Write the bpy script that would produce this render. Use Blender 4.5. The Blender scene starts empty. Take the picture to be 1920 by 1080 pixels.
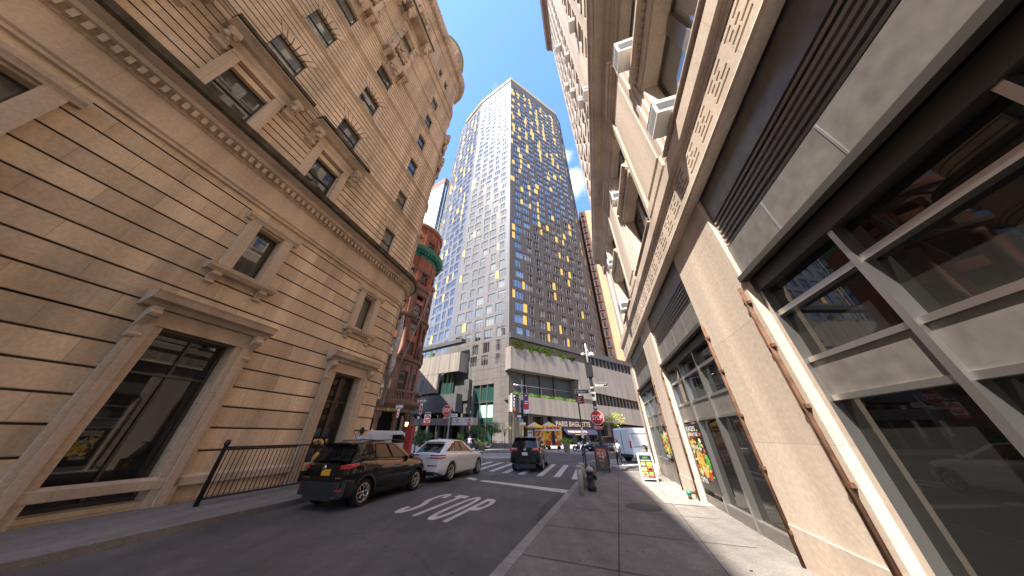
import bpy, bmesh, math, random
from mathutils import Vector, Matrix, noise
random.seed(7)
R_ = math.radians
sc = bpy.context.scene
COL = sc.collection

# ------------------------------------------------------------------ camera, sky, sun, exposure
cam = bpy.data.objects.new('camera', bpy.data.cameras.new('camera'))
COL.objects.link(cam)
cam.data.sensor_fit = 'VERTICAL'; cam.data.sensor_height = 24.0; cam.data.sensor_width = 24.0
cam.data.lens = 24.0 * 460 / 1080
cam.location = (0, 0, 1.8); cam.rotation_euler = (R_(90 + 31.0), 0, 0)
cam.data.clip_start = 0.05; cam.data.clip_end = 3000
sc.camera = cam
CL = (21.5, 52.5, 20.0, 57.5)
SUN_AZ, SUN_EL = 222.0, 55.0
wd = bpy.data.worlds.new('World'); sc.world = wd; wd.use_nodes = True
nt = wd.node_tree; nt.nodes.clear()
def N(t, typ, **kw):
    n = t.nodes.new(typ)
    for k, v in kw.items(): setattr(n, k, v)
    return n
out = N(nt, 'ShaderNodeOutputWorld'); bg = N(nt, 'ShaderNodeBackground')
sky = N(nt, 'ShaderNodeTexSky', sky_type='NISHITA', sun_disc=False)
sky.sun_elevation = R_(SUN_EL); sky.sun_rotation = R_(SUN_AZ)
sky.air_density = 1.0; sky.dust_density = 0.3; sky.ozone_density = 2.5
tc = N(nt, 'ShaderNodeTexCoord')
def azel(a, e): return (math.sin(R_(a)) * math.cos(R_(e)), math.cos(R_(a)) * math.cos(R_(e)), math.sin(R_(e)))
noi = N(nt, 'ShaderNodeTexNoise'); noi.inputs['Scale'].default_value = 9.0; noi.inputs['Detail'].default_value = 9; noi.inputs['Roughness'].default_value = 0.62
nt.links.new(tc.outputs['Generated'], noi.inputs['Vector'])
def lump(d, r0, r1):
    v = N(nt, 'ShaderNodeVectorMath', operation='DISTANCE'); nt.links.new(tc.outputs['Generated'], v.inputs[0]); v.inputs[1].default_value = d
    m = N(nt, 'ShaderNodeMapRange'); nt.links.new(v.outputs['Value'], m.inputs['Value'])
    m.inputs['From Min'].default_value = r0; m.inputs['From Max'].default_value = r1
    m.inputs['To Min'].default_value = 1; m.inputs['To Max'].default_value = 0
    return m.outputs[0]
def math_(op, a, b):
    m = N(nt, 'ShaderNodeMath', operation=op)
    for i, x in enumerate((a, b)):
        if isinstance(x, (int, float)): m.inputs[i].default_value = x
        else: nt.links.new(x, m.inputs[i])
    return m.outputs[0]
big = math_('MAXIMUM', lump(azel(CL[0], CL[1]), 0.02, 0.13), lump(azel(CL[2], CL[3]), 0.0, 0.10))
far = math_('MAXIMUM', lump(azel(150, 40), 0.25, 0.6), math_('MAXIMUM', lump(azel(-110, 35), 0.25, 0.6), lump(azel(75, 30), 0.2, 0.5)))
wisp = math_('MULTIPLY', lump(azel(-9, 70.5), 0.0, 0.13), 0.62)
msk = math_('MAXIMUM', math_('MAXIMUM', big, far), wisp)
cl = math_('ADD', noi.outputs['Fac'], math_('SUBTRACT', msk, 1.0))
mr = N(nt, 'ShaderNodeMapRange', interpolation_type='SMOOTHSTEP'); nt.links.new(cl, mr.inputs['Value'])
mr.inputs['From Min'].default_value = 0.12; mr.inputs['From Max'].default_value = 0.55
mix = N(nt, 'ShaderNodeMixRGB'); nt.links.new(mr.outputs[0], mix.inputs['Fac'])
hs = N(nt, 'ShaderNodeHueSaturation'); hs.inputs['Saturation'].default_value = 1.15; nt.links.new(sky.outputs[0], hs.inputs['Color']); tn = N(nt, 'ShaderNodeMixRGB', blend_type='MULTIPLY'); tn.inputs[0].default_value = 1; tn.inputs[2].default_value = (1.0, .94, .97, 1); nt.links.new(hs.outputs[0], tn.inputs[1]); nt.links.new(tn.outputs[0], mix.inputs['Color1']); mix.inputs['Color2'].default_value = (3.6, 3.7, 3.9, 1)
nt.links.new(mix.outputs[0], bg.inputs['Color']); bg.inputs['Strength'].default_value = 0.118
nt.links.new(bg.outputs[0], out.inputs['Surface'])
sun = bpy.data.objects.new('sun', bpy.data.lights.new('sun', 'SUN')); COL.objects.link(sun)
sun.data.energy = 3.1; sun.data.angle = R_(0.5); sun.data.color = (1.0, 0.94, 0.84)
sun.rotation_euler = Vector(azel(SUN_AZ, SUN_EL)).to_track_quat('Z', 'Y').to_euler()
sun.location = (-60, -90, 120)
vs = sc.view_settings; vs.view_transform = 'Standard'; vs.look = 'None'; vs.gamma = 1; vs.use_curve_mapping = False
vs.exposure = 2.25

# ------------------------------------------------------------------ materials
MATS = {}
def newmat(name):
    m = bpy.data.materials.new(name); m.use_nodes = True
    t = m.node_tree; b = t.nodes['Principled BSDF']
    MATS[name] = m
    return m, t, b
def rgb(c): return (c[0], c[1], c[2], 1)
def plain(name, c, rough=0.6, spec=0.5, metal=0, coat=0, ior=1.5, emit=None, es=0, var=0.0, vs_=3.0, bump=0):
    m, t, b = newmat(name)
    b.inputs['Base Color'].default_value = rgb(c); b.inputs['Roughness'].default_value = rough
    b.inputs['Metallic'].default_value = metal; b.inputs['Coat Weight'].default_value = coat
    b.inputs['Coat Roughness'].default_value = 0.03
    b.inputs['IOR'].default_value = ior; b.inputs['Specular IOR Level'].default_value = spec
    if emit: b.inputs['Emission Color'].default_value = rgb(emit); b.inputs['Emission Strength'].default_value = es
    if var or bump:
        tcx = N(t, 'ShaderNodeTexCoord'); nz = N(t, 'ShaderNodeTexNoise'); nz.inputs['Scale'].default_value = vs_; nz.inputs['Detail'].default_value = 6
        t.links.new(tcx.outputs['Object'], nz.inputs['Vector'])
        if var:
            r = N(t, 'ShaderNodeValToRGB'); t.links.new(nz.outputs['Fac'], r.inputs[0])
            r.color_ramp.elements[0].position = .3; r.color_ramp.elements[1].position = .7
            r.color_ramp.elements[0].color = rgb([x * (1 - var) for x in c]); r.color_ramp.elements[1].color = rgb([min(1, x * (1 + var)) for x in c])
            t.links.new(r.outputs[0], b.inputs['Base Color'])
        if bump:
            bp = N(t, 'ShaderNodeBump'); bp.inputs['Strength'].default_value = bump; bp.inputs['Distance'].default_value = 0.02
            t.links.new(nz.outputs['Fac'], bp.inputs['Height']); t.links.new(bp.outputs[0], b.inputs['Normal'])
    return m
def masonry(name, c1, c2, mortar, bw, bh, ms, rough=0.75, spec=0.3, stain=0.25, offset=0.5, bump=0.25, streak=True, zoff=0.0):
    """coursed blocks in the wall's own plane (object x or path, z), with weather streaks that belong to the stone"""
    m, t, b = newmat(name)
    tcx = N(t, 'ShaderNodeTexCoord'); sep = N(t, 'ShaderNodeSeparateXYZ'); t.links.new(tcx.outputs['Object'], sep.inputs[0])
    cx = N(t, 'ShaderNodeCombineXYZ')
    ad = N(t, 'ShaderNodeMath', operation='ADD')
    t.links.new(sep.outputs['X'], ad.inputs[0]); t.links.new(sep.outputs['Y'], ad.inputs[1])
    t.links.new(ad.outputs[0], cx.inputs['X'])
    zo = N(t, 'ShaderNodeMath', operation='ADD'); zo.inputs[1].default_value = zoff; t.links.new(sep.outputs['Z'], zo.inputs[0]); t.links.new(zo.outputs[0], cx.inputs['Y'])
    br = N(t, 'ShaderNodeTexBrick'); t.links.new(cx.outputs[0], br.inputs['Vector'])
    br.inputs['Scale'].default_value = 1; br.inputs['Brick Width'].default_value = bw; br.inputs['Row Height'].default_value = bh
    br.inputs['Mortar Size'].default_value = ms; br.inputs['Mortar Smooth'].default_value = 0.1; br.offset = offset
    br.inputs['Color1'].default_value = rgb(c1); br.inputs['Color2'].default_value = rgb(c2); br.inputs['Mortar'].default_value = rgb(mortar)
    n1 = N(t, 'ShaderNodeTexNoise'); n1.inputs['Scale'].default_value = 0.35; n1.inputs['Detail'].default_value = 8
    mp = N(t, 'ShaderNodeMapping'); mp.inputs['Scale'].default_value = (3.0, 3.0, 0.22 if streak else 2.0)
    t.links.new(tcx.outputs['Object'], mp.inputs[0]); t.links.new(mp.outputs[0], n1.inputs['Vector'])
    mr = N(t, 'ShaderNodeMapRange'); t.links.new(n1.outputs['Fac'], mr.inputs['Value'])
    mr.inputs['From Min'].default_value = .3; mr.inputs['From Max'].default_value = .7
    mr.inputs['To Min'].default_value = 1 - stain; mr.inputs['To Max'].default_value = 1 + stain * .4
    mx = N(t, 'ShaderNodeMixRGB', blend_type='MULTIPLY'); mx.inputs[0].default_value = 1
    t.links.new(br.outputs['Color'], mx.inputs[1]); t.links.new(mr.outputs[0], mx.inputs[2])
    n2 = N(t, 'ShaderNodeTexNoise'); n2.inputs['Scale'].default_value = 14; n2.inputs['Detail'].default_value = 5
    t.links.new(tcx.outputs['Object'], n2.inputs['Vector'])
    mr2 = N(t, 'ShaderNodeMapRange'); t.links.new(n2.outputs['Fac'], mr2.inputs['Value'])
    mr2.inputs['From Min'].default_value = .3; mr2.inputs['From Max'].default_value = .7; mr2.inputs['To Min'].default_value = .88; mr2.inputs['To Max'].default_value = 1.08
    mx2 = N(t, 'ShaderNodeMixRGB', blend_type='MULTIPLY'); mx2.inputs[0].default_value = 1
    t.links.new(mx.outputs[0], mx2.inputs[1]); t.links.new(mr2.outputs[0], mx2.inputs[2])
    t.links.new(mx2.outputs[0], b.inputs['Base Color'])
    b.inputs['Roughness'].default_value = rough; b.inputs['Specular IOR Level'].default_value = spec
    if bump:
        bp = N(t, 'ShaderNodeBump'); bp.inputs['Strength'].default_value = bump; bp.inputs['Distance'].default_value = 0.01
        t.links.new(n2.outputs['Fac'], bp.inputs['Height']); t.links.new(bp.outputs[0], b.inputs['Normal'])
    return m
def glassy(name, c, blind=0.0, blind_or_sky_c=(.35, .35, .33), cell=(3.6, 3.42), rough=0.02, ior=1.9, wave=0.0, tint=None, fold=.6):
    """a window pane seen from the street: dark room, pale blinds or painted sky brightness in some panes, mirror-like reflection"""
    m, t, b = newmat(name)
    b.inputs['Roughness'].default_value = rough; b.inputs['IOR'].default_value = ior; b.inputs['Base Color'].default_value = rgb(c)
    if tint: b.inputs['Specular Tint'].default_value = rgb(tint)
    tcx = N(t, 'ShaderNodeTexCoord')
    if blind:
        mp = N(t, 'ShaderNodeMapping'); mp.inputs['Scale'].default_value = (1 / cell[0], 1 / cell[0], 1 / cell[1]); t.links.new(tcx.outputs['Object'], mp.inputs[0])
        fl = N(t, 'ShaderNodeVectorMath', operation='FLOOR'); t.links.new(mp.outputs[0], fl.inputs[0])
        wn = N(t, 'ShaderNodeTexWhiteNoise'); t.links.new(fl.outputs[0], wn.inputs[0])
        oi = N(t, 'ShaderNodeObjectInfo'); ad = N(t, 'ShaderNodeMath', operation='ADD'); t.links.new(oi.outputs['Random'], ad.inputs[0]); t.links.new(wn.outputs['Value'], ad.inputs[1])
        fr = N(t, 'ShaderNodeMath', operation='FRACT'); t.links.new(ad.outputs[0], fr.inputs[0])
        cr = N(t, 'ShaderNodeValToRGB'); t.links.new(fr.outputs[0], cr.inputs[0]); cr.color_ramp.interpolation = 'CONSTANT'
        cr.color_ramp.elements[0].color = rgb(c); cr.color_ramp.elements[1].position = 1 - blind; cr.color_ramp.elements[1].color = rgb(blind_or_sky_c)
        e = cr.color_ramp.elements.new(1 - blind * .45); e.color = rgb([x * .45 for x in blind_or_sky_c])
        # folds of a curtain
        wv = N(t, 'ShaderNodeTexWave'); wv.inputs['Scale'].default_value = 5; wv.inputs['Distortion'].default_value = 3; t.links.new(tcx.outputs['Object'], wv.inputs[0])
        mrw = N(t, 'ShaderNodeMapRange'); t.links.new(wv.outputs['Fac'], mrw.inputs[0]); mrw.inputs['To Min'].default_value = fold; mrw.inputs['To Max'].default_value = 1.05
        mx = N(t, 'ShaderNodeMixRGB', blend_type='MULTIPLY'); mx.inputs[0].default_value = 1; t.links.new(cr.outputs[0], mx.inputs[1]); t.links.new(mrw.outputs[0], mx.inputs[2])
        t.links.new(mx.outputs[0], b.inputs['Base Color'])
    if wave:
        nz = N(t, 'ShaderNodeTexNoise'); nz.inputs['Scale'].default_value = 0.9; nz.inputs['Detail'].default_value = 1; t.links.new(tcx.outputs['Object'], nz.inputs['Vector'])
        bp = N(t, 'ShaderNodeBump'); bp.inputs['Strength'].default_value = wave; bp.inputs['Distance'].default_value = 0.05
        t.links.new(nz.outputs['Fac'], bp.inputs['Height']); t.links.new(bp.outputs[0], b.inputs['Normal'])
    return m
M = {}
M['lime'] = masonry('limestone', (.70, .535, .365), (.58, .435, .295), (.40, .29, .19), 1.55, .41, .007, stain=.34, zoff=-12.26)
M['lime_low'] = masonry('limestone_blocks', (.74, .565, .375), (.52, .39, .265), (.38, .28, .19), 1.9, .62, .008, stain=.36, zoff=-.81)
M['lime_trim'] = masonry('limestone_trim', (.56, .43, .315), (.51, .39, .285), (.40, .30, .21), 2.1, 3.0, .006, stain=.3)
M['lime_groove'] = plain('limestone_groove', (.13, .085, .055), .9, .2)
M['moss'] = plain('mossy_stone', (.075, .06, .04), .95, .2, var=.5, vs_=2.5)
M['beige'] = masonry('beige_limestone', (.67, .545, .435), (.62, .50, .40), (.49, .39, .31), 3.4, 1.7, .006, stain=.3)
M['beige_trim'] = masonry('beige_limestone_trim', (.62, .50, .40), (.58, .465, .37), (.46, .365, .29), 2.3, 2.9, .005, stain=.28)
M['beige_up'] = masonry('beige_brickwork', (.64, .515, .41), (.60, .48, .38), (.52, .41, .32), .9, .3, .006, stain=.12)
M['granite'] = plain('polished_granite', (.15, .135, .12), .33, .5, var=.22, vs_=6)
M['dark'] = plain('dark_void', (.012, .011, .01), .8, .2)
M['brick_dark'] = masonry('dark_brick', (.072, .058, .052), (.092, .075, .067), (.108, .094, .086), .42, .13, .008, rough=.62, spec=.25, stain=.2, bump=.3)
M['brick_sunlit'] = masonry('dark_brick_sunlit', (.118, .104, .098), (.155, .138, .132), (.185, .168, .16), .42, .13, .008, rough=.36, spec=.5, stain=.2, bump=.3)  # paler copy of the tower brick: sunlight on the left faces put into the colour
M['brick_orange'] = masonry('orange_brick', (.62, .32, .17), (.54, .27, .14), (.60, .40, .27), .6, .2, .012, stain=.22)
M['brick_red'] = masonry('red_brick', (.34, .10, .045), (.28, .08, .038), (.30, .13, .08), .5, .16, .008, stain=.3)
M['brown'] = masonry('brownstone', (.22, .125, .085), (.19, .108, .075), (.15, .085, .06), 1.4, .7, .006, stain=.35)
M['terra'] = plain('terracotta', (.30, .11, .055), .8, .3, var=.25, vs_=2)
M['copper'] = plain('green_copper', (.03, .17, .11), .6, .4, var=.35, vs_=1.2)
M['verdigris'] = plain('verdigris', (.23, .33, .20), .7, .4, var=.3, vs_=1.2)
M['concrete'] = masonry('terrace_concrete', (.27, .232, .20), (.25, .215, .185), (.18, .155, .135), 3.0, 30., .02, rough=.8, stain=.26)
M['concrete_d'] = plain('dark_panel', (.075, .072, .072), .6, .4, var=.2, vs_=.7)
M['yellow'] = plain('ochre_panel', (.76, .46, .085), .5, .5, var=.04, vs_=.3)
M['parapet'] = plain('gold_parapet', (.44, .29, .12), .5, .5, var=.06, vs_=.2)
M['frame'] = plain('window_frame', (.30, .30, .31), .4, .5, metal=.5)
M['frame_d'] = plain('bronze_frame', (.05, .042, .036), .4, .5)
M['frame_w'] = plain('white_frame', (.62, .60, .56), .5, .5)
M['alu'] = plain('aluminium', (.5, .48, .46), .28, .5, metal=.9)
M['pane_t'] = glassy('tower_pane', (.02, .022, .025), .24, (.15, .15, .145), ior=2.9, wave=.02)
M['pane_l'] = glassy('old_pane', (.04, .042, .036), .8, (.17, .17, .14), (50, 50), ior=2.0, wave=.05, fold=.8)
M['pane_r'] = glassy('office_pane', (.025, .028, .03), .85, (.42, .44, .46), (50, 50), ior=2.6, wave=.03, fold=.95)  # pale tone in most panes paints the bright sky reflection into the glass
M['pane_s'] = glassy('shop_pane', (.018, .017, .016), 0, ior=1.55)
M['pane_g'] = glassy('green_pane', (.02, .06, .05), 0, ior=1.75, tint=(.6, 1, .85))
M['pane_b'] = glassy('blue_pane', (.015, .03, .05), 0, ior=2.2)
M['white'] = plain('white_enamel', (.78, .77, .74), .45, .5, var=.04)
M['black'] = plain('black_paint', (.014, .014, .015), .45, .5)
M['steel'] = plain('galvanised_steel', (.40, .385, .37), .5, .5, metal=.15, var=.15, vs_=8)
M['rust'] = plain('rusty_iron', (.12, .06, .035), .8, .3, var=.4, vs_=6)

# ------------------------------------------------------------------ mesh builder
def frame_mat(o, az):
    """local x runs along compass bearing az (from +Y towards +X), y is to its left, z up"""
    a = R_(az); x = Vector((math.sin(a), math.cos(a), 0)); y = Vector((-x.y, x.x, 0))
    return Matrix(((x.x, y.x, 0, o[0]), (x.y, y.y, 0, o[1]), (0, 0, 1, o[2] if len(o) > 2 else 0), (0, 0, 0, 1)))
class MB:
    def __init__(s, warp=None, brk=()):
        s.v = []; s.f = []; s.m = []; s.sm = []; s.warp = warp; s.brk = sorted(brk); s.T = None
    def pt(s, p):
        if s.T is not None: p = s.T @ Vector(p)
        if s.warp: p = s.warp(*p)
        s.v.append(tuple(p)); return len(s.v) - 1
    def face(s, pts, m=0, sm=False):
        s.f.append([s.pt(p) for p in pts]); s.m.append(m); s.sm.append(sm)
    def mesh(s, vs, fs, m=0, sm=False):
        b = [s.pt(p) for p in vs]
        for f in fs: s.f.append([b[i] for i in f]); s.m.append(m); s.sm.append(sm)
    def cuts(s, x0, x1):
        return [x0] + [b for b in s.brk if x0 + 1e-4 < b < x1 - 1e-4] + [x1]
    def box(s, x0, x1, y0, y1, z0, z1, m=0):
        if x0 > x1: x0, x1 = x1, x0
        s.mold(x0, x1, [(y0, z0), (y1, z0), (y1, z1), (y0, z1)], m)
    def mold(s, x0, x1, prof, m=0, sm=False):
        """a moulding: closed (y,z) outline run along x"""
        xs = s.cuts(x0, x1); n = len(prof); rows = [[s.pt((x, y, z)) for y, z in prof] for x in xs]
        for a, b in zip(rows, rows[1:]):
            for i in range(n):
                s.f.append([a[i], a[(i + 1) % n], b[(i + 1) % n], b[i]]); s.m.append(m); s.sm.append(sm)
        s.f.append(rows[0][::-1]); s.m.append(m); s.sm.append(False); s.f.append(rows[-1]); s.m.append(m); s.sm.append(False)
    def prism(s, poly, y0, y1, m=0):
        """an (x,z) outline given thickness along y"""
        n = len(poly); a = [s.pt((x, y0, z)) for x, z in poly]; b = [s.pt((x, y1, z)) for x, z in poly]
        for i in range(n):
            j = (i + 1) % n; s.f.append([a[i], a[j], b[j], b[i]]); s.m.append(m); s.sm.append(False)
        s.f.append(a[::-1]); s.f.append(b); s.m += [m, m]; s.sm += [False, False]
    def slab(s, poly, z0, z1, m=0):
        n = len(poly); a = [s.pt((p[0], p[1], z0)) for p in poly]; b = [s.pt((p[0], p[1], z1)) for p in poly]
        for i in range(n):
            j = (i + 1) % n; s.f.append([a[i], a[j], b[j], b[i]]); s.m.append(m); s.sm.append(False)
        s.f.append(a[::-1]); s.f.append(b); s.m += [m, m]; s.sm += [False, False]
    def tube(s, pts, r, n=8, m=0, sm=True, cap=True):
        pts = [Vector(p) for p in pts]; rr = r if isinstance(r, (list, tuple)) else [r] * len(pts)
        rows = []; up = None
        for i, p in enumerate(pts):
            d = (pts[min(i + 1, len(pts) - 1)] - pts[max(i - 1, 0)])
            if d.length < 1e-9: d = Vector((0, 0, 1))
            d.normalize()
            if up is None:
                up = Vector((0, 0, 1)) if abs(d.z) < .9 else Vector((1, 0, 0))
            u = d.cross(up)
            if u.length < 1e-6: u = d.cross(Vector((0, 1, 0)))
            u.normalize(); w = u.cross(d); up = w
            rows.append([s.pt(p + (u * math.cos(2 * math.pi * k / n) + w * math.sin(2 * math.pi * k / n)) * rr[i]) for k in range(n)])
        for a, b in zip(rows, rows[1:]):
            for k in range(n):
                s.f.append([a[k], a[(k + 1) % n], b[(k + 1) % n], b[k]]); s.m.append(m); s.sm.append(sm)
        if cap:
            s.f.append(rows[0][::-1]); s.f.append(rows[-1]); s.m += [m, m]; s.sm += [False, False]
    def lathe(s, prof, c=(0, 0, 0), n=16, m=0, sm=True, axis='z', cap=True):
        rows = []
        for r, h in prof:
            row = []
            for k in range(n):
                a = 2 * math.pi * k / n; u, w = r * math.cos(a), r * math.sin(a)
                p = (c[0] + u, c[1] + w, c[2] + h) if axis == 'z' else ((c[0] + u, c[1] + h, c[2] + w) if axis == 'y' else (c[0] + h, c[1] + u, c[2] + w))
                row.append(s.pt(p))
            rows.append(row)
        for a, b in zip(rows, rows[1:]):
            for k in range(n):
                s.f.append([a[k], a[(k + 1) % n], b[(k + 1) % n], b[k]]); s.m.append(m); s.sm.append(sm)
        if cap: s.f.append(rows[0][::-1]); s.f.append(rows[-1]); s.m += [m, m]; s.sm += [False, False]
    def ball(s, c, r, m=0, nu=10, nv=7, jit=0):
        r = r if isinstance(r, (list, tuple)) else (r, r, r); rows = []
        for i in range(nv + 1):
            t = math.pi * i / nv
            rows.append([s.pt((c[0] + r[0] * math.sin(t) * math.cos(2 * math.pi * k / nu) * (1 + jit * (random.random() - .5)),
                               c[1] + r[1] * math.sin(t) * math.sin(2 * math.pi * k / nu) * (1 + jit * (random.random() - .5)),
                               c[2] + r[2] * math.cos(t))) for k in range(nu)])
        for a, b in zip(rows, rows[1:]):
            for k in range(nu):
                s.f.append([a[k], a[(k + 1) % nu], b[(k + 1) % nu], b[k]]); s.m.append(m); s.sm.append(True)
    def wall(s, x0, x1, bands, ops, rd=.2, m=0, mr=None, gm=None):
        """front of a wall: horizontal bands (z0, z1, depth behind face) with rectangular openings cut out and their reveals"""
        mr = m if mr is None else mr; gm = m if gm is None else gm
        zc = sorted({round(z, 4) for o in ops for z in (o[2], o[3])})
        bb = []
        for z0, z1, d in bands:
            cs = [z0] + [z for z in zc if z0 + 1e-3 < z < z1 - 1e-3] + [z1]
            bb += [(a, b, d) for a, b in zip(cs, cs[1:])]
        for z0, z1, d in bb:
            zm = (z0 + z1) / 2; cur = x0; spans = []
            for o in sorted(o for o in ops if o[2] < zm < o[3]):
                if o[0] > cur + 1e-4: spans.append((cur, o[0]))
                cur = max(cur, o[1])
            if cur < x1 - 1e-4: spans.append((cur, x1))
            for a, b in spans:
                xs = s.cuts(a, b)
                for p, q in zip(xs, xs[1:]):
                    s.face([(p, -d, z0), (q, -d, z0), (q, -d, z1), (p, -d, z1)], m if d < .03 else gm)
                    if d > .005:
                        s.face([(p, 0, z0), (q, 0, z0), (q, -d, z0), (p, -d, z0)], gm)
                        s.face([(p, 0, z1), (q, 0, z1), (q, -d, z1), (p, -d, z1)], gm)
        for o in ops:
            a, b, c, d = o[:4]; r = o[4] if len(o) > 4 else rd
            s.face([(a, 0, c), (a, 0, d), (a, -r, d), (a, -r, c)], mr); s.face([(b, 0, c), (b, 0, d), (b, -r, d), (b, -r, c)], mr)
            xs = s.cuts(a, b)
            for p, q in zip(xs, xs[1:]):
                s.face([(p, 0, c), (q, 0, c), (q, -r, c), (p, -r, c)], mr); s.face([(p, 0, d), (q, 0, d), (q, -r, d), (p, -r, d)], mr)
    def build(s, name, mats, parent=None, label=None):
        if not isinstance(mats, (list, tuple)): mats = [mats]
        me = bpy.data.meshes.new(name); me.from_pydata(s.v, [], s.f)
        for mm in mats: me.materials.append(M[mm] if isinstance(mm, str) else mm)
        me.polygons.foreach_set('material_index', s.m); me.polygons.foreach_set('use_smooth', s.sm)
        me.update()
        o = bpy.data.objects.new(name, me); COL.objects.link(o)
        if parent: o.parent = parent
        if label: o['label'] = label
        return o
def thing(name, label, cat, loc=(0, 0, 0), az=90.0, group=None):
    """Empty at the base of a thing; its local x axis points along bearing az"""
    o = bpy.data.objects.new(name, None); COL.objects.link(o); o.empty_display_size = .2
    o.location = loc; o.rotation_euler = (0, 0, R_(90 - az)); o['label'] = label; o['category'] = cat
    if group: o['group'] = group
    return o
def tag(o, label, cat, group=None):
    o['label'] = label; o['category'] = cat
    if group: o['group'] = group
    return o
def struct(o): o['kind'] = 'structure'; return o
def copy_tree(o, parent=None):
    c = o.copy(); COL.objects.link(c)
    if parent: c.parent = parent
    for ch in list(o.children): copy_tree(ch, c)
    return c
_TXT = {}
def text_mesh(txt, bold=0.0):
    """flat outline of the words, as mesh data: height of a capital = 1, starts at x=0 on the baseline"""
    k = (txt, bold)
    if k in _TXT: return _TXT[k]
    cu = bpy.data.curves.new('lettering', 'FONT'); cu.body = txt; cu.size = 1.0; cu.offset = bold; cu.resolution_u = 3
    ob = bpy.data.objects.new('lettering', cu); COL.objects.link(ob)
    dg = bpy.context.evaluated_depsgraph_get(); me = bpy.data.meshes.new_from_object(ob.evaluated_get(dg))
    vs_ = [tuple(v.co) for v in me.vertices]; fs = [tuple(p.vertices) for p in me.polygons]
    bpy.data.objects.remove(ob); bpy.data.curves.remove(cu)
    x0 = min(v[0] for v in vs_); x1 = max(v[0] for v in vs_); y0 = min(v[1] for v in vs_); y1 = max(v[1] for v in vs_)
    _TXT[k] = ([((v[0] - x0) / (x1 - x0), (v[1] - y0) / (y1 - y0)) for v in vs_], fs, (x1 - x0) / (y1 - y0))
    return _TXT[k]
def letters(mb, txt, fn, m=0, bold=0.0):
    """put words on a surface: fn maps the unit square of the words to a point"""
    vs_, fs, asp = text_mesh(txt, bold)
    mb.mesh([fn(u, w) for u, w in vs_], fs, m)
# ------------------------------------------------------------------ ground, road, pavements, markings
def asphalt(name, c, patch=.25, spec=.35):
    m, t, b = newmat(name)
    tcx = N(t, 'ShaderNodeTexCoord')
    def nz(scale, det, lo, hi, sc3=None):
        n = N(t, 'ShaderNodeTexNoise'); n.inputs['Scale'].default_value = scale; n.inputs['Detail'].default_value = det
        if sc3:
            mp = N(t, 'ShaderNodeMapping'); mp.inputs['Scale'].default_value = sc3; mp.inputs['Rotation'].default_value = (0, 0, R_(17)); t.links.new(tcx.outputs['Object'], mp.inputs[0]); t.links.new(mp.outputs[0], n.inputs['Vector'])
        else: t.links.new(tcx.outputs['Object'], n.inputs['Vector'])
        r = N(t, 'ShaderNodeMapRange'); t.links.new(n.outputs['Fac'], r.inputs[0]); r.inputs['From Min'].default_value = .32; r.inputs['From Max'].default_value = .68
        r.inputs['To Min'].default_value = lo; r.inputs['To Max'].default_value = hi
        return n, r.outputs[0]
    def mul(a, bb):
        x = N(t, 'ShaderNodeMath', operation='MULTIPLY'); t.links.new(a, x.inputs[0]); t.links.new(bb, x.inputs[1]); return x.outputs[0]
    _, a1 = nz(.55, 5, 1 - patch, 1 + patch); _, a2 = nz(1.0, 4, .86, 1.12, (2.2, .12, 1)); n3, a3 = nz(70, 3, .72, 1.3); _, a4 = nz(5, 4, .9, 1.1)
    # tar-filled cracks and dark spots
    vo = N(t, 'ShaderNodeTexVoronoi', feature='DISTANCE_TO_EDGE'); vo.inputs['Scale'].default_value = .32
    nw = N(t, 'ShaderNodeTexNoise'); nw.inputs['Scale'].default_value = 1.2; nw.inputs['Detail'].default_value = 6; t.links.new(tcx.outputs['Object'], nw.inputs['Vector'])
    mxv = N(t, 'ShaderNodeMixRGB'); mxv.inputs[0].default_value = .35; t.links.new(tcx.outputs['Object'], mxv.inputs[1]); t.links.new(nw.outputs['Color'], mxv.inputs[2]); t.links.new(mxv.outputs[0], vo.inputs['Vector'])
    cr = N(t, 'ShaderNodeMapRange'); t.links.new(vo.outputs['Distance'], cr.inputs[0]); cr.inputs['From Max'].default_value = .0035; cr.inputs['To Min'].default_value = .72
    sp = N(t, 'ShaderNodeTexVoronoi'); sp.inputs['Scale'].default_value = 1.7; t.links.new(tcx.outputs['Object'], sp.inputs['Vector'])
    sr = N(t, 'ShaderNodeMapRange'); t.links.new(sp.outputs['Distance'], sr.inputs[0]); sr.inputs['From Min'].default_value = .035; sr.inputs['From Max'].default_value = .07; sr.inputs['To Min'].default_value = .6
    f = mul(mul(mul(a1, a2), mul(a3, a4)), mul(cr.outputs[0], sr.outputs[0]))
    mx = N(t, 'ShaderNodeMixRGB', blend_type='MULTIPLY'); mx.inputs[0].default_value = 1; mx.inputs[1].default_value = rgb(c); t.links.new(f, mx.inputs[2])
    t.links.new(mx.outputs[0], b.inputs['Base Color']); b.inputs['Roughness'].default_value = .78; b.inputs['Specular IOR Level'].default_value = spec
    bp = N(t, 'ShaderNodeBump'); bp.inputs['Strength'].default_value = .35; bp.inputs['Distance'].default_value = .006
    t.links.new(n3.outputs['Fac'], bp.inputs['Height']); t.links.new(bp.outputs[0], b.inputs['Normal'])
    return m
M['asphalt'] = asphalt('asphalt', (.098, .088, .084))
M['asphalt2'] = asphalt('asphalt_patch', (.060, .053, .050), .1)
M['walk'] = asphalt('sidewalk_concrete', (.185, .165, .148), .16)
M['walk2'] = asphalt('pale_concrete', (.30, .27, .24), .12)
M['kerb'] = asphalt('granite_kerb', (.27, .25, .23), .2)
M['seam'] = plain('joint', (.05, .045, .04), .9, .2)
M['paint'] = plain('road_paint', (.60, .56, .50), .7, .3)
_t = M['paint'].node_tree; _b = _t.nodes['Principled BSDF']; _tc = N(_t, 'ShaderNodeTexCoord')
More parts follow.
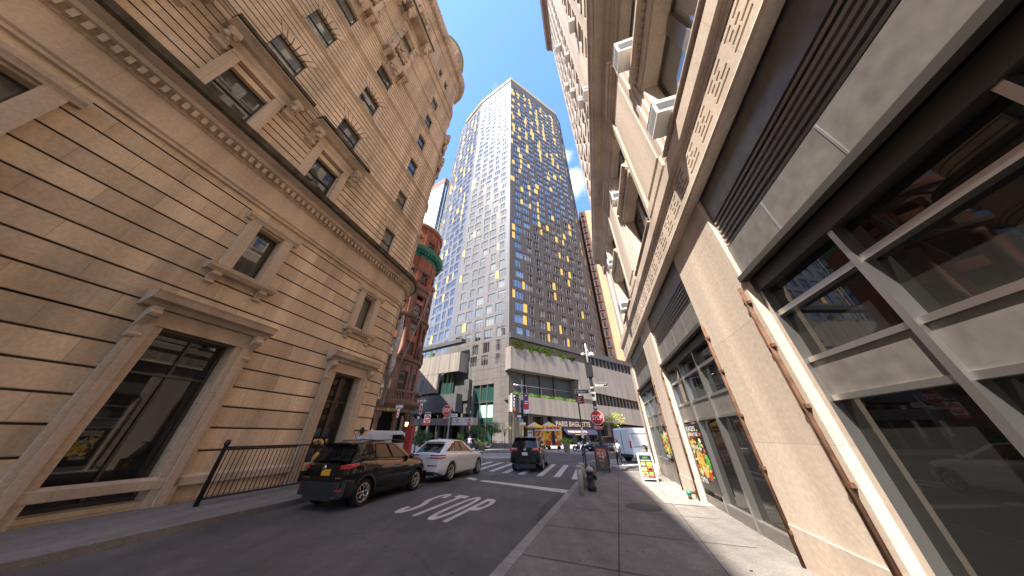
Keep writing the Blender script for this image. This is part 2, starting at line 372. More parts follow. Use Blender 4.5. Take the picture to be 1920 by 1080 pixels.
def _nz(sc_, lo, hi, a, b_):
    n_ = N(_t, 'ShaderNodeTexNoise'); n_.inputs['Scale'].default_value = sc_; n_.inputs['Detail'].default_value = 7; _t.links.new(_tc.outputs['Object'], n_.inputs['Vector'])
    r = N(_t, 'ShaderNodeMapRange'); _t.links.new(n_.outputs['Fac'], r.inputs[0]); r.inputs['From Min'].default_value = lo; r.inputs['From Max'].default_value = hi; r.inputs['To Min'].default_value = a; r.inputs['To Max'].default_value = b_; return r.outputs[0]
_m = N(_t, 'ShaderNodeMath', operation='MAXIMUM'); _t.links.new(_nz(9, .60, .70, 0, .8), _m.inputs[0]); _t.links.new(_nz(2.0, .3, .75, 0, .4), _m.inputs[1])
_x = N(_t, 'ShaderNodeMixRGB'); _t.links.new(_m.outputs[0], _x.inputs[0]); _x.inputs[1].default_value = (.62, .58, .52, 1); _x.inputs[2].default_value = (.12, .105, .095, 1); _t.links.new(_x.outputs[0], _b.inputs['Base Color'])

g = MB(); g.face([(-700, -300, 0), (700, -300, 0), (700, 900, 0), (-700, 900, 0)]); struct(g.build('road', 'asphalt'))

KA = 20.5                                    # right kerb bearing
kd = Vector((math.sin(R_(KA)), math.cos(R_(KA)))); kn = Vector((kd.y, -kd.x))      # kn points right
K0 = Vector((-.16, 5.36))
def kp(s, o): p = K0 + kd * s + kn * o; return (p.x, p.y)
def arc(c, r, a0, a1, n): return [(c[0] + r * math.sin(R_(a0 + (a1 - a0) * i / n)), c[1] + r * math.cos(R_(a0 + (a1 - a0) * i / n))) for i in range(n + 1)]
# right pavement: straight kerb, rounded corner, then along the cross street
edge = [kp(-45, 0), kp(0, 0), kp(6, 0), kp(9.6, 0)]
cc = kp(9.6, 3.2)
edge += arc(cc, 3.2, KA - 90, KA - 90 + 78, 10)[1:]
e1 = Vector(edge[-1]); cd = Vector((math.sin(R_(KA - 12 + 90 - 12)), math.cos(R_(KA - 12 + 90 - 12))))
edge += [tuple(e1 + cd * 60)]
outer = [tuple(e1 + cd * 60 + Vector((20, -40))), (60, -60), kp(-45, 40)]
def inset(path, d):
    res = []
    for i, p in enumerate(path):
        a = Vector(path[max(i - 1, 0)]); b = Vector(path[min(i + 1, len(path) - 1)]); t = (b - a).normalized(); n = Vector((t.y, -t.x)); res.append(tuple(Vector(p) + n * d))
    return res
ins = inset(edge, .19)
sw = MB(); sw.slab(ins + outer, -.2, .135); struct(sw.build('sidewalk', 'walk'))
kb = MB()
for a, b, c, d in zip(edge, edge[1:], ins, ins[1:]):
    L = (Vector(b) - Vector(a)).length; n = max(1, int(L / 1.9))
    for i in range(n):
        t0, t1 = i / n, (i + 1) / n - .008 / max(L, .1)
        A, B, C2, D = (tuple(Vector(p).lerp(Vector(q), t)) for p, q, t in ((a, b, t0), (a, b, t1), (c, d, t1), (c, d, t0)))
        kb.slab([A, B, C2, D], -.2, .142)
struct(kb.build('kerb', 'kerb'))
# flag joints
jn = MB()
def strip(mb, p, q, w, z, m=0, zt=None):
    p, q = Vector(p), Vector(q); t = (q - p).normalized(); n = Vector((t.y, -t.x)) * w / 2
    mb.face([(*(p + n), z), (*(q + n), z), (*(q - n), z), (*(p - n), z)], m)
strip(jn, kp(-30, 1.75), kp(12.2, 1.65), .016, .139); strip(jn, kp(-30, 3.3), kp(10, 3.05), .012, .139)
for i in range(-12, 9): strip(jn, kp(i * 1.62 + .4, .2), kp(i * 1.62 + .25 + .2 * (i % 3), 3.9), .016, .139)
struct(jn.build('sidewalk_joints', 'seam'))
# pale new flags in front of the shop and by the kerb
pf = MB(); pf.face([(*kp(-3.4, .22), .1385), (*kp(-1.1, .22), .1385), (*kp(-1.3, 1.7), .1385), (*kp(-3.4, 1.7), .1385)])
pf.face([(*kp(5.2, 2.9), .1385), (*kp(9.2, 2.55), .1385), (*kp(9.6, 5.5), .1385), (*kp(5.2, 5.2), .1385)])
struct(pf.build('pale_paving', 'walk2'))
ap = MB(); ap.face([(*kp(2.6, -.02), .004), (*kp(6.3, -.02), .004), (*kp(5.9, -.42), .004), (*kp(4.2, -.5), .004), (*kp(2.8, -.25), .004)])
struct(ap.build('asphalt_repair', 'asphalt2'))
# left pavement (hidden by cars for the most part) and the pavement of the tower side
LA = 14.5
ld = Vector((math.sin(R_(LA)), math.cos(R_(LA)))); ln = Vector((ld.y, -ld.x))
LP = Vector((-9.2815, 10.7583))
def lp(s, o): p = LP + ld * s + ln * o; return (p.x, p.y)
le = [lp(-60, 2.9), lp(4.5, 2.9)] + arc(lp(4.5, 0), 2.9, LA + 90, LA, 8)[1:] + [lp(7.4, -40)]
lo = [lp(-60, -40)]
ls = MB(); ls.slab(le + lo, -.2, .14); struct(ls.build('sidewalk', 'walk'))
C0 = Vector((-.7, 55.0))
fa = frame_mat(C0, 57.6); fb = frame_mat(C0, -57.8)
def fr(m, x, y): v = m @ Vector((x, y, 0)); return (v.x, v.y)
# far pavement: rounded plaza in front of the tower
fs = MB()
far_edge = [fr(fb, 60, 12), fr(fb, 20, 13.5), (-6.5, 40.3), (-3.9, 38.6), (0., 38.0), (3.2, 35.8), (7.5, 31.2), (12.5, 33), fr(fa, 30, -9), fr(fa, 80, -7)]
fs.slab(far_edge + [fr(fa, 80, 30), (0, 140), fr(fb, 60, -30)], -.2, .14); struct(fs.build('sidewalk', 'walk2'))
ds = MB(); ds.slab([(-40, 27), (-13, 25.2), (-9.2, 28.2), (-10.6, 34), (-24, 60), (-60, 60)], -.2, .14); struct(ds.build('sidewalk', 'walk'))

# ---- painted markings
mk = MB()
def quad(mb, pts, z=.004, m=0): mb.face([(p[0], p[1], z) for p in pts], m)
sl = MB(); quad(sl, [(-1.50, 14.22), (-1.32, 14.52), (2.24, 12.02), (1.93, 11.50)]); quad(sl, [(-2.28, 15.05), (-2.06, 15.38), (-1.62, 14.80), (-1.78, 14.46)])
struct(sl.build('stop_line', 'paint'))
cw = MB()
bd = Vector((math.sin(R_(15.3)), math.cos(R_(15.3))))
for p, w, L in (((1.40, 15.79), .33, 6.3), ((2.25, 15.5), .34, 6.0), ((3.02, 14.72), .36, 5.6), ((.45, 16.45), .34, 5.2), ((-.43, 17.0), .34, 5.2), ((-1.25, 17.75), .34, 5.2), ((-2.1, 18.4), .34, 5), ((-2.9, 19.1), .34, 5)):
    a = Vector(p); b = a + bd * L; n = Vector((bd.y, -bd.x)) * w / 2
    quad(cw, [a - n, a + n, b + n, b - n])
for k in range(4):                          # the crossing on the far side
    a = Vector((-4.6, 27.3 + k * 1.9)); b = a + Vector((4.6, .35)); quad(cw, [a, b, b + Vector((0, .75)), a + Vector((0, .75))])
a0 = Vector((6.9, 20.6)); t = Vector((.93, .36)); n = Vector((-.36, .93))
for k in range(5):
    a = a0 + n * .95 * k + t * (.3 * k); quad(cw, [a, a + t * 4.5, a + t * 4.5 + n * .45, a + n * .45])
quad(cw, [(-3.6, 35.2), (3.5, 33.5), (3.5, 33.8), (-3.6, 35.6)])
struct(cw.build('crosswalk_stripes', 'paint'))
# STOP: the four letters as drawn on the carriageway, each from its own outline
st = MB()
def ring(mb, outer_, inner_, z=.004):
    n = len(outer_)
    for i in range(n):
        j = (i + 1) % n; mb.face([(*outer_[i], z), (*outer_[j], z), (*inner_[j], z), (*inner_[i], z)])
def ribbon(mb, pts, ws, fn, z=.004):
    """stroke with its own width at each point, in letter units"""
    Ls, Rs = [], []
    for i, p in enumerate(pts):
        a = Vector(pts[max(i - 1, 0)]); b = Vector(pts[min(i + 1, len(pts) - 1)])
        Ls.append(p); Rs.append(ws[i])
    for i in range(len(pts) - 1):
        mb.face([(*fn(*pts[i]), z), (*fn(*pts[i + 1]), z), (*fn(*ws[i + 1]), z), (*fn(*ws[i]), z)])
B0 = Vector((-3.31, 8.95)); BX = Vector((2.0, -1.12)); BY = Vector((.92, 2.52))     # baseline and height of the word
def lf(u, w): p = B0 + BX * u + BY * w; return (p.x, p.y)
# S
so = [(.0, .23), (.0, .12), (.03, .02), (.09, -.02), (.15, .03), (.185, .14), (.185, .30), (.16, .42), (.10, .53), (.07, .62), (.065, .74), (.075, .84), (.095, .87), (.115, .83), (.12, .74), (.185, .76), (.18, .89), (.14, .98), (.095, 1.0), (.04, .96), (.005, .84), (.0, .66), (.02, .52), (.08, .41), (.115, .33), (.12, .22), (.115, .14), (.09, .105), (.07, .14), (.066, .24)]
st.mesh([(*lf(u, w), .004) for u, w in so], [[0, 1, 2, 29], [2, 3, 28, 29], [3, 27, 28], [3, 4, 26, 27], [4, 5, 25, 26], [5, 6, 24, 25], [6, 7, 23, 24], [7, 8, 22, 23], [8, 9, 21, 22], [9, 10, 20, 21], [10, 11, 19, 20], [11, 12, 18, 19], [12, 13, 17, 18], [13, 14, 15, 16], [13, 16, 17]])
for q in ([(.335, 0), (.40, 0), (.40, .86), (.335, .86)], [(.265, .86), (.475, .86), (.475, 1), (.265, 1)], [(.80, 0), (.865, 0), (.865, 1), (.80, 1)]):
    st.face([(*lf(*p), .004) for p in q])
n = 28
oo = [lf(.635 + .108 * math.copysign(abs(math.cos(2 * math.pi * i / n)) ** .8, math.cos(2 * math.pi * i / n)), .5 + .52 * math.copysign(abs(math.sin(2 * math.pi * i / n)) ** .8, math.sin(2 * math.pi * i / n))) for i in range(n)]
oi = [lf(.635 + .045 * math.copysign(abs(math.cos(2 * math.pi * i / n)) ** .8, math.cos(2 * math.pi * i / n)), .5 + .40 * math.copysign(abs(math.sin(2 * math.pi * i / n)) ** .8, math.sin(2 * math.pi * i / n))) for i in range(n)]
ring(st, oo, oi)
po = [(.865, 1)] + [(.90 + .10 * math.sin(math.pi * i / 10), .725 + .275 * math.cos(math.pi * i / 10)) for i in range(11)] + [(.865, .45)]
pi_ = [(.865, .88)] + [(.895 + .045 * math.sin(math.pi * i / 10), .725 + .155 * math.cos(math.pi * i / 10)) for i in range(11)] + [(.865, .57)]
for i in range(len(po) - 1): st.face([(*lf(*p), .004) for p in (po[i], po[i + 1], pi_[i + 1], pi_[i])])
struct(st.build('stop_lettering', 'paint'))
mh = MB(); mh.lathe([(.34, 0), (.34, .004), (.30, .007), (0.01, .007)], (-.6, 27, .001), 20); struct(mh.build('manhole_cover', 'rust'))

wc = MB(); wc.lathe([(.46, .136), (.45, .1395), (.01, .1395)], (3.55, 8.75, 0), 22); struct(wc.build('sidewalk_cover', asphalt('worn_cover', (.10, .09, .082), .3)))
gu = MB(); gr = random.Random(3)
for _ in range(90):
    p = kp(gr.uniform(-6, 11), gr.uniform(.3, 4)); r = gr.uniform(.012, .03); gu.face([(p[0] + r * math.cos(a * .9), p[1] + r * math.sin(a * .9) * gr.uniform(.6, 1), .1395) for a in range(7)])
struct(gu.build('gum_spots', 'asphalt2'))
# ------------------------------------------------------------------ limestone corner building on the left
LR = 1.8; LCS = 4.55                        # radius of the rounded corner, where the straight front ends
_ld = Vector((ld.x, ld.y, 0)); _ln = Vector((ln.x, ln.y, 0)); _lp = Vector((LP.x, LP.y, 0))
LAM = R_(98)
def lwarp(s, y, z):
    if s <= LCS: p = _lp + _ld * s + _ln * y
    else:
        a = min((s - LCS) / LR, LAM); c = _lp + _ld * LCS - _ln * LR
        p = c + (_ln * math.cos(a) + _ld * math.sin(a)) * (LR + y)
        r = (s - LCS) - a * LR
        if r > 0: p += (-_ln * math.sin(a) + _ld * math.cos(a)) * r
    return (p.x, p.y, z)
LBRK = [LCS + LR * LAM * i / 12 for i in range(13)]
SX0, SX1 = -12.4, LCS + LR * LAM + 12
def lmb(): return MB(lwarp, LBRK)
lime = thing('limestone_building', 'tan limestone corner building with grooved stone courses and a heavy roof cornice', 'building', (LP.x, LP.y, 0), 90)
def on_l(mb, name, mats, parent=None, label=None):
    """parts are drawn in street coordinates; hang them on the building's empty"""
    o = mb.build(name, mats, None, label); par = parent or lime
    o.parent = par; o.matrix_parent_inverse = Matrix.Translation(-Vector(lime.location))
    return o
cols = [2.35, -2.8] + [-6.53 - 3.7 * i for i in range(2)]
floors = [12.3, 16.68, 20.75, 24.75, 28.65, 32.5]
ops = []; wins = []
for ci, c in enumerate(cols):
    for fi, z in enumerate(floors):
        w = .50 if ci == 0 else .66; h = 2.05 if fi != 1 else 1.78
        if ci == 0 and fi == 0: h = 2.1
        orn = ci > 0 and fi in (3, 4, 5)
        rep = None
        ops.append((c - w, c + w, z, z + h + (.0 if (orn or (ci > 0 and fi == 0)) else .62), .26)); wins.append((c, w, z, h, ci, fi, orn))
    # attic storey
    if ci == 0:
        ops.append((c - .95, c - .35, 39.3, 41.2, .3)); ops.append((c + .35, c + .95, 39.3, 41.2, .3))
    else:
        ops.append((c - .55, c + .55, 39.2, 41.9, .3))
gcols = [2.8, -3.2, -8.9]
for i, c in enumerate(gcols):
    if i == 0: ops += [(c - .9, c + .72, .0, 4.5, .42), (2.02, 2.88, 6.95, 8.98, .34)]
    else: ops += [(c - .9, c + .9, .3, 4.5, .42), (c - .45, c + .45, 6.95, 8.98, .34)]
bands = [(0, .75, 0)]
z = .75
while z < 9.7: bands += [(z, z + .05, .07), (z + .05, z + .62, 0)]; z += .62
bands += [(z, 12.2, 0)]
z = 12.2
skip = [16.42, 20.55, 24.55, 28.45, 32.3, 36.4]
while z < 38.2: bands += [(z, z + .06, .08), (z + .06, z + .41, 0)]; z += .41
bands += [(z, 39.0, 0)]; z = 39.0
while z < 43.6: bands += [(z, z + .06, .08), (z + .06, z + .5, 0)]; z += .5
bands += [(z, 46.4, 0)]
w = lmb(); w.wall(SX0, SX1, [b for b in bands if b[0] < 9.7], [o for o in ops if o[3] < 10], .34, 3, 3, 1); w.wall(SX0, SX1, [b for b in bands if b[0] >= 9.7], [o for o in ops if o[3] > 10], .26, 0, 0, 1)
w.box(SX0, SX1, -3.0, -.5, 0, 46.3, 2)
wall_l = on_l(w, 'wall', ['lime', 'lime_groove', 'dark', 'lime_low'])
# flat arches of wedge stones over the plain windows
for c, hw, zz, h, ci, fi, orn in wins:
    if orn or (ci > 0 and fi == 0): continue
    va = lmb()
    z0, z1 = zz + h, zz + h + .62; n = 6 if ci else 5; gp = .022
    for k in range(n):
        a, b = -1 + 2 * k / n, -1 + 2 * (k + 1) / n
        va.prism([(c + a * hw + gp, z0), (c + b * hw - gp, z0), (c + b * (hw + .34) - gp, z1), (c + a * (hw + .34) + gp, z1)], -.16, .014)
    va.prism([(c - hw, z0), (c + hw, z0), (c + hw + .36, z1 + .01), (c - hw - .36, z1 + .01)], .001, .004, 1)
    va.box(c - hw, c + hw, -.2, -.16, z0, z1, 1)
    on_l(va, 'flat_arch', ['lime', 'lime_groove'])
# string courses, main cornice, frieze
for zz in skip:
    bl = lmb(); bl.mold(SX0, SX1, [(-.02, zz - .14), (.05, zz - .12), (.06, zz), (.12, zz + .03), (.14, zz + .10), (.05, zz + .13), (-.02, zz + .14)]); on_l(bl, 'string_course', 'lime_trim')
bl = lmb()
bl.mold(SX0, SX1, [(-.02, .55), (.12, .55), (.12, .75), (.05, .82), (-.02, .82)])
on_l(bl, 'base_course', 'lime_trim')
co = lmb()
co.mold(SX0, SX1, [(-.02, 9.72), (.10, 9.74), (.10, 9.84), (.16, 9.90), (.16, 10.02), (.05, 10.06), (.05, 10.95), (.12, 10.98), (.12, 11.28), (.30, 11.36), (.34, 11.5), (.62, 11.58), (.66, 11.86), (-.02, 12.2)])
co.mold(SX0, SX1, [(.66, 11.60), (.78, 11.66), (.80, 11.92), (.40, 12.2), (.1, 12.21), (.2, 12.0)], 1)
x = SX0
while x < LCS + LR * LAM + 3: co.box(x, x + .12, .12, .28, 11.02, 11.28); x += .24
on_l(co, 'cornice', ['lime_trim', 'moss'])
rc = lmb()
rc.mold(SX0, SX1, [(-.02, 44.2), (.10, 44.2), (.14, 44.5), (.14, 45.1), (.30, 45.3), (.34, 45.8), (.78, 46.1), (.85, 46.5), (.95, 46.6), (.98, 47.0), (.3, 47.2), (-1.5, 47.2), (-1.5, 46.2), (-.02, 46.2)])
x = SX0
while x < LCS + LR * LAM + 3: rc.box(x, x + .26, .3, .72, 45.55, 46.02); x += .62
rc.mold(SX0, SX1, [(-.02, 38.2), (.12, 38.22), (.16, 38.5), (.22, 38.6), (.22, 38.78), (-.02, 38.9)])
on_l(rc, 'roof_cornice', 'lime_trim')
rf = lmb(); rf.mold(SX0, SX1, [(-1.2, 47.2), (-.5, 47.2), (-.5, 48.4), (-1.2, 48.4)]); on_l(rf, 'parapet', 'lime_trim')
# window units
def window(parent, mk, c, hw, z0, z1, y, fm, gm, rail=.5, mull=0, t=.06, put=on_l, lab=None, blind=0):
    f = mk(); f.box(c - hw, c - hw + t, y - .05, y + .03, z0, z1); f.box(c + hw - t, c + hw, y - .05, y + .03, z0, z1)
    f.box(c - hw + t, c + hw - t, y - .05, y + .03, z0, z0 + t); f.box(c - hw + t, c + hw - t, y - .05, y + .03, z1 - t, z1)
    if rail: f.box(c - hw + t, c + hw - t, y - .05, y + .045, z0 + (z1 - z0) * rail - .03, z0 + (z1 - z0) * rail + .03)
    for k in range(mull):
        x = c - hw + 2 * hw * (k + 1) / (mull + 1); f.box(x - .03, x + .03, y - .05, y + .04, z0 + t, z1 - t)
    fo = put(f, 'window', fm, parent, lab)
    p = mk(); p.face([(c - hw + t, y - .02, z0 + t), (c + hw - t, y - .02, z0 + t), (c + hw - t, y - .02, z1 - t), (c - hw + t, y - .02, z1 - t)])
    po = put(p, 'pane', gm, fo)
    return fo
def putl(mb, name, mats, parent, lab=None):
    o = mb.build(name, mats, None, lab); o.parent = parent
    o.matrix_parent_inverse = Matrix.Translation(-Vector(lime.location)) if parent is lime else Matrix.Identity(4)
    return o
for c, hw, zz, h, ci, fi, orn in wins:
    window(lime, lmb, c, hw, zz, zz + h, -.2, 'frame_d', 'pane_l', .5, 0, .055, putl)
for ci, c in enumerate(cols):
    if ci == 0:
        for dx in (-.65, .65): window(lime, lmb, c + dx, .3, 39.3, 41.2, -.24, 'frame_d', 'pane_l', .5, 0, .05, putl)
    else: window(lime, lmb, c, .55, 39.2, 41.9, -.24, 'frame_d', 'pane_l', .5, 0, .05, putl)
for i, c in enumerate(gcols):
    if i == 0:
        window(lime, lmb, c - .09, .81, .0, 4.5, -.38, 'frame_d', 'pane_s', .72, 1, .09, putl, None); window(lime, lmb, 2.45, .43, 6.95, 8.98, -.3, 'frame_d', 'pane_l', 0, 0, .06, putl)
    else:
        window(lime, lmb, c, .9, .3, 4.5, -.38, 'frame_d', 'pane_s', .72, 1, .09, putl); window(lime, lmb, c, .45, 6.95, 8.98, -.3, 'frame_d', 'pane_l', 0, 0, .06, putl)
# sills and ornament
def scroll(mb, x, w, z0, z1, d, m=0):
    """console bracket with a scrolled face"""
    h = z1 - z0
    mb.mold(x - w / 2, x + w / 2, [(-.02, z0), (d * .18, z0 + h * .04), (d * .30, z0 + h * .2), (d * .22, z0 + h * .34), (d * .42, z0 + h * .5), (d * .8, z0 + h * .66), (d, z0 + h * .84), (d, z1), (-.02, z1)], m)
    mb.lathe([(h * .10, -w * .6), (h * .10, w * .6)], (x, d * .25, z0 + h * .17), 8, m, False, 'x'); mb.lathe([(h * .12, -w * .6), (h * .12, w * .6)], (x, d * .8, z0 + h * .8), 8, m, False, 'x')
def carve(mb, x0, x1, y, z0, z1, n, r, m=0):
    """clusters of carved fruit and leaves"""
    for _ in range(n):
        q = r * random.uniform(.6, 1.2); mb.ball((random.uniform(x0, x1), y + random.uniform(-.3, .5) * q, random.uniform(z0, z1)), (q, q * .8, q * random.uniform(.7, 1.5)), m, 6, 4, .35)
for c, hw, zz, h, ci, fi, orn in wins:
    sl_ = lmb(); sl_.mold(c - hw - .1, c + hw + .1, [(-.1, zz - .1), (.16, zz - .1), (.18, zz - .02), (-.1, zz + .02)]); on_l(sl_, 'sill', 'lime_trim')
for i, c in enumerate(gcols):
    sl_ = lmb(); cs_ = 2.45 if i == 0 else c; o = .55
    # framed first-floor window over the door: architrave, sill on two brackets, lugged head
    sl_.box(cs_ - .8, cs_ - .44, -.02, .13, 6.86, 9.05); sl_.box(cs_ + .44, cs_ + .8, -.02, .13, 6.86, 9.05)
    sl_.mold(cs_ - .98, cs_ + .98, [(-.02, 9.05), (.13, 9.05), (.16, 9.12), (.22, 9.2), (.24, 9.34), (-.02, 9.38)])
    sl_.mold(cs_ - 1.05, cs_ + 1.05, [(-.02, 6.6), (.20, 6.62), (.30, 6.74), (.32, 6.86), (-.02, 6.9)])
    for d in (-.72, .72): scroll(sl_, cs_ + d, .22, 6.18, 6.62, .22)
    on_l(sl_, 'window_surround', 'lime_trim'); sl_ = lmb()
    # door surround with hood on consoles
    dx0, dx1 = (c - .9, c + .72) if i == 0 else (c - .9, c + .9)
    for k, (wd_, pr) in enumerate(((.18, .10), (.36, .16), (.46, .12))):
        a = sum((.18, .2, .12)[:k])
        sl_.box(dx0 - a - (.18, .2, .12)[k], dx0 - a, -.02, pr, 0, 4.5); sl_.box(dx1 + a, dx1 + a + (.18, .2, .12)[k], -.02, pr, 0, 4.5)
    sl_.box(dx0 - .38, dx1 + .38, -.02, .14, 4.5, 4.62); sl_.box(dx0 - .5, dx1 + .5, -.02, .10, 4.62, 4.95)
    sl_.mold(dx0 - .72, dx1 + .72, [(-.02, 4.95), (.2, 4.97), (.3, 5.08), (.48, 5.14), (.52, 5.28), (.56, 5.36), (-.02, 5.42)])
    for xx in (dx0 - .42, dx1 + .42): scroll(sl_, xx, .2, 4.0, 4.96, .36)
    on_l(sl_, 'door_surround', 'lime_trim')
# upper aedicules
for ci, c in enumerate(cols[1:]):
    sl_ = lmb()
    sl_.box(c - 1.0, c - .66, -.02, .16, 12.2, 14.75); sl_.box(c + .66, c + 1.0, -.02, .16, 12.2, 14.75); sl_.box(c - 1.0, c + 1.0, -.02, .18, 14.75, 15.0)
    sl_.mold(c - 1.15, c + 1.15, [(-.02, 15.0), (.10, 15.0), (.2, 15.2), (.14, 15.4), (.14, 15.5), (-.02, 15.55)])
    sl_.mold(c - 1.6, c + 1.6, [(-.02, 15.5), (.3, 15.6), (.45, 15.7), (.62, 15.78), (.70, 16.0), (-.02, 16.1)], 0)
    sl_.mold(c - 1.62, c + 1.62, [(.58, 15.82), (.73, 15.84), (.74, 16.02), (.2, 16.14), (.1, 16.13)], 1)
    for d in (-1.28, 1.28): scroll(sl_, c + d, .34, 14.4, 15.55, .42); carve(sl_, c + d - .15, c + d + .15, .34, 14.7, 15.3, 7, .1)
    on_l(sl_, 'window_surround', ['lime_trim', 'moss']); sl_ = lmb()
    # great keystone and shell above the third-floor window, carrying a little balcony
    sl_.mold(c - .45, c + .45, [(-.02, 26.7), (.12, 26.75), (.30, 27.3), (.55, 27.75), (.62, 28.35), (-.02, 28.35)]); carve(sl_, c - .4, c + .4, .5, 27.0, 28.0, 16, .13)
    for d in (-.95, .95): scroll(sl_, c + d, .26, 27.2, 28.35, .5)
    sl_.mold(c - 1.3, c + 1.3, [(-.02, 28.3), (.58, 28.32), (.66, 28.42), (.66, 28.55), (-.02, 28.58)])
    sl_.mold(c - 1.15, c + 1.15, [(.38, 28.55), (.52, 28.55), (.52, 28.95), (.38, 28.95)])
    for k in range(8): sl_.box(c - .95 + .27 * k - .05, c - .95 + .27 * k + .05, .38, .5, 28.5, 29.2)
    for sg in (-1, 1):
        sl_.box(c + sg * .82 - .16, c + sg * .82 + .16, -.02, .22, 28.6, 34.7)
        sl_.box(c + sg * 1.08 - .09, c + sg * 1.08 + .09, -.02, .12, 28.6, 34.7)
        carve(sl_, c + sg * 1.0 - .1, c + sg * 1.0 + .1, .14, 30.4, 31.0, 6, .12); carve(sl_, c + sg * .9 - .1, c + sg * .9 + .1, .22, 33.6, 34.6, 9, .12)
    sl_.box(c - .66, c + .66, -.02, .12, 30.75, 32.3); carve(sl_, c - .55, c + .55, .16, 30.9, 32.1, 26, .14)
    sl_.mold(c - 1.2, c + 1.2, [(-.02, 34.7), (.2, 34.72), (.32, 34.9), (.36, 35.1), (-.02, 35.2)])
    x = c - 1.15
    while x < c + 1.15: sl_.box(x, x + .09, .16, .3, 32.1, 32.3); x += .18
    on_l(sl_, 'carved_balcony', 'lime_trim'); sl_ = lmb()
    for sg in (-1, 1): scroll(sl_, c + sg * 1.3, .5, 35.6, 37.2, .95); carve(sl_, c + sg * 1.3 - .25, c + sg * 1.3 + .25, .7, 35.6, 37.0, 14, .2)
    sl_.mold(c - 1.85, c + 1.85, [(-.02, 37.2), (.9, 37.2), (1.1, 37.3), (1.15, 37.55), (-.02, 37.6)]); sl_.mold(c - 1.87, c + 1.87, [(.9, 37.28), (1.17, 37.3), (1.18, 37.6), (.3, 37.64), (.2, 37.62)], 1)
    on_l(sl_, 'bracketed_ledge', ['lime_trim', 'moss']); sl_ = lmb()
    # attic: framed window beside a rounded niche with a cartouche
    sl_.box(c - .85, c - .55, -.02, .18, 38.9, 42.2); sl_.box(c + .55, c + .85, -.02, .18, 38.9, 42.2); sl_.mold(c - 1.0, c + 1.0, [(-.02, 42.2), (.2, 42.2), (.32, 42.5), (-.02, 42.6)])
    carve(sl_, c - .4, c + .4, .2, 42.6, 43.7, 18, .17); on_l(sl_, 'attic_surround', 'lime_trim')
# the corner: carved consoles and a shield riding up the curve
sx = LCS + LR * R_(52); sl_ = lmb()
for zz in (26.6, 30.6):
    cv = lmb(); carve(cv, sx - .5, sx + .5, .25, zz, zz + 1.8, 22, .26); on_l(cv, 'carved_shield', 'lime_trim')
sl_.mold(sx - .8, sx + .8, [(-.02, 28.3), (.5, 28.32), (.6, 28.5), (-.02, 28.6)])
for d in (-.65, .65): scroll(sl_, sx + d, .25, 26.9, 28.3, .5)
on_l(sl_, 'corner_console', 'lime_trim'); sl_ = lmb()
sl_.mold(sx - .8, sx + .8, [(-.02, 33.0), (.5, 33.02), (.66, 33.3), (-.02, 33.4)])
for d in (-.65, .65): scroll(sl_, sx + d, .25, 31.6, 33.0, .55)
on_l(sl_, 'corner_console', 'lime_trim')
# name of the side street cut in the corner stone
tx = lmb(); letters(tx, 'WILLIAM ST.', lambda u, v: (3.95 + .78 * u, .004, 5.78 + .13 * v)); on_l(tx, 'street_name', 'lime_groove')
# copper-edged rotunda over the corner
cx = _lp + _ld * (LCS - 1.6) - _ln * 2.2
dm = MB(); dm.lathe([(3.0, 47.2), (3.0, 47.6), (2.8, 47.7), (2.8, 50.2), (3.05, 50.4), (3.1, 50.8)], (cx.x, cx.y, 0), 28)
for k in range(14):
    a = 2 * math.pi * k / 14; p = Vector((cx.x + 2.9 * math.cos(a), cx.y + 2.9 * math.sin(a), 49.2)); dm.ball(p, (.26, .26, .85), 0, 7, 5, .2)
on_l(dm, 'rotunda', ['lime_trim'])
dc = MB(); dc.lathe([(3.1, 50.8), (3.25, 50.9), (3.25, 51.15), (2.95, 51.9), (2.5, 52.9), (1.7, 53.8), (.7, 54.4), (.25, 54.6), (.2, 55.6)], (cx.x, cx.y, 0), 28); on_l(dc, 'copper_roof', 'verdigris')

# ------------------------------------------------------------------ lower neighbour added further back, its height shaped to set the street shadow
nb = thing('added_stone_building', 'lower tan stone building with rows of sash windows, added to shape the street shadow', 'building', lp(-12.5, -.35) + (0,), LA + 180)
NW = 46.0; nops = [(1.6 + 3.4 * k, 2.9 + 3.4 * k, 1.0 + 4.0 * j, 3.2 + 4.0 * j) for k in range(13) for j in range(9)]
q = MB(); q.wall(0, NW, [(0, 40.5, 0)], nops, .25, 0); q.box(0, NW, -10, -.5, 0, 40.4, 1); q.build('wall', ['lime', 'dark'], nb)
q = MB(); q.mold(0, NW, [(-.02, 39.7), (.1, 39.8), (.2, 40.2), (.6, 40.5), (.7, 41.0), (-1, 41.1)]); q.mold(0, NW, [(-.02, 4.3), (.12, 4.35), (.2, 4.6), (-.02, 4.7)]); q.build('cornice', 'lime_trim', nb)
for a, b, c, d in nops: window(nb, MB, (a + b) / 2, (b - a) / 2, c, d, -.2, 'frame_d', 'pane_l', .5, 0, .06, (lambda mb, name, mats, parent, lab=None: mb.build(name, mats, parent, lab)))
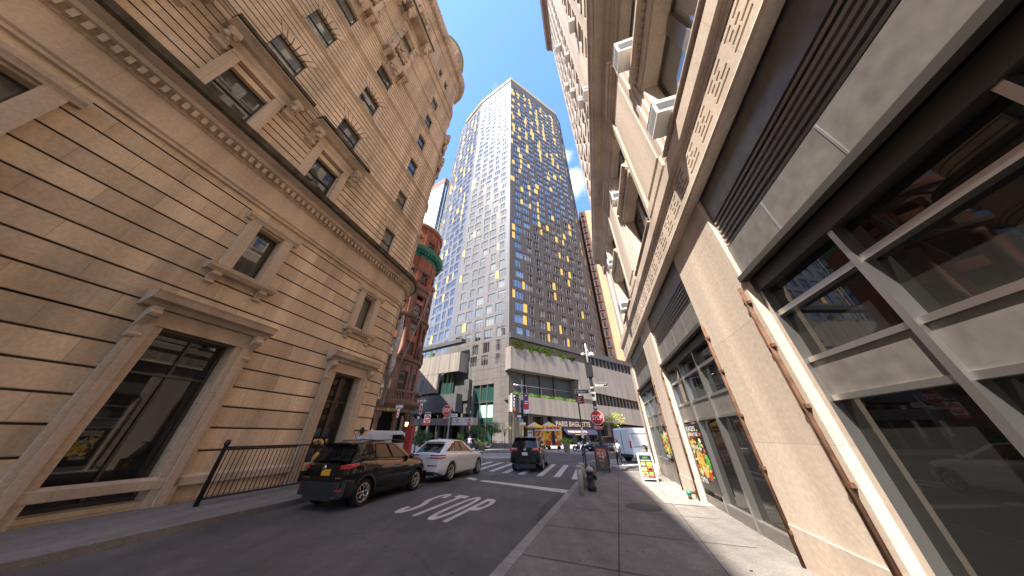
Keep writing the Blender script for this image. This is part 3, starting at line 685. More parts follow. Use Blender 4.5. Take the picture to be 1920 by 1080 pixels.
# ------------------------------------------------------------------ beige office building on the right
RO = Vector((6.0964, 11.1792, 0)); RA = 16.5; RS1 = 5.3; RS0 = -34.0
beige = thing('office_building', 'sunlit beige stone office building with shopfronts and a deep dark-shadowed cornice', 'building', RO, RA)
def rb(mb, name, mats, parent=None, label=None): return mb.build(name, mats, parent or beige, label)
def putr(mb, name, mats, parent, lab=None): return mb.build(name, mats, parent, lab)
bays = [(0 - 6.2 * k, 4.3 - 6.2 * k) for k in range(0, 6)]
bays = [(b[0] - (0 if k == 0 else -.05), b[1]) for k, b in enumerate(bays)]
ops = [(a, b, .0, 6.0, .32) for a, b in bays]
uw = [(-3.35 - 5.2 * k, ) for k in range(-1, 6)]           # far jambs of the tall windows
tall = []
for k in range(-1, 6):
    f = -3.35 - 5.2 * k; tall.append((f - 2.5, f))
for a, b in tall: ops += [(a, b, 7.4, 10.0, .42), (a, b, 10.9, 13.2, .42)]
rows = [16.45 + 2.95 * k for k in range(17)]
slots = []
for zz in rows:
    x = 4.4
    while x > RS0 + 1.5:
        if not (int(round((4.4 - x) / 1.72)) % 6 == 5): slots.append((x - .98, x, zz, zz + 1.85))
        x -= 1.72
ops += [(a, b, c, d, .28) for a, b, c, d in slots]
key = []                                                    # fret of slots cut in the belt
x = RS1 - .25
while x > -16:
    for dx, w_, zz in ((0, .46, .16), (.05, .20, .27), (.28, .2, .27), (.05, .13, .38), (.22, .13, .38), (.0, .2, .49), (.26, .2, .49), (0, .46, .60)):
        key.append((x - dx - w_, x - dx, 6.02 + zz, 6.02 + zz + .045, .05))
    x -= .62
w = MB(); w.wall(RS0, RS1, [(0, 6.0, 0), (6.8, 15.0, 0), (15.0, 67.0, 0)], ops, .3, 0)
w.box(RS0, RS1, -4, -1.2, 0, 66.9, 1); w.box(RS1 - .02, RS1, -14, -.01, 0, 67, 0)
rb(w, 'wall', ['beige', 'dark'])
b_ = MB(); b_.T = Matrix.Translation((0, .14, 0)); b_.wall(RS0, RS1 + .14, [(6.02, 6.8, 0)], key, .05); b_.T = None
b_.box(RS0, RS1 + .14, -.3, .136, 6.0, 6.02); b_.box(RS0, RS1 + .14, -.3, .08, 6.03, 6.79, 1)
b_.mold(RS0, RS1 + .2, [(-.02, 6.8), (.17, 6.8), (.17, 6.84), (.22, 6.88), (.22, 7.22), (.16, 7.26), (.1, 7.32), (-.02, 7.34)])
b_.mold(RS0, RS1 + .16, [(-.02, 5.9), (.16, 5.9), (.18, 5.96), (.15, 6.02), (-.02, 6.02)])
rb(b_, 'fretted_belt', ['beige_trim', 'lime_groove'])
# giant order: pilasters with moulded caps, window surrounds, entablature between the two tall storeys
p_ = MB()
edges = [RS1] + [e for a, b in tall for e in (b, a)]
for k in range(0, len(tall)):
    a, b = tall[k]; nb = tall[k + 1][1] if k + 1 < len(tall) else None
    if nb is None: break
    x0, x1 = nb + .55, a - .55; p_ = MB()                   # stone between two windows
    p_.box(x0, x1, -.02, .12, 7.34, 12.9)
    p_.mold(x0 - .05, x1 + .05, [(-.02, 7.34), (.22, 7.34), (.22, 7.6), (.17, 7.72), (-.02, 7.74)])
    p_.mold(x0 + .14, x1 - .14, [(.12, 7.9), (.15, 7.93), (.15, 12.4), (.12, 12.44)])
    for j, (dz, pr) in enumerate(((12.9, .18), (13.12, .26), (13.34, .34))): p_.box(x0 - .06 - .05 * j, x1 + .06 + .05 * j, -.02, pr, dz, dz + .20)
    rb(p_, 'pilaster', 'beige_trim')
p_ = MB(); p_.box(4.35, RS1, -.02, .12, 7.34, 12.9); p_.box(4.3, RS1 + .06, -.02, .26, 12.9, 13.5); rb(p_, 'pilaster', 'beige_trim')
for a, b in tall:
    p_ = MB()
    for e, sg in ((a, -1), (b, 1)):
        for j, (o0, o1, pr) in enumerate(((0, .14, .05), (.14, .32, .11), (.32, .46, .17))):
            p_.box(e + sg * o0, e + sg * o1, -.02, pr, 7.36, 13.5)
    p_.mold(a - .02, b + .02, [(-.02, 10.004), (.06, 10.004), (.06, 10.12), (.11, 10.16), (.11, 10.34), (.05, 10.36), (.05, 10.42), (.20, 10.56), (.26, 10.6), (.26, 10.7), (.1, 10.76), (.08, 10.89), (-.02, 10.89)])
    x = a
    while x < b: p_.box(x, x + .08, .05, .16, 10.43, 10.54); x += .15
    p_.mold(a - .3, b + .3, [(-.02, 7.345), (.2, 7.345), (.26, 7.36), (.26, 7.39), (-.02, 7.396)])
    rb(p_, 'window_surround', 'beige_trim')
c_ = MB()
c_.mold(RS0, RS1 + .55, [(-.02, 13.5), (.10, 13.5), (.10, 13.7), (.16, 13.76), (.16, 13.98), (.28, 14.1), (.28, 14.22), (.36, 14.3), (.62, 14.34), (.62, 14.44), (.70, 14.5), (.74, 14.78), (.80, 14.84), (.80, 15.0), (.3, 15.14), (-.02, 15.2)])
c_.mold(RS0, RS1 + .2, [(-.02, 15.2), (.12, 15.2), (.12, 15.9), (.06, 16.0), (-.02, 16.02)])
rb(c_, 'cornice', 'beige_trim')
t_ = MB(); t_.mold(RS0, RS1 + .7, [(-.02, 64.8), (.2, 64.9), (.3, 65.6), (.9, 65.9), (1.0, 66.6), (1.1, 66.8), (1.1, 67.2), (-2, 67.4), (-2, 66.5), (-.02, 66.5)]); rb(t_, 'roof_cornice', 'brown')
# upper windows: the 100 that show largest are parts of their own, the rest one part
slots.sort(key=lambda q: q[2] + abs(q[0]) * .25)
rest = MB()
def slot_into(f, a, b, c, d):
    f.box(a, b, -.26, -.2, c, c + .06); f.box(a, b, -.26, -.2, d - .06, d); f.box(a, a + .05, -.26, -.2, c + .06, d - .06); f.box(b - .05, b, -.26, -.2, c + .06, d - .06)
    f.box(a + .05, b - .05, -.26, -.19, (c + d) / 2 - .03, (c + d) / 2 + .03)
    f.face([(a, -.235, c), (b, -.235, c), (b, -.235, d), (a, -.235, d)], 1); f.box(a - .06, b + .06, -.1, .07, c - .12, c, 2)
for i, (a, b, c, d) in enumerate(slots):
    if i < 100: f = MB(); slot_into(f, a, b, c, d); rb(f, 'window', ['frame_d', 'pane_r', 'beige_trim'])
    else: slot_into(rest, a, b, c, d)
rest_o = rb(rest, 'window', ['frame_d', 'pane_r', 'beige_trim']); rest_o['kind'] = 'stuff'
# the tall windows: bronze frame, a broad stone-grey mullion, meeting rails
for a, b in tall:
    for z0, z1 in ((7.42, 9.98), (10.94, 13.18)):
        f = MB(); y = -.36
        f.box(a, a + .07, y - .05, y + .05, z0, z1); f.box(b - .07, b, y - .05, y + .05, z0, z1); f.box(a + .07, b - .07, y - .05, y + .05, z0, z0 + .08); f.box(a + .07, b - .07, y - .05, y + .05, z1 - .08, z1)
        m_ = (a + b) / 2; f.box(m_ - .17, m_ + .17, y - .05, y + .09, z0 + .08, z1 - .08, 1)
        for q0, q1 in ((a + .07, m_ - .17), (m_ + .17, b - .07)): f.box(q0, q1, y - .04, y + .04, (z0 + z1) / 2 - .04, (z0 + z1) / 2 + .04)
        fo = rb(f, 'window', ['frame_d', 'granite'])
        for q0, q1 in ((a + .07, m_ - .17), (m_ + .17, b - .07)):
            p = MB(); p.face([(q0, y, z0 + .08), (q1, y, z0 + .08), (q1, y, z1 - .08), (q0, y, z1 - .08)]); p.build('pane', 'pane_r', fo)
# shopfront bays
for k, (a, b) in enumerate(bays):
    s = MB(); y = -.06
    s.box(a, b, y - .2, y, 5.3, 6.0); s.box(a, b, y - .2, y, 4.05, 4.66)
    for j in range(4):
        x0 = a + (b - a) * j / 4; s.box(x0 - .012, x0 + .012, y - .02, y + .008, 4.06, 4.65, 1)
    s.box(a, b, y - .32, y - .24, 4.66, 5.3, 2)
    for j in range(6):
        zz = 4.70 + j * .104; s.mold(a, b, [(y - .14, zz + .02), (y - .02, zz), (y, zz + .03), (y - .1, zz + .07)], 1)
    s.box(a, b, y, y + .10, 3.96, 4.05, 3); s.box(a, b, y - .3, y - .04, 3.74, 3.96, 3)
    sp = rb(s, 'spandrel', ['granite', 'alu', 'dark', 'frame_d'])
    gl = MB(); yy = -.24
    gl.face([(a, yy, .0), (b, yy, .0), (b, yy, 3.9), (a, yy, 3.9)]); rb(gl, 'shop_window', 'pane_s')
    fr_ = MB()
    for j in range(4):
        x0 = a + .05 + (b - a - .1) * j / 3; fr_.prism([(x0 - .05, .0), (x0 + .05, .0), (x0 + .03, 3.8), (x0 - .03, 3.8)], yy - .02, yy + .12)
    for zz, hh in ((3.3, .07), (2.62, .06), (2.16, .06)): fr_.box(a, b, yy - .02, yy + .09, zz, zz + hh)
    fr_.box(a, b, yy - .02, yy + .07, 2.22, 2.62, 1)
    fr_.box(a, b, yy - .02, yy + .1, 0.0, .9 if k == 0 else .35, 1)
    rb(fr_, 'shop_frame', ['alu', 'granite'])
    if k < 3:
        for e in (a - .10, b + .10):
            pp = MB(); pp.tube([(e, .03, .1), (e, .03, 3.9)], .03, 6); pp.tube([(e + .07, .02, .1), (e + .07, .02, 3.4)], .014, 5)
            for zz in (.5, 1.3, 2.1, 2.9, 3.6): pp.box(e - .06, e + .06, 0, .05, zz, zz + .05)
            rb(pp, 'conduit', 'rust')
for a, b in list(zip([bb[1] for bb in bays[1:]] + [RS0], [bb[0] for bb in bays])) + [(4.3, RS1)]:
    bs = MB(); bs.box(a, b, -.02, .02, 0, .62); rb(bs, 'plinth', 'beige_trim')
bs = MB(); bs.box(0.0, 4.3, -.02, .16, .0, .10); rb(bs, 'shop_step', 'beige_trim')
# shop posters, each printed on its own sheet behind the glass
def poster_food(name, a, b, z0, z1, lines, blobs, base):
    m_ = MB(); y = -.10
    m_.box(a, b, y - .01, y, z0, z1, 0)
    for i, (u, v, r, mi) in enumerate(blobs): m_.lathe([(r, 0), (r * .9, .006), (.01, .007)], (a + (b - a) * u, y, z0 + (z1 - z0) * v), 14, mi, False, 'y')
    rp = random.Random(int(abs(a) * 100))
    for _ in range(70):
        r = rp.uniform(.03, .10); u, v = rp.uniform(.08, .92), rp.uniform(.2, .9); m_.ball((a + (b - a) * u, y + .004, z0 + (z1 - z0) * v), (r, .006, r * rp.uniform(.5, 1.0)), rp.choice((2, 2, 3, 4, 5, 5, 0)), 8, 5, .5)
    for t_, u0, u1, v0, v1, mi in lines:
        letters(m_, t_, lambda p, q: (b - (b - a) * (u0 + (u1 - u0) * p), y + .016, z0 + (z1 - z0) * (v0 + (v1 - v0) * q)), mi, .02)
    return rb(m_, name, [base, 'white', 'food_red', 'food_green', 'food_yellow', 'food_cream'])
M['food_red'] = plain('food_red', (.45, .06, .02), .5, var=.5, vs_=25); M['food_green'] = plain('food_green', (.10, .38, .04), .5, var=.5, vs_=30)
M['food_yellow'] = plain('food_yellow', (.75, .45, .06), .5, var=.4, vs_=30); M['food_cream'] = plain('food_cream', (.7, .55, .35), .5, var=.4, vs_=20)
M['poster_black'] = plain('poster_black', (.012, .012, .012), .3)
poster_food('food_poster', .30, 1.85, .98, 1.95, [('FRESH', .15, .6, .03, .13, 1)], [(.75, .55, .30, 2), (.75, .55, .22, 4), (.42, .62, .25, 3), (.5, .8, .2, 5), (.2, .45, .24, 2), (.32, .28, .18, 3), (.55, .32, .2, 4), (.15, .7, .16, 5), (.88, .3, .14, 3)], 'poster_black')
poster_food('food_poster', -3.4, -2.1, .5, 2.1, [('BURGERS', .1, .75, .88, .96, 1), ('& SANDWICHES', .1, .8, .80, .86, 1), ('FEATURING', .1, .6, .60, .66, 1), ('OPEN', .1, .5, .1, .18, 1)], [(.5, .40, .36, 4), (.5, .40, .27, 5), (.2, .42, .2, 3), (.8, .75, .2, 4), (.25, .22, .12, 2)], 'poster_black')
# ------------------------------------------------------------------ the dark brick tower
tower = thing('tower_block', 'tall dark brick residential tower with scattered ochre panels and concrete terraces at its foot', 'building', (C0.x, C0.y, 0), 90)
TB = Vector((C0.x, C0.y, 0))
def put_t(mb, name, mats, parent=None, label=None):
    o = mb.build(name, mats, parent or tower, label)
    if parent is None: o.matrix_parent_inverse = Matrix.Translation(-TB)
    return o
P3 = [(-45, 112), (-31.2, 80.5), (-27.8, 75.8), (-16.6, 65.0), (C0.x, C0.y), (26.1, 72.0), (29.5, 77.3), (36.5, 98), (30, 115)]
P3 = [Vector(p) for p in P3]
ZTOP = 165.5; FH = 3.42; Z0 = 21.8
wins_t = []; panels_t = []
wl = MB()
rng = random.Random(11)
def facet(i, ncol, mi, prob, marg=1.2, ztop=ZTOP):
    """a flat side of the tower, seen from outside, from point i+1 to point i"""
    a, b = P3[i + 1], P3[i]; d = b - a; W = d.length; az = math.degrees(math.atan2(d.x, d.y))
    T = frame_mat(a, az); ops = []
    pitch = (W - 2 * marg) / ncol
    nfl = int((ztop - 4 - Z0) / FH)
    for k in range(nfl):
        z = Z0 + FH * k; t = (z - Z0) / (ztop - Z0); h = 2.35 if z < 140 else 2.2; row = []
        for c in range(ncol):
            big = rng.random() < .62; hw = (1.28 if big else .92) * min(1, pitch / 3.4)
            x = marg + pitch * (c + .5) + rng.choice((-.34, -.1, .12, .36)) * min(1, pitch / 3.4)
            row.append((max(hw + .35, min(W - hw - .35, x)), hw, big))
        for c, (x, hw, big) in enumerate(row):
            ops.append((x - hw, x + hw, z + .45, z + .45 + h, .22)); wins_t.append((z, T, x - hw, x + hw, z + .45, z + .45 + h, big))
            pr = prob[0] + (prob[1] - prob[0]) * t ** 1.6
            if rng.random() < pr:
                nx = x + hw + .03; end = row[c + 1][0] - row[c + 1][1] - .03 if c + 1 < ncol else W - .04
                pw = end - nx
                if pw < .35: continue
                pw = min(pw, rng.choice((.75, .95, 1.15)) if t < .4 else rng.choice((1.1, 1.6, 2.2)))
                if rng.random() < .5 and c + 1 < ncol: nx = end - pw
                panels_t.append((z, T, nx, nx + pw, z + .38, z + .47 + h + (rng.choice((0, .45, .9)) if t > .5 else 0)))
    if i == 3:                                   # two extra rows low on the flank, and slits by the corner
        for x, hw, z0_, z1_ in ((10.3, 1.0, 16.0, 18.3), (6.9, 1.0, 15.9, 18.2), (3.1, .55, 15.8, 18.1), (10.0, .95, 18.8, 21.2), (6.6, .95, 18.8, 21.3), (3.0, .55, 18.9, 21.5)):
            ops.append((x - hw, x + hw, z0_, z1_, .22)); wins_t.append((z0_, T, x - hw, x + hw, z0_, z1_, True))
    # keep panels out of neighbouring windows
    wl.T = T; wl.wall(0, W, [(14, ztop, 0)], ops, .22, mi); wl.T = None
    return T, W
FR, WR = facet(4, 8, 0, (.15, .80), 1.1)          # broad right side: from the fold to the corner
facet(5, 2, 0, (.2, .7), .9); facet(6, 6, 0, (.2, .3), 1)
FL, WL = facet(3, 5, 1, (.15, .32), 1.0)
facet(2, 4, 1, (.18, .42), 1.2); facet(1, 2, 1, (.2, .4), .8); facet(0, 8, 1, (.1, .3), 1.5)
# corner below the windows down to the pavement, left flank with the glazed lobby
wl.T = FL; wl.wall(0, WL, [(0, 14, 0)], [(3.75, 9.8, 0, 11.6, .5), (11.0, 12.4, 5.0, 9.2, .3)], .4, 1)
for x in (3.1, 7.0, 10.6): wl.box(x - .03, x + .03, -.01, .006, 11.7, 21, 2)
for zz in (12.6, 14.9, 17.4, 21.4): wl.box(0, 14, -.01, .006, zz - .03, zz + .03, 2)
wl.T = FR; wl.wall(WR - 2.2, WR, [(0, 14, 0)], [], .4, 0)
wl.T = None
put_t(wl, 'brick_wall', ['brick_dark', 'brick_sunlit', 'seam'])
core = MB(); core.slab([tuple(p.lerp(Vector((0, 95)), .03) ) for p in P3], 0, ZTOP - 3, 0); put_t(core, 'roof_slab', 'concrete_d')
# parapet frame
pp = MB()
for i in (4, 5, 6):
    a, b = P3[i + 1], P3[i]; d = b - a; pp.T = frame_mat(a, math.degrees(math.atan2(d.x, d.y))); W = d.length
    pp.box(0, W, -.6, .06, ZTOP - .2, ZTOP + 2.2 if i == 4 else ZTOP + 1.6)
for i in (3, 2):
    a, b = P3[i + 1], P3[i]; d = b - a; pp.T = frame_mat(a, math.degrees(math.atan2(d.x, d.y))); W = d.length
    pp.box(0, W, -.6, .5, ZTOP - 2.6, ZTOP - .4, 0); pp.box(.8, W * .75, -.6, -.05, ZTOP - 4.4, ZTOP - 2.62, 1)
pp.T = None
put_t(pp, 'roof_parapet', ['parapet', 'dark'])
def twin(f, a, b, c, d, big):
    t = .05; f.box(a, b, -.20, -.10, c, c + t, 0); f.box(a, b, -.20, -.10, d - t, d, 0); f.box(a, a + t, -.2, -.1, c + t, d - t, 0); f.box(b - t, b, -.2, -.1, c + t, d - t, 0)
    for q in ((.30, .70) if big else (.5,)): x = a + (b - a) * q; f.box(x - .035, x + .035, -.2, -.09, c + t, d - t, 0)
    f.face([(a, -.15, c), (b, -.15, c), (b, -.15, d), (a, -.15, d)], 1)
wins_t.sort(key=lambda q: q[0]); rest = MB()
for i, (z, T, a, b, c, d, big) in enumerate(wins_t):
    f = MB() if i < 100 else rest; f.T = T; twin(f, a, b, c, d, big)
    if i < 100: put_t(f, 'window', ['frame', 'pane_t'])
r_o = put_t(rest, 'window', ['frame', 'pane_t']); r_o['kind'] = 'stuff'
panels_t.sort(key=lambda q: q[0]); rest = MB()
for i, (z, T, a, b, c, d) in enumerate(panels_t):
    f = MB() if i < 100 else rest; f.T = T; f.box(a, b, -.1, .02, c, d)
    if i < 100: put_t(f, 'ochre_panel', 'yellow')
if rest.v: put_t(rest, 'ochre_panel', 'yellow')['kind'] = 'stuff'
# ------ right-hand podium: x runs back along the street (negative = away from the corner), y towards the street
FX = frame_mat(C0, 57.6 + 180)
def S(s): return -s
pd = MB(); pd.T = FX
def poly(mb, pts, y0, y1, m=0): mb.prism([(-s, z) for s, z in pts], y0, y1, m)
SE = 62
poly(pd, [(-.75, 13.95), (-.75, 18.8), (SE, 16.4), (SE, 7.5), (42, 9.9), (23.2, 11.1), (23.2, 9.2), (19.0, 9.35), (19.0, 13.55)], 1.6, 2.0)
poly(pd, [(-.75, 5.8), (-.75, 8.75), (18.6, 8.4), (SE, 7.2), (SE, 3.2), (42, 3.9)], 1.2, 2.0)
poly(pd, [(-.75, 13.95), (-.75, 18.8), (-.4, 18.8), (-.4, 13.95)], -.2, 1.6)
poly(pd, [(19.0, 8.4), (19.0, 13.6), (23.2, 13.5), (23.2, 8.3)], -2.5, 1.6)
put_t(pd, 'terrace_wall', 'concrete')
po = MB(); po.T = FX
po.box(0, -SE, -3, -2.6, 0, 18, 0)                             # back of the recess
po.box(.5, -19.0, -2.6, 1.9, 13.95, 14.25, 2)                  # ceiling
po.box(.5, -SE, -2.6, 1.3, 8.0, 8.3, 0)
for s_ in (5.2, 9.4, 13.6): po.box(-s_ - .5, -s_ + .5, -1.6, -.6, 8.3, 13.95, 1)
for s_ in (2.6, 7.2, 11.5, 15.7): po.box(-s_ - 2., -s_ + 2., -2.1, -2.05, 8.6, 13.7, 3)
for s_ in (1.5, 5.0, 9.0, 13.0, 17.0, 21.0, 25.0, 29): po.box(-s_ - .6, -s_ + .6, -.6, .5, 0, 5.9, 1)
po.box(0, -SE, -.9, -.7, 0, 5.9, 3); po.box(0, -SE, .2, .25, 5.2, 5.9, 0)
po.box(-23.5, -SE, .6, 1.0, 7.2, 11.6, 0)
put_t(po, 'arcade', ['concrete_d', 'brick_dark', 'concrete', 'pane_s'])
wn = MB(); wn.T = FX
for k in range(26):
    s_ = 24 + k * 1.35; z1 = 11.0 - .048 * (s_ - 23); z0 = 8.15 - .024 * (s_ - 23)
    wn.box(-s_ - .55, -s_ + .25, 1.05, 1.1, z0, z1, 1); wn.box(-s_ - .9, -s_ - .6, 1.0, 1.35, z0, z1, 0)
put_t(wn, 'strip_window', ['granite', 'pane_s'])
bm = MB(); bm.T = FX
poly(bm, [(-.75, 20.8), (-.75, 22.0), (SE, 20.4), (SE, 19.0)], 1.0, 2.0)
for k in range(24): s_ = 25 + k * 1.55; bm.box(-s_ - .3, -s_ + .3, .9, 1.7, 16.6, 20.6, 0)
put_t(bm, 'pergola_beam', 'concrete_d')
# lamps on the arcade ceiling and thin rails
rl = MB(); rl.T = FX
rl.tube([(-.2, 1.5, 10.9), (-18.5, 1.3, 10.6)], .035, 5)
for s_ in (4, 8, 12): rl.tube([(-s_, .8, 8.6), (-s_, .8, 10.9)], .05, 5)
put_t(rl, 'handrail', 'alu')
# ------ left podium
pl = MB(); pl.T = FB = frame_mat(C0, -57.8)
def lpoly(mb, pts, y0, y1, m=0): mb.prism(pts, y0, y1, m)
lpoly(pl, [(12.0, 14.7), (12.0, 19.2), (60, 19.9), (60, 10.2), (18.5, 10.4), (18.5, 14.8)], 2.4, 3.0, 0)
pl.box(12.0, 12.4, -.5, 2.4, 14.7, 19.2, 0)
for x in (15.3, 18.7, 22.2, 26, 30): pl.box(x - .04, x + .04, 2.9, 3.008, 10.6, 19.3, 2)
pl.box(18.5, 60, 2.9, 3.008, 14.72, 14.8, 2)
put_t(pl, 'terrace_wall', ['concrete', 'brick_sunlit', 'seam'])
gl2 = MB(); gl2.T = FB; gl2.box(14.6, 18.5, 1.4, 1.5, 10, 14.9, 0); gl2.box(23.2, 24.6, 2.98, 3.02, 11.0, 13.8, 1); gl2.box(26.5, 29, 2.98, 3.02, 11.6, 15.0, 0)
for x in (15.3, 16.6, 18.2): gl2.box(x - .07, x + .07, 1.5, 1.7, 10, 14.9, 2)
put_t(gl2, 'podium_window', ['pane_g', 'concrete_d', 'alu'])
bm2 = MB(); bm2.T = FB; lpoly(bm2, [(12.0, 21.7), (12.0, 22.6), (60, 22.5), (60, 21.5)], 1.5, 3.0); put_t(bm2, 'pergola_beam', 'concrete_d')
dk = MB(); dk.T = FB
lpoly(dk, [(11.6, 6.1), (11.6, 9.8), (60, 10.3), (60, 6.2)], 1.0, 3.2, 0); dk.box(10.2, 60, -1, 1.0, 5.9, 13.0, 0); dk.box(10.3, 60, .2, .6, 0, 6.0, 1)
dk.box(9.9, 13.2, .6, 1.4, 8.4, 10.3, 0)
for x in (11, 14.2, 17.5, 20.8, 24, 28): dk.box(x - .25, x + .25, .3, 1.6, 0, 5.9, 0); dk.box(x + .5, x + 1.7, .55, .66, 0, 2.5, 2)
put_t(dk, 'entrance_block', ['concrete_d', 'pane_s', 'frame'])
cp = MB(); cp.T = FB; lpoly(cp, [(6.4, 3.55), (6.4, 4.85), (46, 5.5), (46, 4.1)], 1.6, 3.4, 0)
lpoly(cp, [(6.38, 3.5), (6.38, 4.9), (11.8, 5.02), (11.8, 3.63)], 3.4, 3.5, 1)
letters(cp, '15', lambda u, v: (10.6 - .5 * u, 3.504, 4.3 + .42 * v), 2, .03); letters(cp, 'WILLIAM', lambda u, v: (10.9 - 1.1 * u, 3.504, 3.95 + .16 * v), 2)
put_t(cp, 'canopy', ['concrete', 'white', 'black'])
lb = MB(); lb.T = FB; lb.face([(3.75, -.4, 0), (9.8, -.4, 0), (9.8, -.4, 11.6), (3.75, -.4, 11.6)]); put_t(lb, 'lobby_glass', 'pane_g')
lm = MB(); lm.T = FB
for x in (3.85, 5.7, 7.6, 9.7): lm.box(x - .11, x + .11, -.4, -.05, 0, 11.6)
for zz in (3.6, 7.9): lm.box(3.75, 9.8, -.38, -.12, zz, zz + .22)
put_t(lm, 'lobby_frame', 'alu')
# pale green patch over the lobby glass, with light painted into its colour
lc = MB(); lc.T = FB; lc.mesh([(3.9, -.395, 5.0), (8.6, -.395, 5.0), (8.0, -.395, 7.4), (3.9, -.395, 7.4)], [[0, 1, 2, 3]]); put_t(lc, 'painted_lobby_light', plain('painted_lobby_light', (.38, .72, .54), .6))
# ------ the bakery fascia under the arcade
M['plum'] = plain('plum_fascia', (.022, .017, .035), .5); M['plum2'] = plain('plum_awning', (.02, .016, .05), .7)
sg = tag(MB(), 'x', 'x') if False else None
bk = thing('shop_fascia', 'dark plum bakery fascia and awning with pale lettering under the concrete arcade', 'shop sign', tuple(FX @ Vector((-16.2, 1.2, 0))), 57.6 + 180)
def bx(s): return -(s - 16.2)
q = MB(); q.box(bx(9.9), bx(23.6), -.3, .35, 3.0, 5.15); q.build('fascia', 'plum', bk)
q = MB(); q.mold(bx(13.0), bx(22.6), [(.35, 3.0), (1.5, 2.05), (1.5, 1.85), (.3, 2.75)]); q.build('awning', 'plum2', bk)
q = MB(); letters(q, 'PARIS BAGUETTE', lambda u, v: (bx(10.9 + 10.5 * u), .356, 3.45 + 1.0 * v), 0, .025); q.build('lettering', 'food_cream', bk)
q = MB(); letters(q, 'PARIS BAGUETTE', lambda u, v: (bx(13.6 + 5.6 * u), .36 + 1.1 * (1 - (.25 + .35 * v)), 2.2 + .75 * (.15 + .5 * v)), 0, .02); letters(q, 'BAKERY CAFE', lambda u, v: (bx(15.2 + 3.2 * u), 1.504, 1.87 + .14 * v), 0, .02)
q.build('awning_lettering', 'food_cream', bk)
# ------ PARK blade sign
pk = thing('parking_sign', 'upright black blade sign reading PARK on the tower corner', 'sign', tuple(FX @ Vector((.1, 2.05, 5.75))), 57.6 + 180)
q = MB(); q.box(-1.0, .62, 0, .42, 0, 3.2, 0); q.box(.62, .64, -.02, .44, -.02, 3.22, 1); q.build('case', ['black', 'white'], pk)
q = MB()
for i, ch in enumerate('PARK'): letters(q, ch, lambda u, v, i=i: (.30 - .42 * u, .426, 2.52 - .56 * i + .42 * v), 0, .03)
q.build('lettering', 'white', pk)
q = MB(); q.lathe([(.30, 0), (.30, .012), (.02, .014)], (.1, .42, .45), 16, 0, False, 'y'); letters(q, 'P', lambda u, v: (.2 - .2 * u, .44, .3 + .3 * v), 1, .02); q.build('roundel', [plain('sign_orange', (.75, .10, .02), .5), 'black'], pk)
# ------------------------------------------------------------------ red brick round-cornered building
DC = Vector((-16.4, 32.0)); DR = 4.0
delm = thing('brick_corner_building', 'brownstone and red brick building with a rounded corner, columned porch and green copper cornice', 'building', (DC.x, DC.y, 0), 90)
DT = Matrix.Translation(-Vector((DC.x, DC.y, 0)))
def put_d(mb, name, mats, parent=None):
    o = mb.build(name, mats, parent or delm)
    return o
def drum(s, y, z):
    """path coordinate s runs round the drum, facing the camera at s = 0, positive to the right"""
    a = s / DR; d0 = R_(152)                                   # bearing that faces the camera
    b = d0 - a; lim = R_(125)
    aa = max(-lim, min(lim, a)); b = d0 - aa; r = (a - aa) * DR
    p = Vector((math.sin(b), math.cos(b))) * (DR + y)
    if r: t = Vector((-math.cos(b), math.sin(b))); p += t * r
    return (p.x, p.y, z)
DB = [DR * R_(-125 + 6.25 * i) for i in range(41)]
def dmb(): return MB(drum, DB)
S0, S1 = -26, 26
bayw = DR * R_(36)
ops = []
for k in range(-7, 8):
    c = k * bayw
    for z0, z1 in ((5.6, 8.4), (10.4, 12.0), (12.9, 14.6), (15.6, 17.2), (17.9, 18.6), (20.4, 22.3), (27.0, 28.3)): ops.append((c - .62, c + .62, z0, z1, .3))
w = dmb()
w.wall(S0, S1, [(4.6, 9.4, 0)], [o for o in ops if o[3] < 9.4], .3, 0); w.wall(S0, S1, [(9.4, 26.0, 0)], [o for o in ops if 9.4 < o[2] < 26], .3, 1); w.wall(S0, S1, [(26.0, 30.6, .0)], [o for o in ops if o[2] > 26], .3, 1)
w.wall(S0, S1, [(0, 4.6, .9)], [], .3, 0)
put_d(w, 'wall', ['brown', 'brick_red'])
b_ = dmb()
b_.mold(S0, S1, [(-.02, 9.2), (.1, 9.2), (.2, 9.45), (.55, 9.6), (.62, 9.9), (-.02, 10.1)]); b_.mold(S0, S1, [(-.02, 14.65), (.12, 14.7), (.3, 14.95), (.55, 15.05), (.6, 15.35), (-.02, 15.5)])
b_.mold(S0, S1, [(-.02, 18.7), (.1, 18.7), (.12, 19.4), (.3, 19.5), (.34, 19.8), (-.02, 19.9)])
b_.mold(S0, S1, [(-.02, 22.35), (.12, 22.4), (.16, 22.8), (-.02, 22.9)])
for k in range(-7, 8):
    c = (k + .5) * bayw
    b_.lathe([(.30, 10.0), (.30, 10.25), (.22, 10.3), (.20, 14.1), (.30, 14.3), (.32, 14.7)], (c, .18, 0), 10); b_.box(c - .3, c + .3, -.02, .22, 15.4, 18.7); b_.box(c - .26, c + .26, -.02, .14, 5.4, 9.2)
    b_.lathe([(.22, 10.1), (.16, 10.9), (.2, 11.1), (.0, 11.7)], (c, .5, 0), 8)
put_d(b_, 'stone_trim', 'brown')
t_ = dmb()
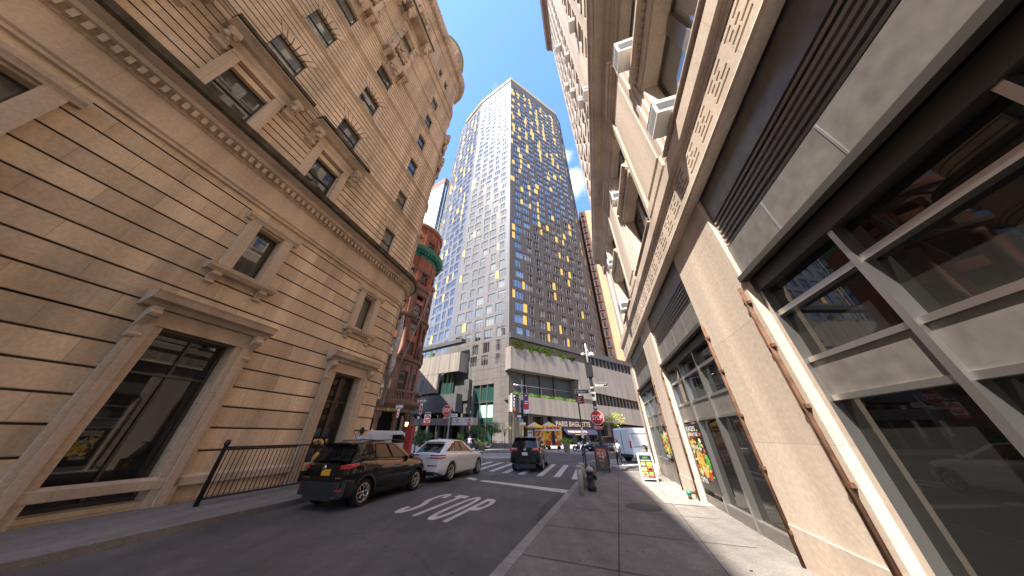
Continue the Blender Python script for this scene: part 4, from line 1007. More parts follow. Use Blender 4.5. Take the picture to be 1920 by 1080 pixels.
for k in range(-7, 8):
    c = k * bayw
    for z0, z1 in ((12.05, 12.85), (17.25, 17.85)): t_.box(c - .6, c + .6, -.14, .05, z0, z1)
    for z0 in (22.3, 28.3):
        n = 8
        pts = [(c + .85 * math.cos(math.pi * i / n), z0 + .75 * math.sin(math.pi * i / n)) for i in range(n + 1)]; pin = [(c + .60 * math.cos(math.pi * i / n), z0 + .52 * math.sin(math.pi * i / n)) for i in range(n + 1)]
        t_.prism(pts + pin[::-1], -.05, .1)
    t_.box(c + bayw / 2 - .22, c + bayw / 2 + .22, -.02, .1, 20.0, 26.0); t_.box(c + bayw / 2 - .2, c + bayw / 2 + .2, -.02, .14, 26.0, 30.2)
t_.mold(S0, S1, [(-.3, 30.4), (.2, 30.4), (.3, 30.7), (.3, 31.0), (-.3, 31.2)])
put_d(t_, 'terracotta_trim', 'terra')
c_ = dmb(); c_.mold(S0, S1, [(-.02, 24.7), (.1, 24.8), (.12, 25.2), (.5, 25.45), (.85, 25.6), (.95, 25.95), (1.0, 26.2), (-.02, 26.5)])
x = DB[0]
while x < DB[-1]: c_.box(x, x + .16, .1, .62, 25.1, 25.5); x += .42
put_d(c_, 'copper_cornice', 'copper')
for k in range(-3, 3):
    for z0, z1 in ((5.6, 8.4), (10.4, 12.0), (12.9, 14.6), (15.6, 17.2), (20.4, 22.3), (27.0, 28.3)):
        c = k * bayw; f = dmb(); y = -.24
        f.box(c - .62, c - .55, y - .04, y + .04, z0, z1); f.box(c + .55, c + .62, y - .04, y + .04, z0, z1); f.box(c - .55, c + .55, y - .04, y + .04, z0, z0 + .07); f.box(c - .55, c + .55, y - .04, y + .04, z1 - .07, z1); f.box(c - .55, c + .55, y - .04, y + .05, (z0 + z1) / 2 - .03, (z0 + z1) / 2 + .03)
        f.face([(c - .55, y, z0), (c + .55, y, z0), (c + .55, y, z1), (c - .55, y, z1)], 1); put_d(f, 'window', ['frame_d', 'pane_l'])
# balcony over the porch
e_ = dmb(); e_.mold(-9, 9, [(-.02, 3.95), (.5, 4.0), (.55, 4.35), (.8, 4.5), (1.15, 4.75), (1.2, 5.0), (-.02, 5.05)]); e_.mold(-9, 9, [(.9, 5.95), (1.2, 5.95), (1.22, 6.15), (.88, 6.15)]); e_.mold(-9, 9, [(.92, 5.0), (1.18, 5.0), (1.16, 5.2), (.94, 5.2)])
put_d(e_, 'balcony', 'brown')
bb = dmb(); x = -8.4; i = 0
while x < 8.4:
    if i % 9 == 0: bb.box(x - .16, x + .16, .88, 1.22, 5.0, 6.15)
    else: bb.lathe([(.045, 5.2), (.05, 5.3), (.085, 5.45), (.05, 5.7), (.04, 5.8), (.06, 5.95)], (x, 1.05, 0), 7)
    x += .26; i += 1
put_d(bb, 'balustrade', 'brown')
tx = dmb()
for i, ch in enumerate("DELMONICO'S"): letters(tx, ch, lambda u, v, i=i: (-.55 + .29 * i + .20 * u, .59, 4.04 + .25 * v), 0, .02)
put_d(tx, 'sign_lettering', plain('gilt', (.45, .32, .13), .4, metal=.3))
for k in range(-3, 4):
    c_ = dmb(); c = k * bayw * .72 + .5
    c_.lathe([(.34, 0), (.34, .3), (.25, .36), (.24, 1.2), (.20, 3.3), (.30, 3.45), (.34, 3.6), (.36, 3.95)], (c, .3, 0), 12); put_d(c_, 'column', 'brown')
gl = dmb()
for k in range(-4, 5): gl.box(k * bayw * .72 - .55, k * bayw * .72 + .55, -.86, -.8, .3, 3.4)
put_d(gl, 'porch_glass', 'pane_s')
cr = MB(); cr.lathe([(DR - .6, 0), (DR - .6, 30.2)], (0, 0, 0), 24); put_d(cr, 'core', 'dark')
# body of the wedge behind the drum
bd2 = MB(); bd2.slab([(-3.6, 1.5), (-1.5, 3.4), (-16, 30), (-34, 26)], 0, 30.4); put_d(bd2, 'rear_wing', 'brick_red')
# ------------------------------------------------------------------ orange brick building beyond the tower
ob = thing('brick_building', 'plain orange brick building side beyond the tower with a dark fire stair', 'building', (34, 82, 0), 282)
OB_T = 3.0
w = MB(); w.wall(-50, 1.6, [(0, 94, 0)], [], .3, 0); w.box(-50, 1.6, -9, -.01, 0, 93.9, 0); w.build('wall', 'brick_orange', ob)
w = MB()
for k in range(23): w.box(.35, 1.0, .02, .06, 14 + 3.5 * k, 16 + 3.5 * k, 0); w.box(-.1, 1.4, .02, .8, 13.2 + 3.5 * k, 13.32 + 3.5 * k, 1); w.box(-.1, -.02, .7, .8, 13.3 + 3.5 * k, 14.3 + 3.5 * k, 1)
w.build('fire_stair', ['pane_s', 'rust'], ob)
# ------------------------------------------------------------------ pale striped tower far behind
sk = thing('glass_skyscraper', 'far glass skyscraper with pale vertical stripes behind the red brick corner', 'building', (-51.6, 120, 0), -60)
w = MB(); w.box(0, 30, -30, 0, 0, 168, 0); w.build('glass_wall', 'pane_b', sk)
w = MB()
for k in range(16): w.box(.2 + k * 1.8, .9 + k * 1.8, .02, .5, 0, 168)
for k in range(12): w.T = Matrix.Rotation(0, 4, 'Z'); w.box(-.5, -.02, -2.2 - 2.6 * k, -1.9 - 2.6 * k, 0, 168)
for k in range(44): w.box(-.12, -.02, -30, -.4, 3.8 * k, 3.8 * k + .9, 1)
w.build('mullions', ['white', 'concrete_d'], sk)
w = MB(); w.box(-.6, 30.5, -30.5, .6, 168.05, 174); w.build('crown', 'brown', sk)

# tall block added out of view so glass and paint mirror something dark
ot = thing('reflection_block', 'unseen tall brown block added to darken the reflections in the windows', 'building', (78, 30, 0), 10)
ops_ = [(2 + 4.5 * i, 4.6 + 4.5 * i, 4 + 4 * j, 6.4 + 4 * j, .3) for i in range(18) for j in range(33)]
w = MB(); w.wall(0, 85, [(0, 138, 0)], ops_, .3, 0); w.box(0, 85, -30, -.35, 0, 137, 1); w.build('wall', ['brown', 'pane_s'], ot)
# ------------------------------------------------------------------ vehicles (local x = forward, y = left, z = up; origin on the road under the middle of the rear axle)
def paint(name, c, rough=.25, metal=0.0):
    m, t, b = newmat(name); b.inputs['Base Color'].default_value = rgb(c); b.inputs['Roughness'].default_value = rough; b.inputs['Metallic'].default_value = metal
    b.inputs['Coat Weight'].default_value = .85; b.inputs['Coat Roughness'].default_value = .02; b.inputs['Specular IOR Level'].default_value = .15
    return m
M['car_black'] = paint('black_car_paint', (.006, .006, .007)); M['car_white'] = paint('pearl_white_paint', (.76, .74, .71), .35); M['car_dark'] = paint('dark_grey_paint', (.02, .02, .022))
M['van_white'] = paint('van_white_paint', (.72, .72, .72), .4); M['car_silver'] = paint('silver_paint', (.30, .31, .32), .3, .7)
M['car_glass'] = glassy('car_glass', (.010, .010, .010), 0, ior=1.4)
M['trim'] = plain('grey_cladding', (.022, .022, .024), .55, .4); M['tyre'] = plain('tyre_rubber', (.016, .015, .015), .85, .3); M['alloy'] = plain('alloy_rim', (.52, .50, .47), .3, metal=.85)
M['lamp_red'] = plain('red_lens', (.50, .012, .012), .12, coat=1); M['lamp_clear'] = plain('clear_lens', (.55, .55, .55), .1, coat=1); M['plate_y'] = plain('yellow_plate', (.75, .33, .02), .5); M['plate_w'] = plain('white_plate', (.7, .66, .64), .5)
M['chrome'] = plain('chrome', (.6, .6, .6), .12, metal=1); M['under'] = plain('underbody', (.008, .008, .008), .9, .2)
def lerp(a, b, t): return a + (b - a) * t
def curve(pts, x):
    """smooth interpolation through (x, value) points"""
    if x <= pts[0][0]: return pts[0][1]
    if x >= pts[-1][0]: return pts[-1][1]
    for i in range(len(pts) - 1):
        if pts[i][0] <= x <= pts[i + 1][0]:
            x0, y0 = pts[i]; x1, y1 = pts[i + 1]; t = (x - x0) / (x1 - x0)
            m0 = (y1 - (pts[i - 1][1] if i else y0)) / (x1 - (pts[i - 1][0] if i else x0)) * (x1 - x0) if (i and x1 != pts[i-1][0]) else (y1 - y0)
            m1 = ((pts[i + 2][1] if i + 2 < len(pts) else y1) - y0) / ((pts[i + 2][0] if i + 2 < len(pts) else x1) - x0) * (x1 - x0)
            lo, hi = min(y0, y1), max(y0, y1)
            v = (2 * t**3 - 3 * t**2 + 1) * y0 + (t**3 - 2 * t**2 + t) * m0 + (-2 * t**3 + 3 * t**2) * y1 + (t**3 - t**2) * m1
            return max(lo - .03 * (hi - lo), min(hi + .03 * (hi - lo), v))
def grid_into(mb, rows, m=0, sm=True):
    b = [[mb.pt(p) for p in r] for r in rows]
    for r0, r1 in zip(b, b[1:]):
        for i in range(len(r0) - 1): mb.f.append([r0[i], r0[i + 1], r1[i + 1], r1[i]]); mb.m.append(m); mb.sm.append(sm)
class Car:
    """d: x0, x1 ends; wb wheelbase; W half width; deck (x,z) top of the lower body; sill (x,z); waist/plan (x,f) width factor;
       gh: belt base x (rear, front), roof x (rear, front), roof (x,z), belt half width, roof half width"""
    def __init__(c, **k): c.__dict__.update(k)
    def side(c, x, v):
        """surface of the lower body: v 0 sill .. 1 shoulder"""
        zb, zt = curve(c.sill, x), curve(c.deck, x); f = curve(c.plan, x)
        prof = [(0, .90), (.10, .97), (.35, 1.0), (.55, .992), (.66, 1.0), (.80, .985), (.92, .95), (1.0, c.sh)]
        w = curve(prof, v) * f * c.W
        return Vector((x, w, zb + (zt - zb) * v))
    def roofpt(c, u, v):
        """side of the cabin: u 0 rear .. 1 front, v 0 belt .. 1 roof edge"""
        xb = lerp(c.gb[0], c.gb[1], u); xr = lerp(c.gr[0], c.gr[1], u)
        zb = curve(c.deck, xb) - .02; zr = curve(c.roof, xr)
        fe = curve(c.plan, xb); wb = c.gw[0] * fe; wr = c.gw[1] * curve(c.rplan, u)
        bulge = math.sin(math.pi * v) * .015
        return Vector((lerp(xb, xr, v), lerp(wb, wr, v) + bulge, lerp(zb, zr, v)))
def build_car(c, name, label, cat, pos, az, body, group=None, plate='plate_w', wheel='y5'):
    t = thing(name, label, cat, (pos[0], pos[1], 0), az, group)
    mb = MB(); xs = [c.x0 + (c.x1 - c.x0) * i / 44 for i in range(45)]
    vsx = [0, .05, .12, .22, .35, .45, .55, .62, .68, .76, .85, .92, .97, 1.0]
    def sect(x):
        L = [c.side(x, v) for v in vsx]; sh = L[-1]; zt = sh.z + c.crown
        R = [Vector((x, sh.y * q, lerp(sh.z, zt, 1 - q * q))) for q in (.85, .6, .3, 0)]
        h = L + R; full = h + [Vector((p.x, -p.y, p.z)) for p in reversed(h[:-1])]
        return full
    rows = [sect(x) for x in xs]
    # round the ends over
    def squash(r, x, k): 
        cz = sum(p.z for p in r) / len(r); return [Vector((x, p.y * k, cz + (p.z - cz) * (1 - (1 - k) * .7))) for p in r]
    rows = [squash(rows[0], c.x0 - .05, .93)] + rows + [squash(rows[-1], c.x1 + .05, .93)]
    grid_into(mb, rows)
    mb.face([tuple(p) for p in rows[0]], 0); mb.face([tuple(p) for p in rows[-1]], 0)
    for r0, r1 in zip(rows, rows[1:]): mb.face([tuple(r0[0]), tuple(r0[-1]), tuple(r1[-1]), tuple(r1[0])], 0)
    bo = mb.build('body', body, t)
    me = bo.data; bm = bmesh.new(); bm.from_mesh(me); bmesh.ops.remove_doubles(bm, verts=bm.verts, dist=.0005); bmesh.ops.recalc_face_normals(bm, faces=bm.faces); bm.to_mesh(me); bm.free()
    # wheel arches
    cut = MB()
    for x in (0, c.wb):
        for sg in (-1, 1): cut.lathe([(c.rw + .065, -.22), (c.rw + .065, .22)], (x, sg * (c.W - .12), c.rw + .01), 28, 0, False, 'y')
    co_ = cut.build('arch_cutter', 'under')
    bm = bmesh.new(); bm.from_mesh(co_.data); bmesh.ops.recalc_face_normals(bm, faces=bm.faces); bm.to_mesh(co_.data); bm.free()
    co_.parent = t
    md = bo.modifiers.new('arches', 'BOOLEAN'); md.object = co_; md.operation = 'DIFFERENCE'; md.solver = 'EXACT'
    bpy.context.view_layer.update(); dg = bpy.context.evaluated_depsgraph_get(); nm = bpy.data.meshes.new_from_object(bo.evaluated_get(dg))
    bo.modifiers.clear(); bo.data = nm; bpy.data.objects.remove(co_)
    try: nm.set_sharp_from_angle(angle=R_(38))
    except Exception: pass
    # cabin shell with crowned roof
    gh = MB(); us = [i / 16 for i in range(17)]; vv = [0, .12, .3, .5, .7, .88, 1]
    rows = []
    for u in us:
        L = [c.roofpt(u, v) for v in vv]; e = L[-1]
        R = [Vector((e.x, e.y * q, e.z + c.rcrown * (1 - q * q))) for q in (.9, .6, .3, 0)]
        h = L + R; rows.append(h + [Vector((p.x, -p.y, p.z)) for p in reversed(h[:-1])])
    grid_into(gh, rows); gh.face([tuple(p) for p in rows[0]]); gh.face([tuple(p) for p in rows[-1]])
    go = gh.build('roof', body, t)
    bm = bmesh.new(); bm.from_mesh(go.data); bmesh.ops.recalc_face_normals(bm, faces=bm.faces); bm.to_mesh(go.data); bm.free()
    try: go.data.set_sharp_from_angle(angle=R_(50))
    except Exception: pass
    # side glass: patches lying on the cabin side
    for sg in (1, -1):
        for (u0, u1, v0, v1, k0, k1) in c.glass:
            p = MB(); rows = []
            for i in range(7):
                v = lerp(v0, v1, i / 6); r = []
                for j in range(9):
                    u = lerp(lerp(u0, k0, i / 6), lerp(u1, k1, i / 6), j / 8); q = c.roofpt(u, v); r.append(Vector((q.x, sg * (q.y + .006), q.z)))
                rows.append(r)
            grid_into(p, rows); wo_ = p.build('side_window', 'car_glass', t)
            k = MB(); nr = len(rows)
            loop = [rows[0][j] for j in range(9)] + [rows[i][8] for i in range(1, nr)] + [rows[-1][j] for j in range(7, -1, -1)] + [rows[i][0] for i in range(nr - 2, 0, -1)]
            k.tube(loop + [loop[0]], .013, 5, 0, True, False); k.build('seal', 'under', wo_)
    # windscreen and rear window on the end faces
    for nm_, u, sgn in (('rear_window', 0, -1), ('windscreen', 1, 1)):
        p = MB(); rows = []
        v0, v1 = c.rg if u == 0 else (.08, .95)
        for i in range(6):
            v = lerp(v0, v1, i / 5); e = c.roofpt(u, v); r = []
            for j in range(9): q = lerp(-.90, .90, j / 8); r.append(Vector((e.x + sgn * (.012 + .05 * (1 - q * q)), e.y * q, e.z)))
            rows.append(r)
        grid_into(p, rows); p.build(nm_, 'car_glass', t)
    # doors: skins 4 mm proud, so the shut lines show
    for sg in (1, -1):
        for x0, x1, hx in c.doors:
            p = MB(); rows = []
            for i in range(13):
                v = lerp(.13, .965, i / 12); r = []
                for j in range(11):
                    x = lerp(x0, x1, j / 10)
                    for ax in (0, c.wb):                     # rear door edge follows the arch
                        dz = c.side(x, v).z - c.rw; d2 = (c.rw + .10) ** 2 - dz * dz
                        if d2 > 0 and abs(x - ax) < math.sqrt(d2): x = ax + math.copysign(math.sqrt(d2), x - ax)
                    q = c.side(x, v); r.append(Vector((q.x, sg * (q.y + .007), q.z)))
                rows.append(r)
            grid_into(p, rows); d_ = p.build('door', body, t)
            h = MB(); q = c.side(hx, .80); h.tube([(hx - .10, sg * (q.y + .005), q.z), (hx - .08, sg * (q.y + .045), q.z), (hx + .08, sg * (q.y + .045), q.z), (hx + .10, sg * (q.y + .005), q.z)], .014, 6); h.build('handle', c.hm, d_)
        q = c.roofpt(.93, .10); m_ = MB(); m_.ball((q.x + .02, sg * (q.y + .14), q.z + .03), (.075, .11, .075), 0, 12, 8); m_.tube([(q.x, sg * (q.y - .02), q.z - .03), (q.x + .02, sg * (q.y + .08), q.z)], .025, 6, 1); m_.build('mirror', [body, 'trim'], t)
        # sill and arch cladding
        k = MB(); rows = [[Vector((lerp(c.rw + .09, c.wb - c.rw - .09, j / 12), sg * (c.side(lerp(.4, c.wb - .4, j / 12), v).y + .012), c.side(lerp(.4, c.wb - .4, j / 12), v).z)) for j in range(13)] for v in (.0, .06, .12, c.clad)]
        grid_into(k, rows)
        for ax in (0, c.wb):
            ro = []
            for a in range(19):
                an = R_(-12 + 204 * a / 18); r_ = []
                for rr in (c.rw + .055, c.rw + .055 + c.lip):
                    x = ax + rr * math.cos(an); zz = c.rw + .01 + rr * math.sin(an); zz = max(zz, curve(c.sill, x) + .0)
                    zb, zt = curve(c.sill, x), curve(c.deck, x); q = c.side(x, max(0, min(1, (zz - zb) / (zt - zb)))); r_.append(Vector((x, sg * (q.y + .014), zz)))
                ro.append(r_)
            grid_into(k, ro)
        k.build('cladding', c.cm, t)
    # bumper, lamps, plate
    for fn in c.extra: fn(c, t, body, plate)
    # wheels
    for x in (0, c.wb):
        for sg in (1, -1):
            w = MB(); w.T = Matrix.Translation((x, sg * (c.W - .115), c.rw)) @ (Matrix.Identity(4) if sg > 0 else Matrix.Rotation(math.pi, 4, 'Z'))
            R = c.rw; r = R * c.rim
            w.lathe([(r, -.10), (R * .93, -.105), (R * .985, -.09), (R, -.05), (R, .05), (R * .985, .085), (R * .93, .10), (r * 1.03, .095), (r, .085)], (0, 0, 0), 36, 0, True, 'y', False)
            wo = w.build('wheel', 'tyre', t)
            q = MB(); q.T = w.T
            q.lathe([(r * 1.0, .088), (r * .97, .098), (r * .90, .088), (r * .88, .03), (r * .88, -.08)], (0, 0, 0), 36, 0, True, 'y', False); q.lathe([(r * .87, -.02), (.02, -.02)], (0, 0, 0), 24, 1, False, 'y')
            ns = 5
            for s_ in range(ns):
                a0 = 2 * math.pi * s_ / ns + .3
                if wheel == 'y5':
                    def P(rr, da, y): return (rr * math.cos(a0 + da), y, rr * math.sin(a0 + da))
                    for d_ in (-1, 1): q.tube([P(r * .22, 0, .07), P(r * .5, d_ * .10, .085), P(r * .74, d_ * .30, .088), P(r * .93, d_ * .42, .082)], [r * .07, r * .055, r * .05, r * .06], 6)
                else:
                    def P(rr, da, y): return (rr * math.cos(a0 + da), y, rr * math.sin(a0 + da))
                    for d_ in (-1, 1): q.tube([P(r * .18, d_ * .2, .07), P(r * .93, d_ * .16, .085)], [r * .06, r * .075], 6)
            q.lathe([(r * .20, .05), (r * .19, .085), (.01, .09)], (0, 0, 0), 14, 0, True, 'y'); q.build('rim', ['alloy', 'under'], wo)
    u = MB(); u.box(.35, c.wb - .35, -c.W * .8, c.W * .8, .17, .35); u.build('underbody', 'under', t)
    return t
def endpatch(c, x, y0, y1, z0, z1, d, n=6, wrap=True):
    """a lens or panel that follows the rounded end of the car; d=-1 rear, +1 front"""
    rows = []
    for i in range(4):
        z = lerp(z0, z1, i / 3); r = []
        for j in range(n + 1):
            y = lerp(y0, y1, j / n); k = abs(y) / c.W; bx_ = d * (.055 - max(0, k - .80) * (.55 if wrap else .1)); r.append(Vector((x + bx_, y, z)))
        rows.append(r)
    return rows
def sidepatch(c, x0, x1, z0, z1, sg, o=.012, n=6, z0b=None, z1b=None):
    rows = []
    for i in range(4):
        r = []
        for j in range(n + 1):
            x = lerp(x0, x1, j / n); za = lerp(z0, z0 if z0b is None else z0b, j / n); zc = lerp(z1, z1 if z1b is None else z1b, j / n); z = lerp(za, zc, i / 3)
            zb, zt = curve(c.sill, x), curve(c.deck, x); q = c.side(x, max(0, min(1, (z - zb) / (zt - zb)))); r.append(Vector((x, sg * (q.y + o), z)))
        rows.append(r)
    return rows
# ---- black compact SUV (near left)
def ext_black(c, t, body, plate):
    b = MB()
    grid_into(b, endpatch(c, c.x0 - .012, -.84, .84, .34, .66, -1, 10)); grid_into(b, endpatch(c, c.x0 - .02, -.5, .5, .24, .40, -1, 6))
    for sg in (1, -1): grid_into(b, sidepatch(c, c.x0, -.44, .32, .66, sg, .014))
    b.build('bumper', 'trim', t)
    f = MB(); grid_into(f, endpatch(c, c.x1 + .012, -.84, .84, .25, .55, 1, 10)); f.build('front_bumper', 'trim', t)
    for sg in (1, -1):
        l = MB(); grid_into(l, sidepatch(c, c.x0 - .02, c.x0 + .34, .95, 1.06, sg, .016, 6, 1.03, 1.09)); grid_into(l, endpatch(c, c.x0 - .02, sg * .86, sg * .58, .96, 1.055, -1, 5)); lo_ = l.build('tail_lamp', 'lamp_red', t)
        r = MB(); grid_into(r, endpatch(c, c.x0 - .035, sg * .80, sg * .60, .46, .50, -1, 3)); r.build('reflector', 'lamp_red', t)
        h = MB(); grid_into(h, sidepatch(c, c.x1 - .42, c.x1, .82, .95, sg, .012)); h.build('headlight', 'lamp_clear', t)
    p = MB(); p.box(c.x0 - .085, c.x0 - .07, -.26, .05, .80, .95); po_ = p.build('licence_plate', 'plate_y', t)
    p = MB(); p.lathe([(.075, -.085), (.072, -.095), (.01, -.097)], (c.x0 + .005, 0, .99), 18, 0, True, 'x'); p.build('badge', 'chrome', t)
    p = MB(); p.box(c.x0 - .075, c.x0 - .062, -.70, -.50, .74, .765); p.box(c.x0 - .075, c.x0 - .062, .42, .72, .74, .765); p.build('model_lettering', 'chrome', t)
    s = MB(); s.mold(-.6, .6, [(0, 0), (.02, 0), (.02, .02), (0, .02)]) if False else None
    s.slab([(c.gr[0] - .20, -.55), (c.gr[0] + .25, -.6), (c.gr[0] + .25, .6), (c.gr[0] - .20, .55)], curve(c.roof, c.gr[0]) - .005, curve(c.roof, c.gr[0]) + .035); s.build('spoiler', body, t)
    a = MB()
    for sg in (1, -1): a.tube([(.0, sg * .56, 1.575), (.08, sg * .565, 1.645), (1.2, sg * .57, 1.665), (2.0, sg * .56, 1.62), (2.1, sg * .555, 1.585)], .016, 6)
    a.tube([(.15, .0, 1.62), (-.15, .0, 1.92)], .006, 5); a.build('roof_rails', 'trim', t)
    w = MB(); w.tube([(c.gb[0] - .02, .0, 1.17), (c.gb[0] - .03, -.33, 1.2)], .012, 5); w.build('rear_wiper', 'trim', t)
blk = Car(x0=-.74, x1=3.34, wb=2.62, W=.885, rw=.335, rim=.70, sill=[(-.8, .42), (-.45, .27), (.4, .22), (2.2, .22), (3.0, .25), (3.4, .36)],
    deck=[(-.8, 1.02), (-.5, 1.13), (0, 1.16), (1.2, 1.10), (2.2, 1.07), (2.6, 1.03), (3.05, .94), (3.4, .74)], plan=[(-.8, .86), (-.55, .955), (-.1, 1.0), (1.5, .985), (2.6, 1.0), (3.05, .95), (3.4, .78)],
    sh=.86, crown=.035, gb=(-.64, 2.25), gr=(-.42, 1.42), roof=[(-.45, 1.56), (.2, 1.61), (.8, 1.60), (1.45, 1.53)], rplan=[(0, .93), (.3, 1), (1, .95)], gw=(.815, .665), rcrown=.045,
    glass=[(.62, .90, .10, .90, .635, .845), (.30, .59, .10, .90, .345, .605), (.10, .26, .34, .86, .16, .30)], rg=(.14, .88), doors=[(1.20, 2.16, 1.40), (.30, 1.17, .52)], hm='car_black', cm='trim', clad=.17, lip=.075, extra=[ext_black])
build_car(blk, 'compact_suv', 'black compact SUV with grey lower cladding and yellow plate parked at the left kerb', 'car', (-5.30, 9.72), 16.3, 'car_black', 'cars parked along the kerb', 'plate_y')
# ---- pearl white crossover
def ext_white(c, t, body, plate):
    b = MB(); grid_into(b, endpatch(c, c.x0 - .02, -.62, .62, .28, .42, -1, 8)); b.build('diffuser', 'trim', t)
    b = MB(); grid_into(b, endpatch(c, c.x0 - .012, -.80, .80, .42, .62, -1, 10))
    b.build('bumper', body, t)
    for sg in (1, -1):
        for zz in (.90, 1.0):
            l = MB(); grid_into(l, endpatch(c, c.x0 - .022, sg * .90, sg * .30, zz, zz + .045, -1, 8)); grid_into(l, sidepatch(c, c.x0 - .03, c.x0 + .28, zz, zz + .045, sg, .012)); l.build('tail_lamp', 'lamp_red', t)
        h = MB()
        for zz in (.72, .80): grid_into(h, sidepatch(c, c.x1 - .5, c.x1 - .02, zz, zz + .04, sg, .012))
        h.build('headlight', 'lamp_clear', t)
    p = MB(); p.box(c.x0 - .085, c.x0 - .075, -.5, -.12, .915, .935); p.box(c.x0 - .08, c.x0 - .07, -.26, .26, .5, .62, 1); p.build('badge', ['chrome', 'plate_w'], t)
    r = MB(); grid_into(r, endpatch(c, c.x0 - .03, -.72, -.2, .62, .66, -1, 5)); grid_into(r, endpatch(c, c.x0 - .03, .2, .72, .62, .66, -1, 5)); r.build('reflector', 'lamp_red', t)
    s = MB(); s.slab([(c.gr[0] - .26, -.52), (c.gr[0] + .2, -.58), (c.gr[0] + .2, .58), (c.gr[0] - .26, .52)], curve(c.roof, c.gr[0]) - .0, curve(c.roof, c.gr[0]) + .03); s.build('spoiler', body, t)
    f = MB(); f.mesh([(.3, 0, 1.60), (.1, .02, 1.60), (.05, 0, 1.68)], [[0, 1, 2]]); f.slab([(.02, -.02), (.2, -.008), (.2, .008), (.02, .02)], 1.6, 1.665); f.build('roof_fin', body, t)
wht = Car(x0=-.86, x1=3.66, wb=2.86, W=.945, rw=.36, rim=.74, sill=[(-.9, .40), (-.5, .28), (.4, .24), (2.4, .23), (3.3, .25), (3.7, .36)],
    deck=[(-.9, 1.04), (-.6, 1.13), (-.1, 1.15), (1.2, 1.10), (2.3, 1.07), (2.8, 1.02), (3.3, .93), (3.7, .72)], plan=[(-.9, .84), (-.6, .95), (-.1, 1.0), (1.5, .98), (2.86, 1.0), (3.35, .94), (3.7, .74)],
    sh=.84, crown=.04, gb=(-.80, 2.32), gr=(-.12, 1.30), roof=[(-.2, 1.50), (.2, 1.585), (.7, 1.60), (1.35, 1.55)], rplan=[(0, .90), (.3, 1), (1, .95)], gw=(.84, .66), rcrown=.045,
    glass=[(.60, .89, .10, .90, .62, .84), (.30, .575, .10, .90, .36, .59), (.11, .265, .12, .74, .25, .325)], rg=(.10, .86), doors=[(1.30, 2.28, 1.48), (.36, 1.27, .56)], hm='car_white', cm='car_white', clad=.10, lip=.012, extra=[ext_white])
build_car(wht, 'crossover_car', 'pearl white crossover with twin red tail strips parked ahead of the black one', 'car', (-3.70, 14.50), 19.4, 'car_white', 'cars parked along the kerb')
# ---- black minivan crossing the junction
def ext_van(c, t, body, plate):
    for sg in (1, -1):
        l = MB(); grid_into(l, endpatch(c, c.x0 - .02, sg * .92, sg * .42, 1.02, 1.18, -1, 6)); grid_into(l, sidepatch(c, c.x0 - .03, c.x0 + .32, 1.04, 1.20, sg, .012, 6, 1.12, 1.2)); l.build('tail_lamp', 'lamp_red', t)
        l = MB(); grid_into(l, endpatch(c, c.x0 - .03, sg * .80, sg * .50, 1.10, 1.15, -1, 4)); l.build('lamp_lens', 'lamp_clear', t)
        h = MB(); grid_into(h, sidepatch(c, c.x1 - .5, c.x1, .75, .9, sg, .012)); h.build('headlight', 'lamp_clear', t)
    p = MB(); p.box(c.x0 - .085, c.x0 - .072, -.16, .16, .80, .95); p.build('licence_plate', 'plate_w', t)
    p = MB(); p.lathe([(.075, -.085), (.07, -.095), (.05, -.095), (.045, -.085)], (c.x0 + .015, 0, 1.10), 18, 0, True, 'x'); p.build('badge', 'chrome', t)
    b = MB(); grid_into(b, endpatch(c, c.x0 - .03, -.88, .88, .46, .70, -1, 10)); b.build('bumper', body, t)
    b = MB(); grid_into(b, endpatch(c, c.x0 - .04, -.62, .62, .2, .40, -1, 6)); b.build('splash_guard', 'trim', t)
    s = MB(); s.slab([(c.gr[0] - .24, -.62), (c.gr[0] + .25, -.66), (c.gr[0] + .25, .66), (c.gr[0] - .24, .62)], curve(c.roof, c.gr[0]) - .0, curve(c.roof, c.gr[0]) + .04); s.build('spoiler', body, t)
mv = Car(x0=-1.0, x1=3.9, wb=2.9, W=.95, rw=.34, rim=.68, sill=[(-1.0, .40), (-.6, .3), (.4, .24), (2.4, .23), (3.4, .25), (3.9, .36)],
    deck=[(-1.0, 1.12), (-.6, 1.18), (1.2, 1.13), (2.3, 1.08), (2.9, 1.0), (3.5, .9), (3.9, .72)], plan=[(-1.0, .90), (-.7, .97), (0, 1.0), (2.9, 1.0), (3.4, .94), (3.9, .76)],
    sh=.88, crown=.03, gb=(-.95, 2.75), gr=(-.68, 1.5), roof=[(-.7, 1.66), (0, 1.70), (1.0, 1.70), (1.5, 1.62)], rplan=[(0, .94), (.3, 1), (1, .95)], gw=(.865, .70), rcrown=.045,
    glass=[(.60, .89, .10, .90, .63, .84), (.30, .575, .10, .90, .33, .60), (.05, .27, .10, .88, .08, .30)], rg=(.12, .88), doors=[(1.35, 2.5, 1.5), (.36, 1.32, .5)], hm='chrome', cm='car_black', clad=.10, lip=.012, extra=[ext_van])
build_car(mv, 'minivan', 'black minivan with red tail lamps driving over the crosswalk', 'car', (.98, 18.35), 12.5, 'car_black')
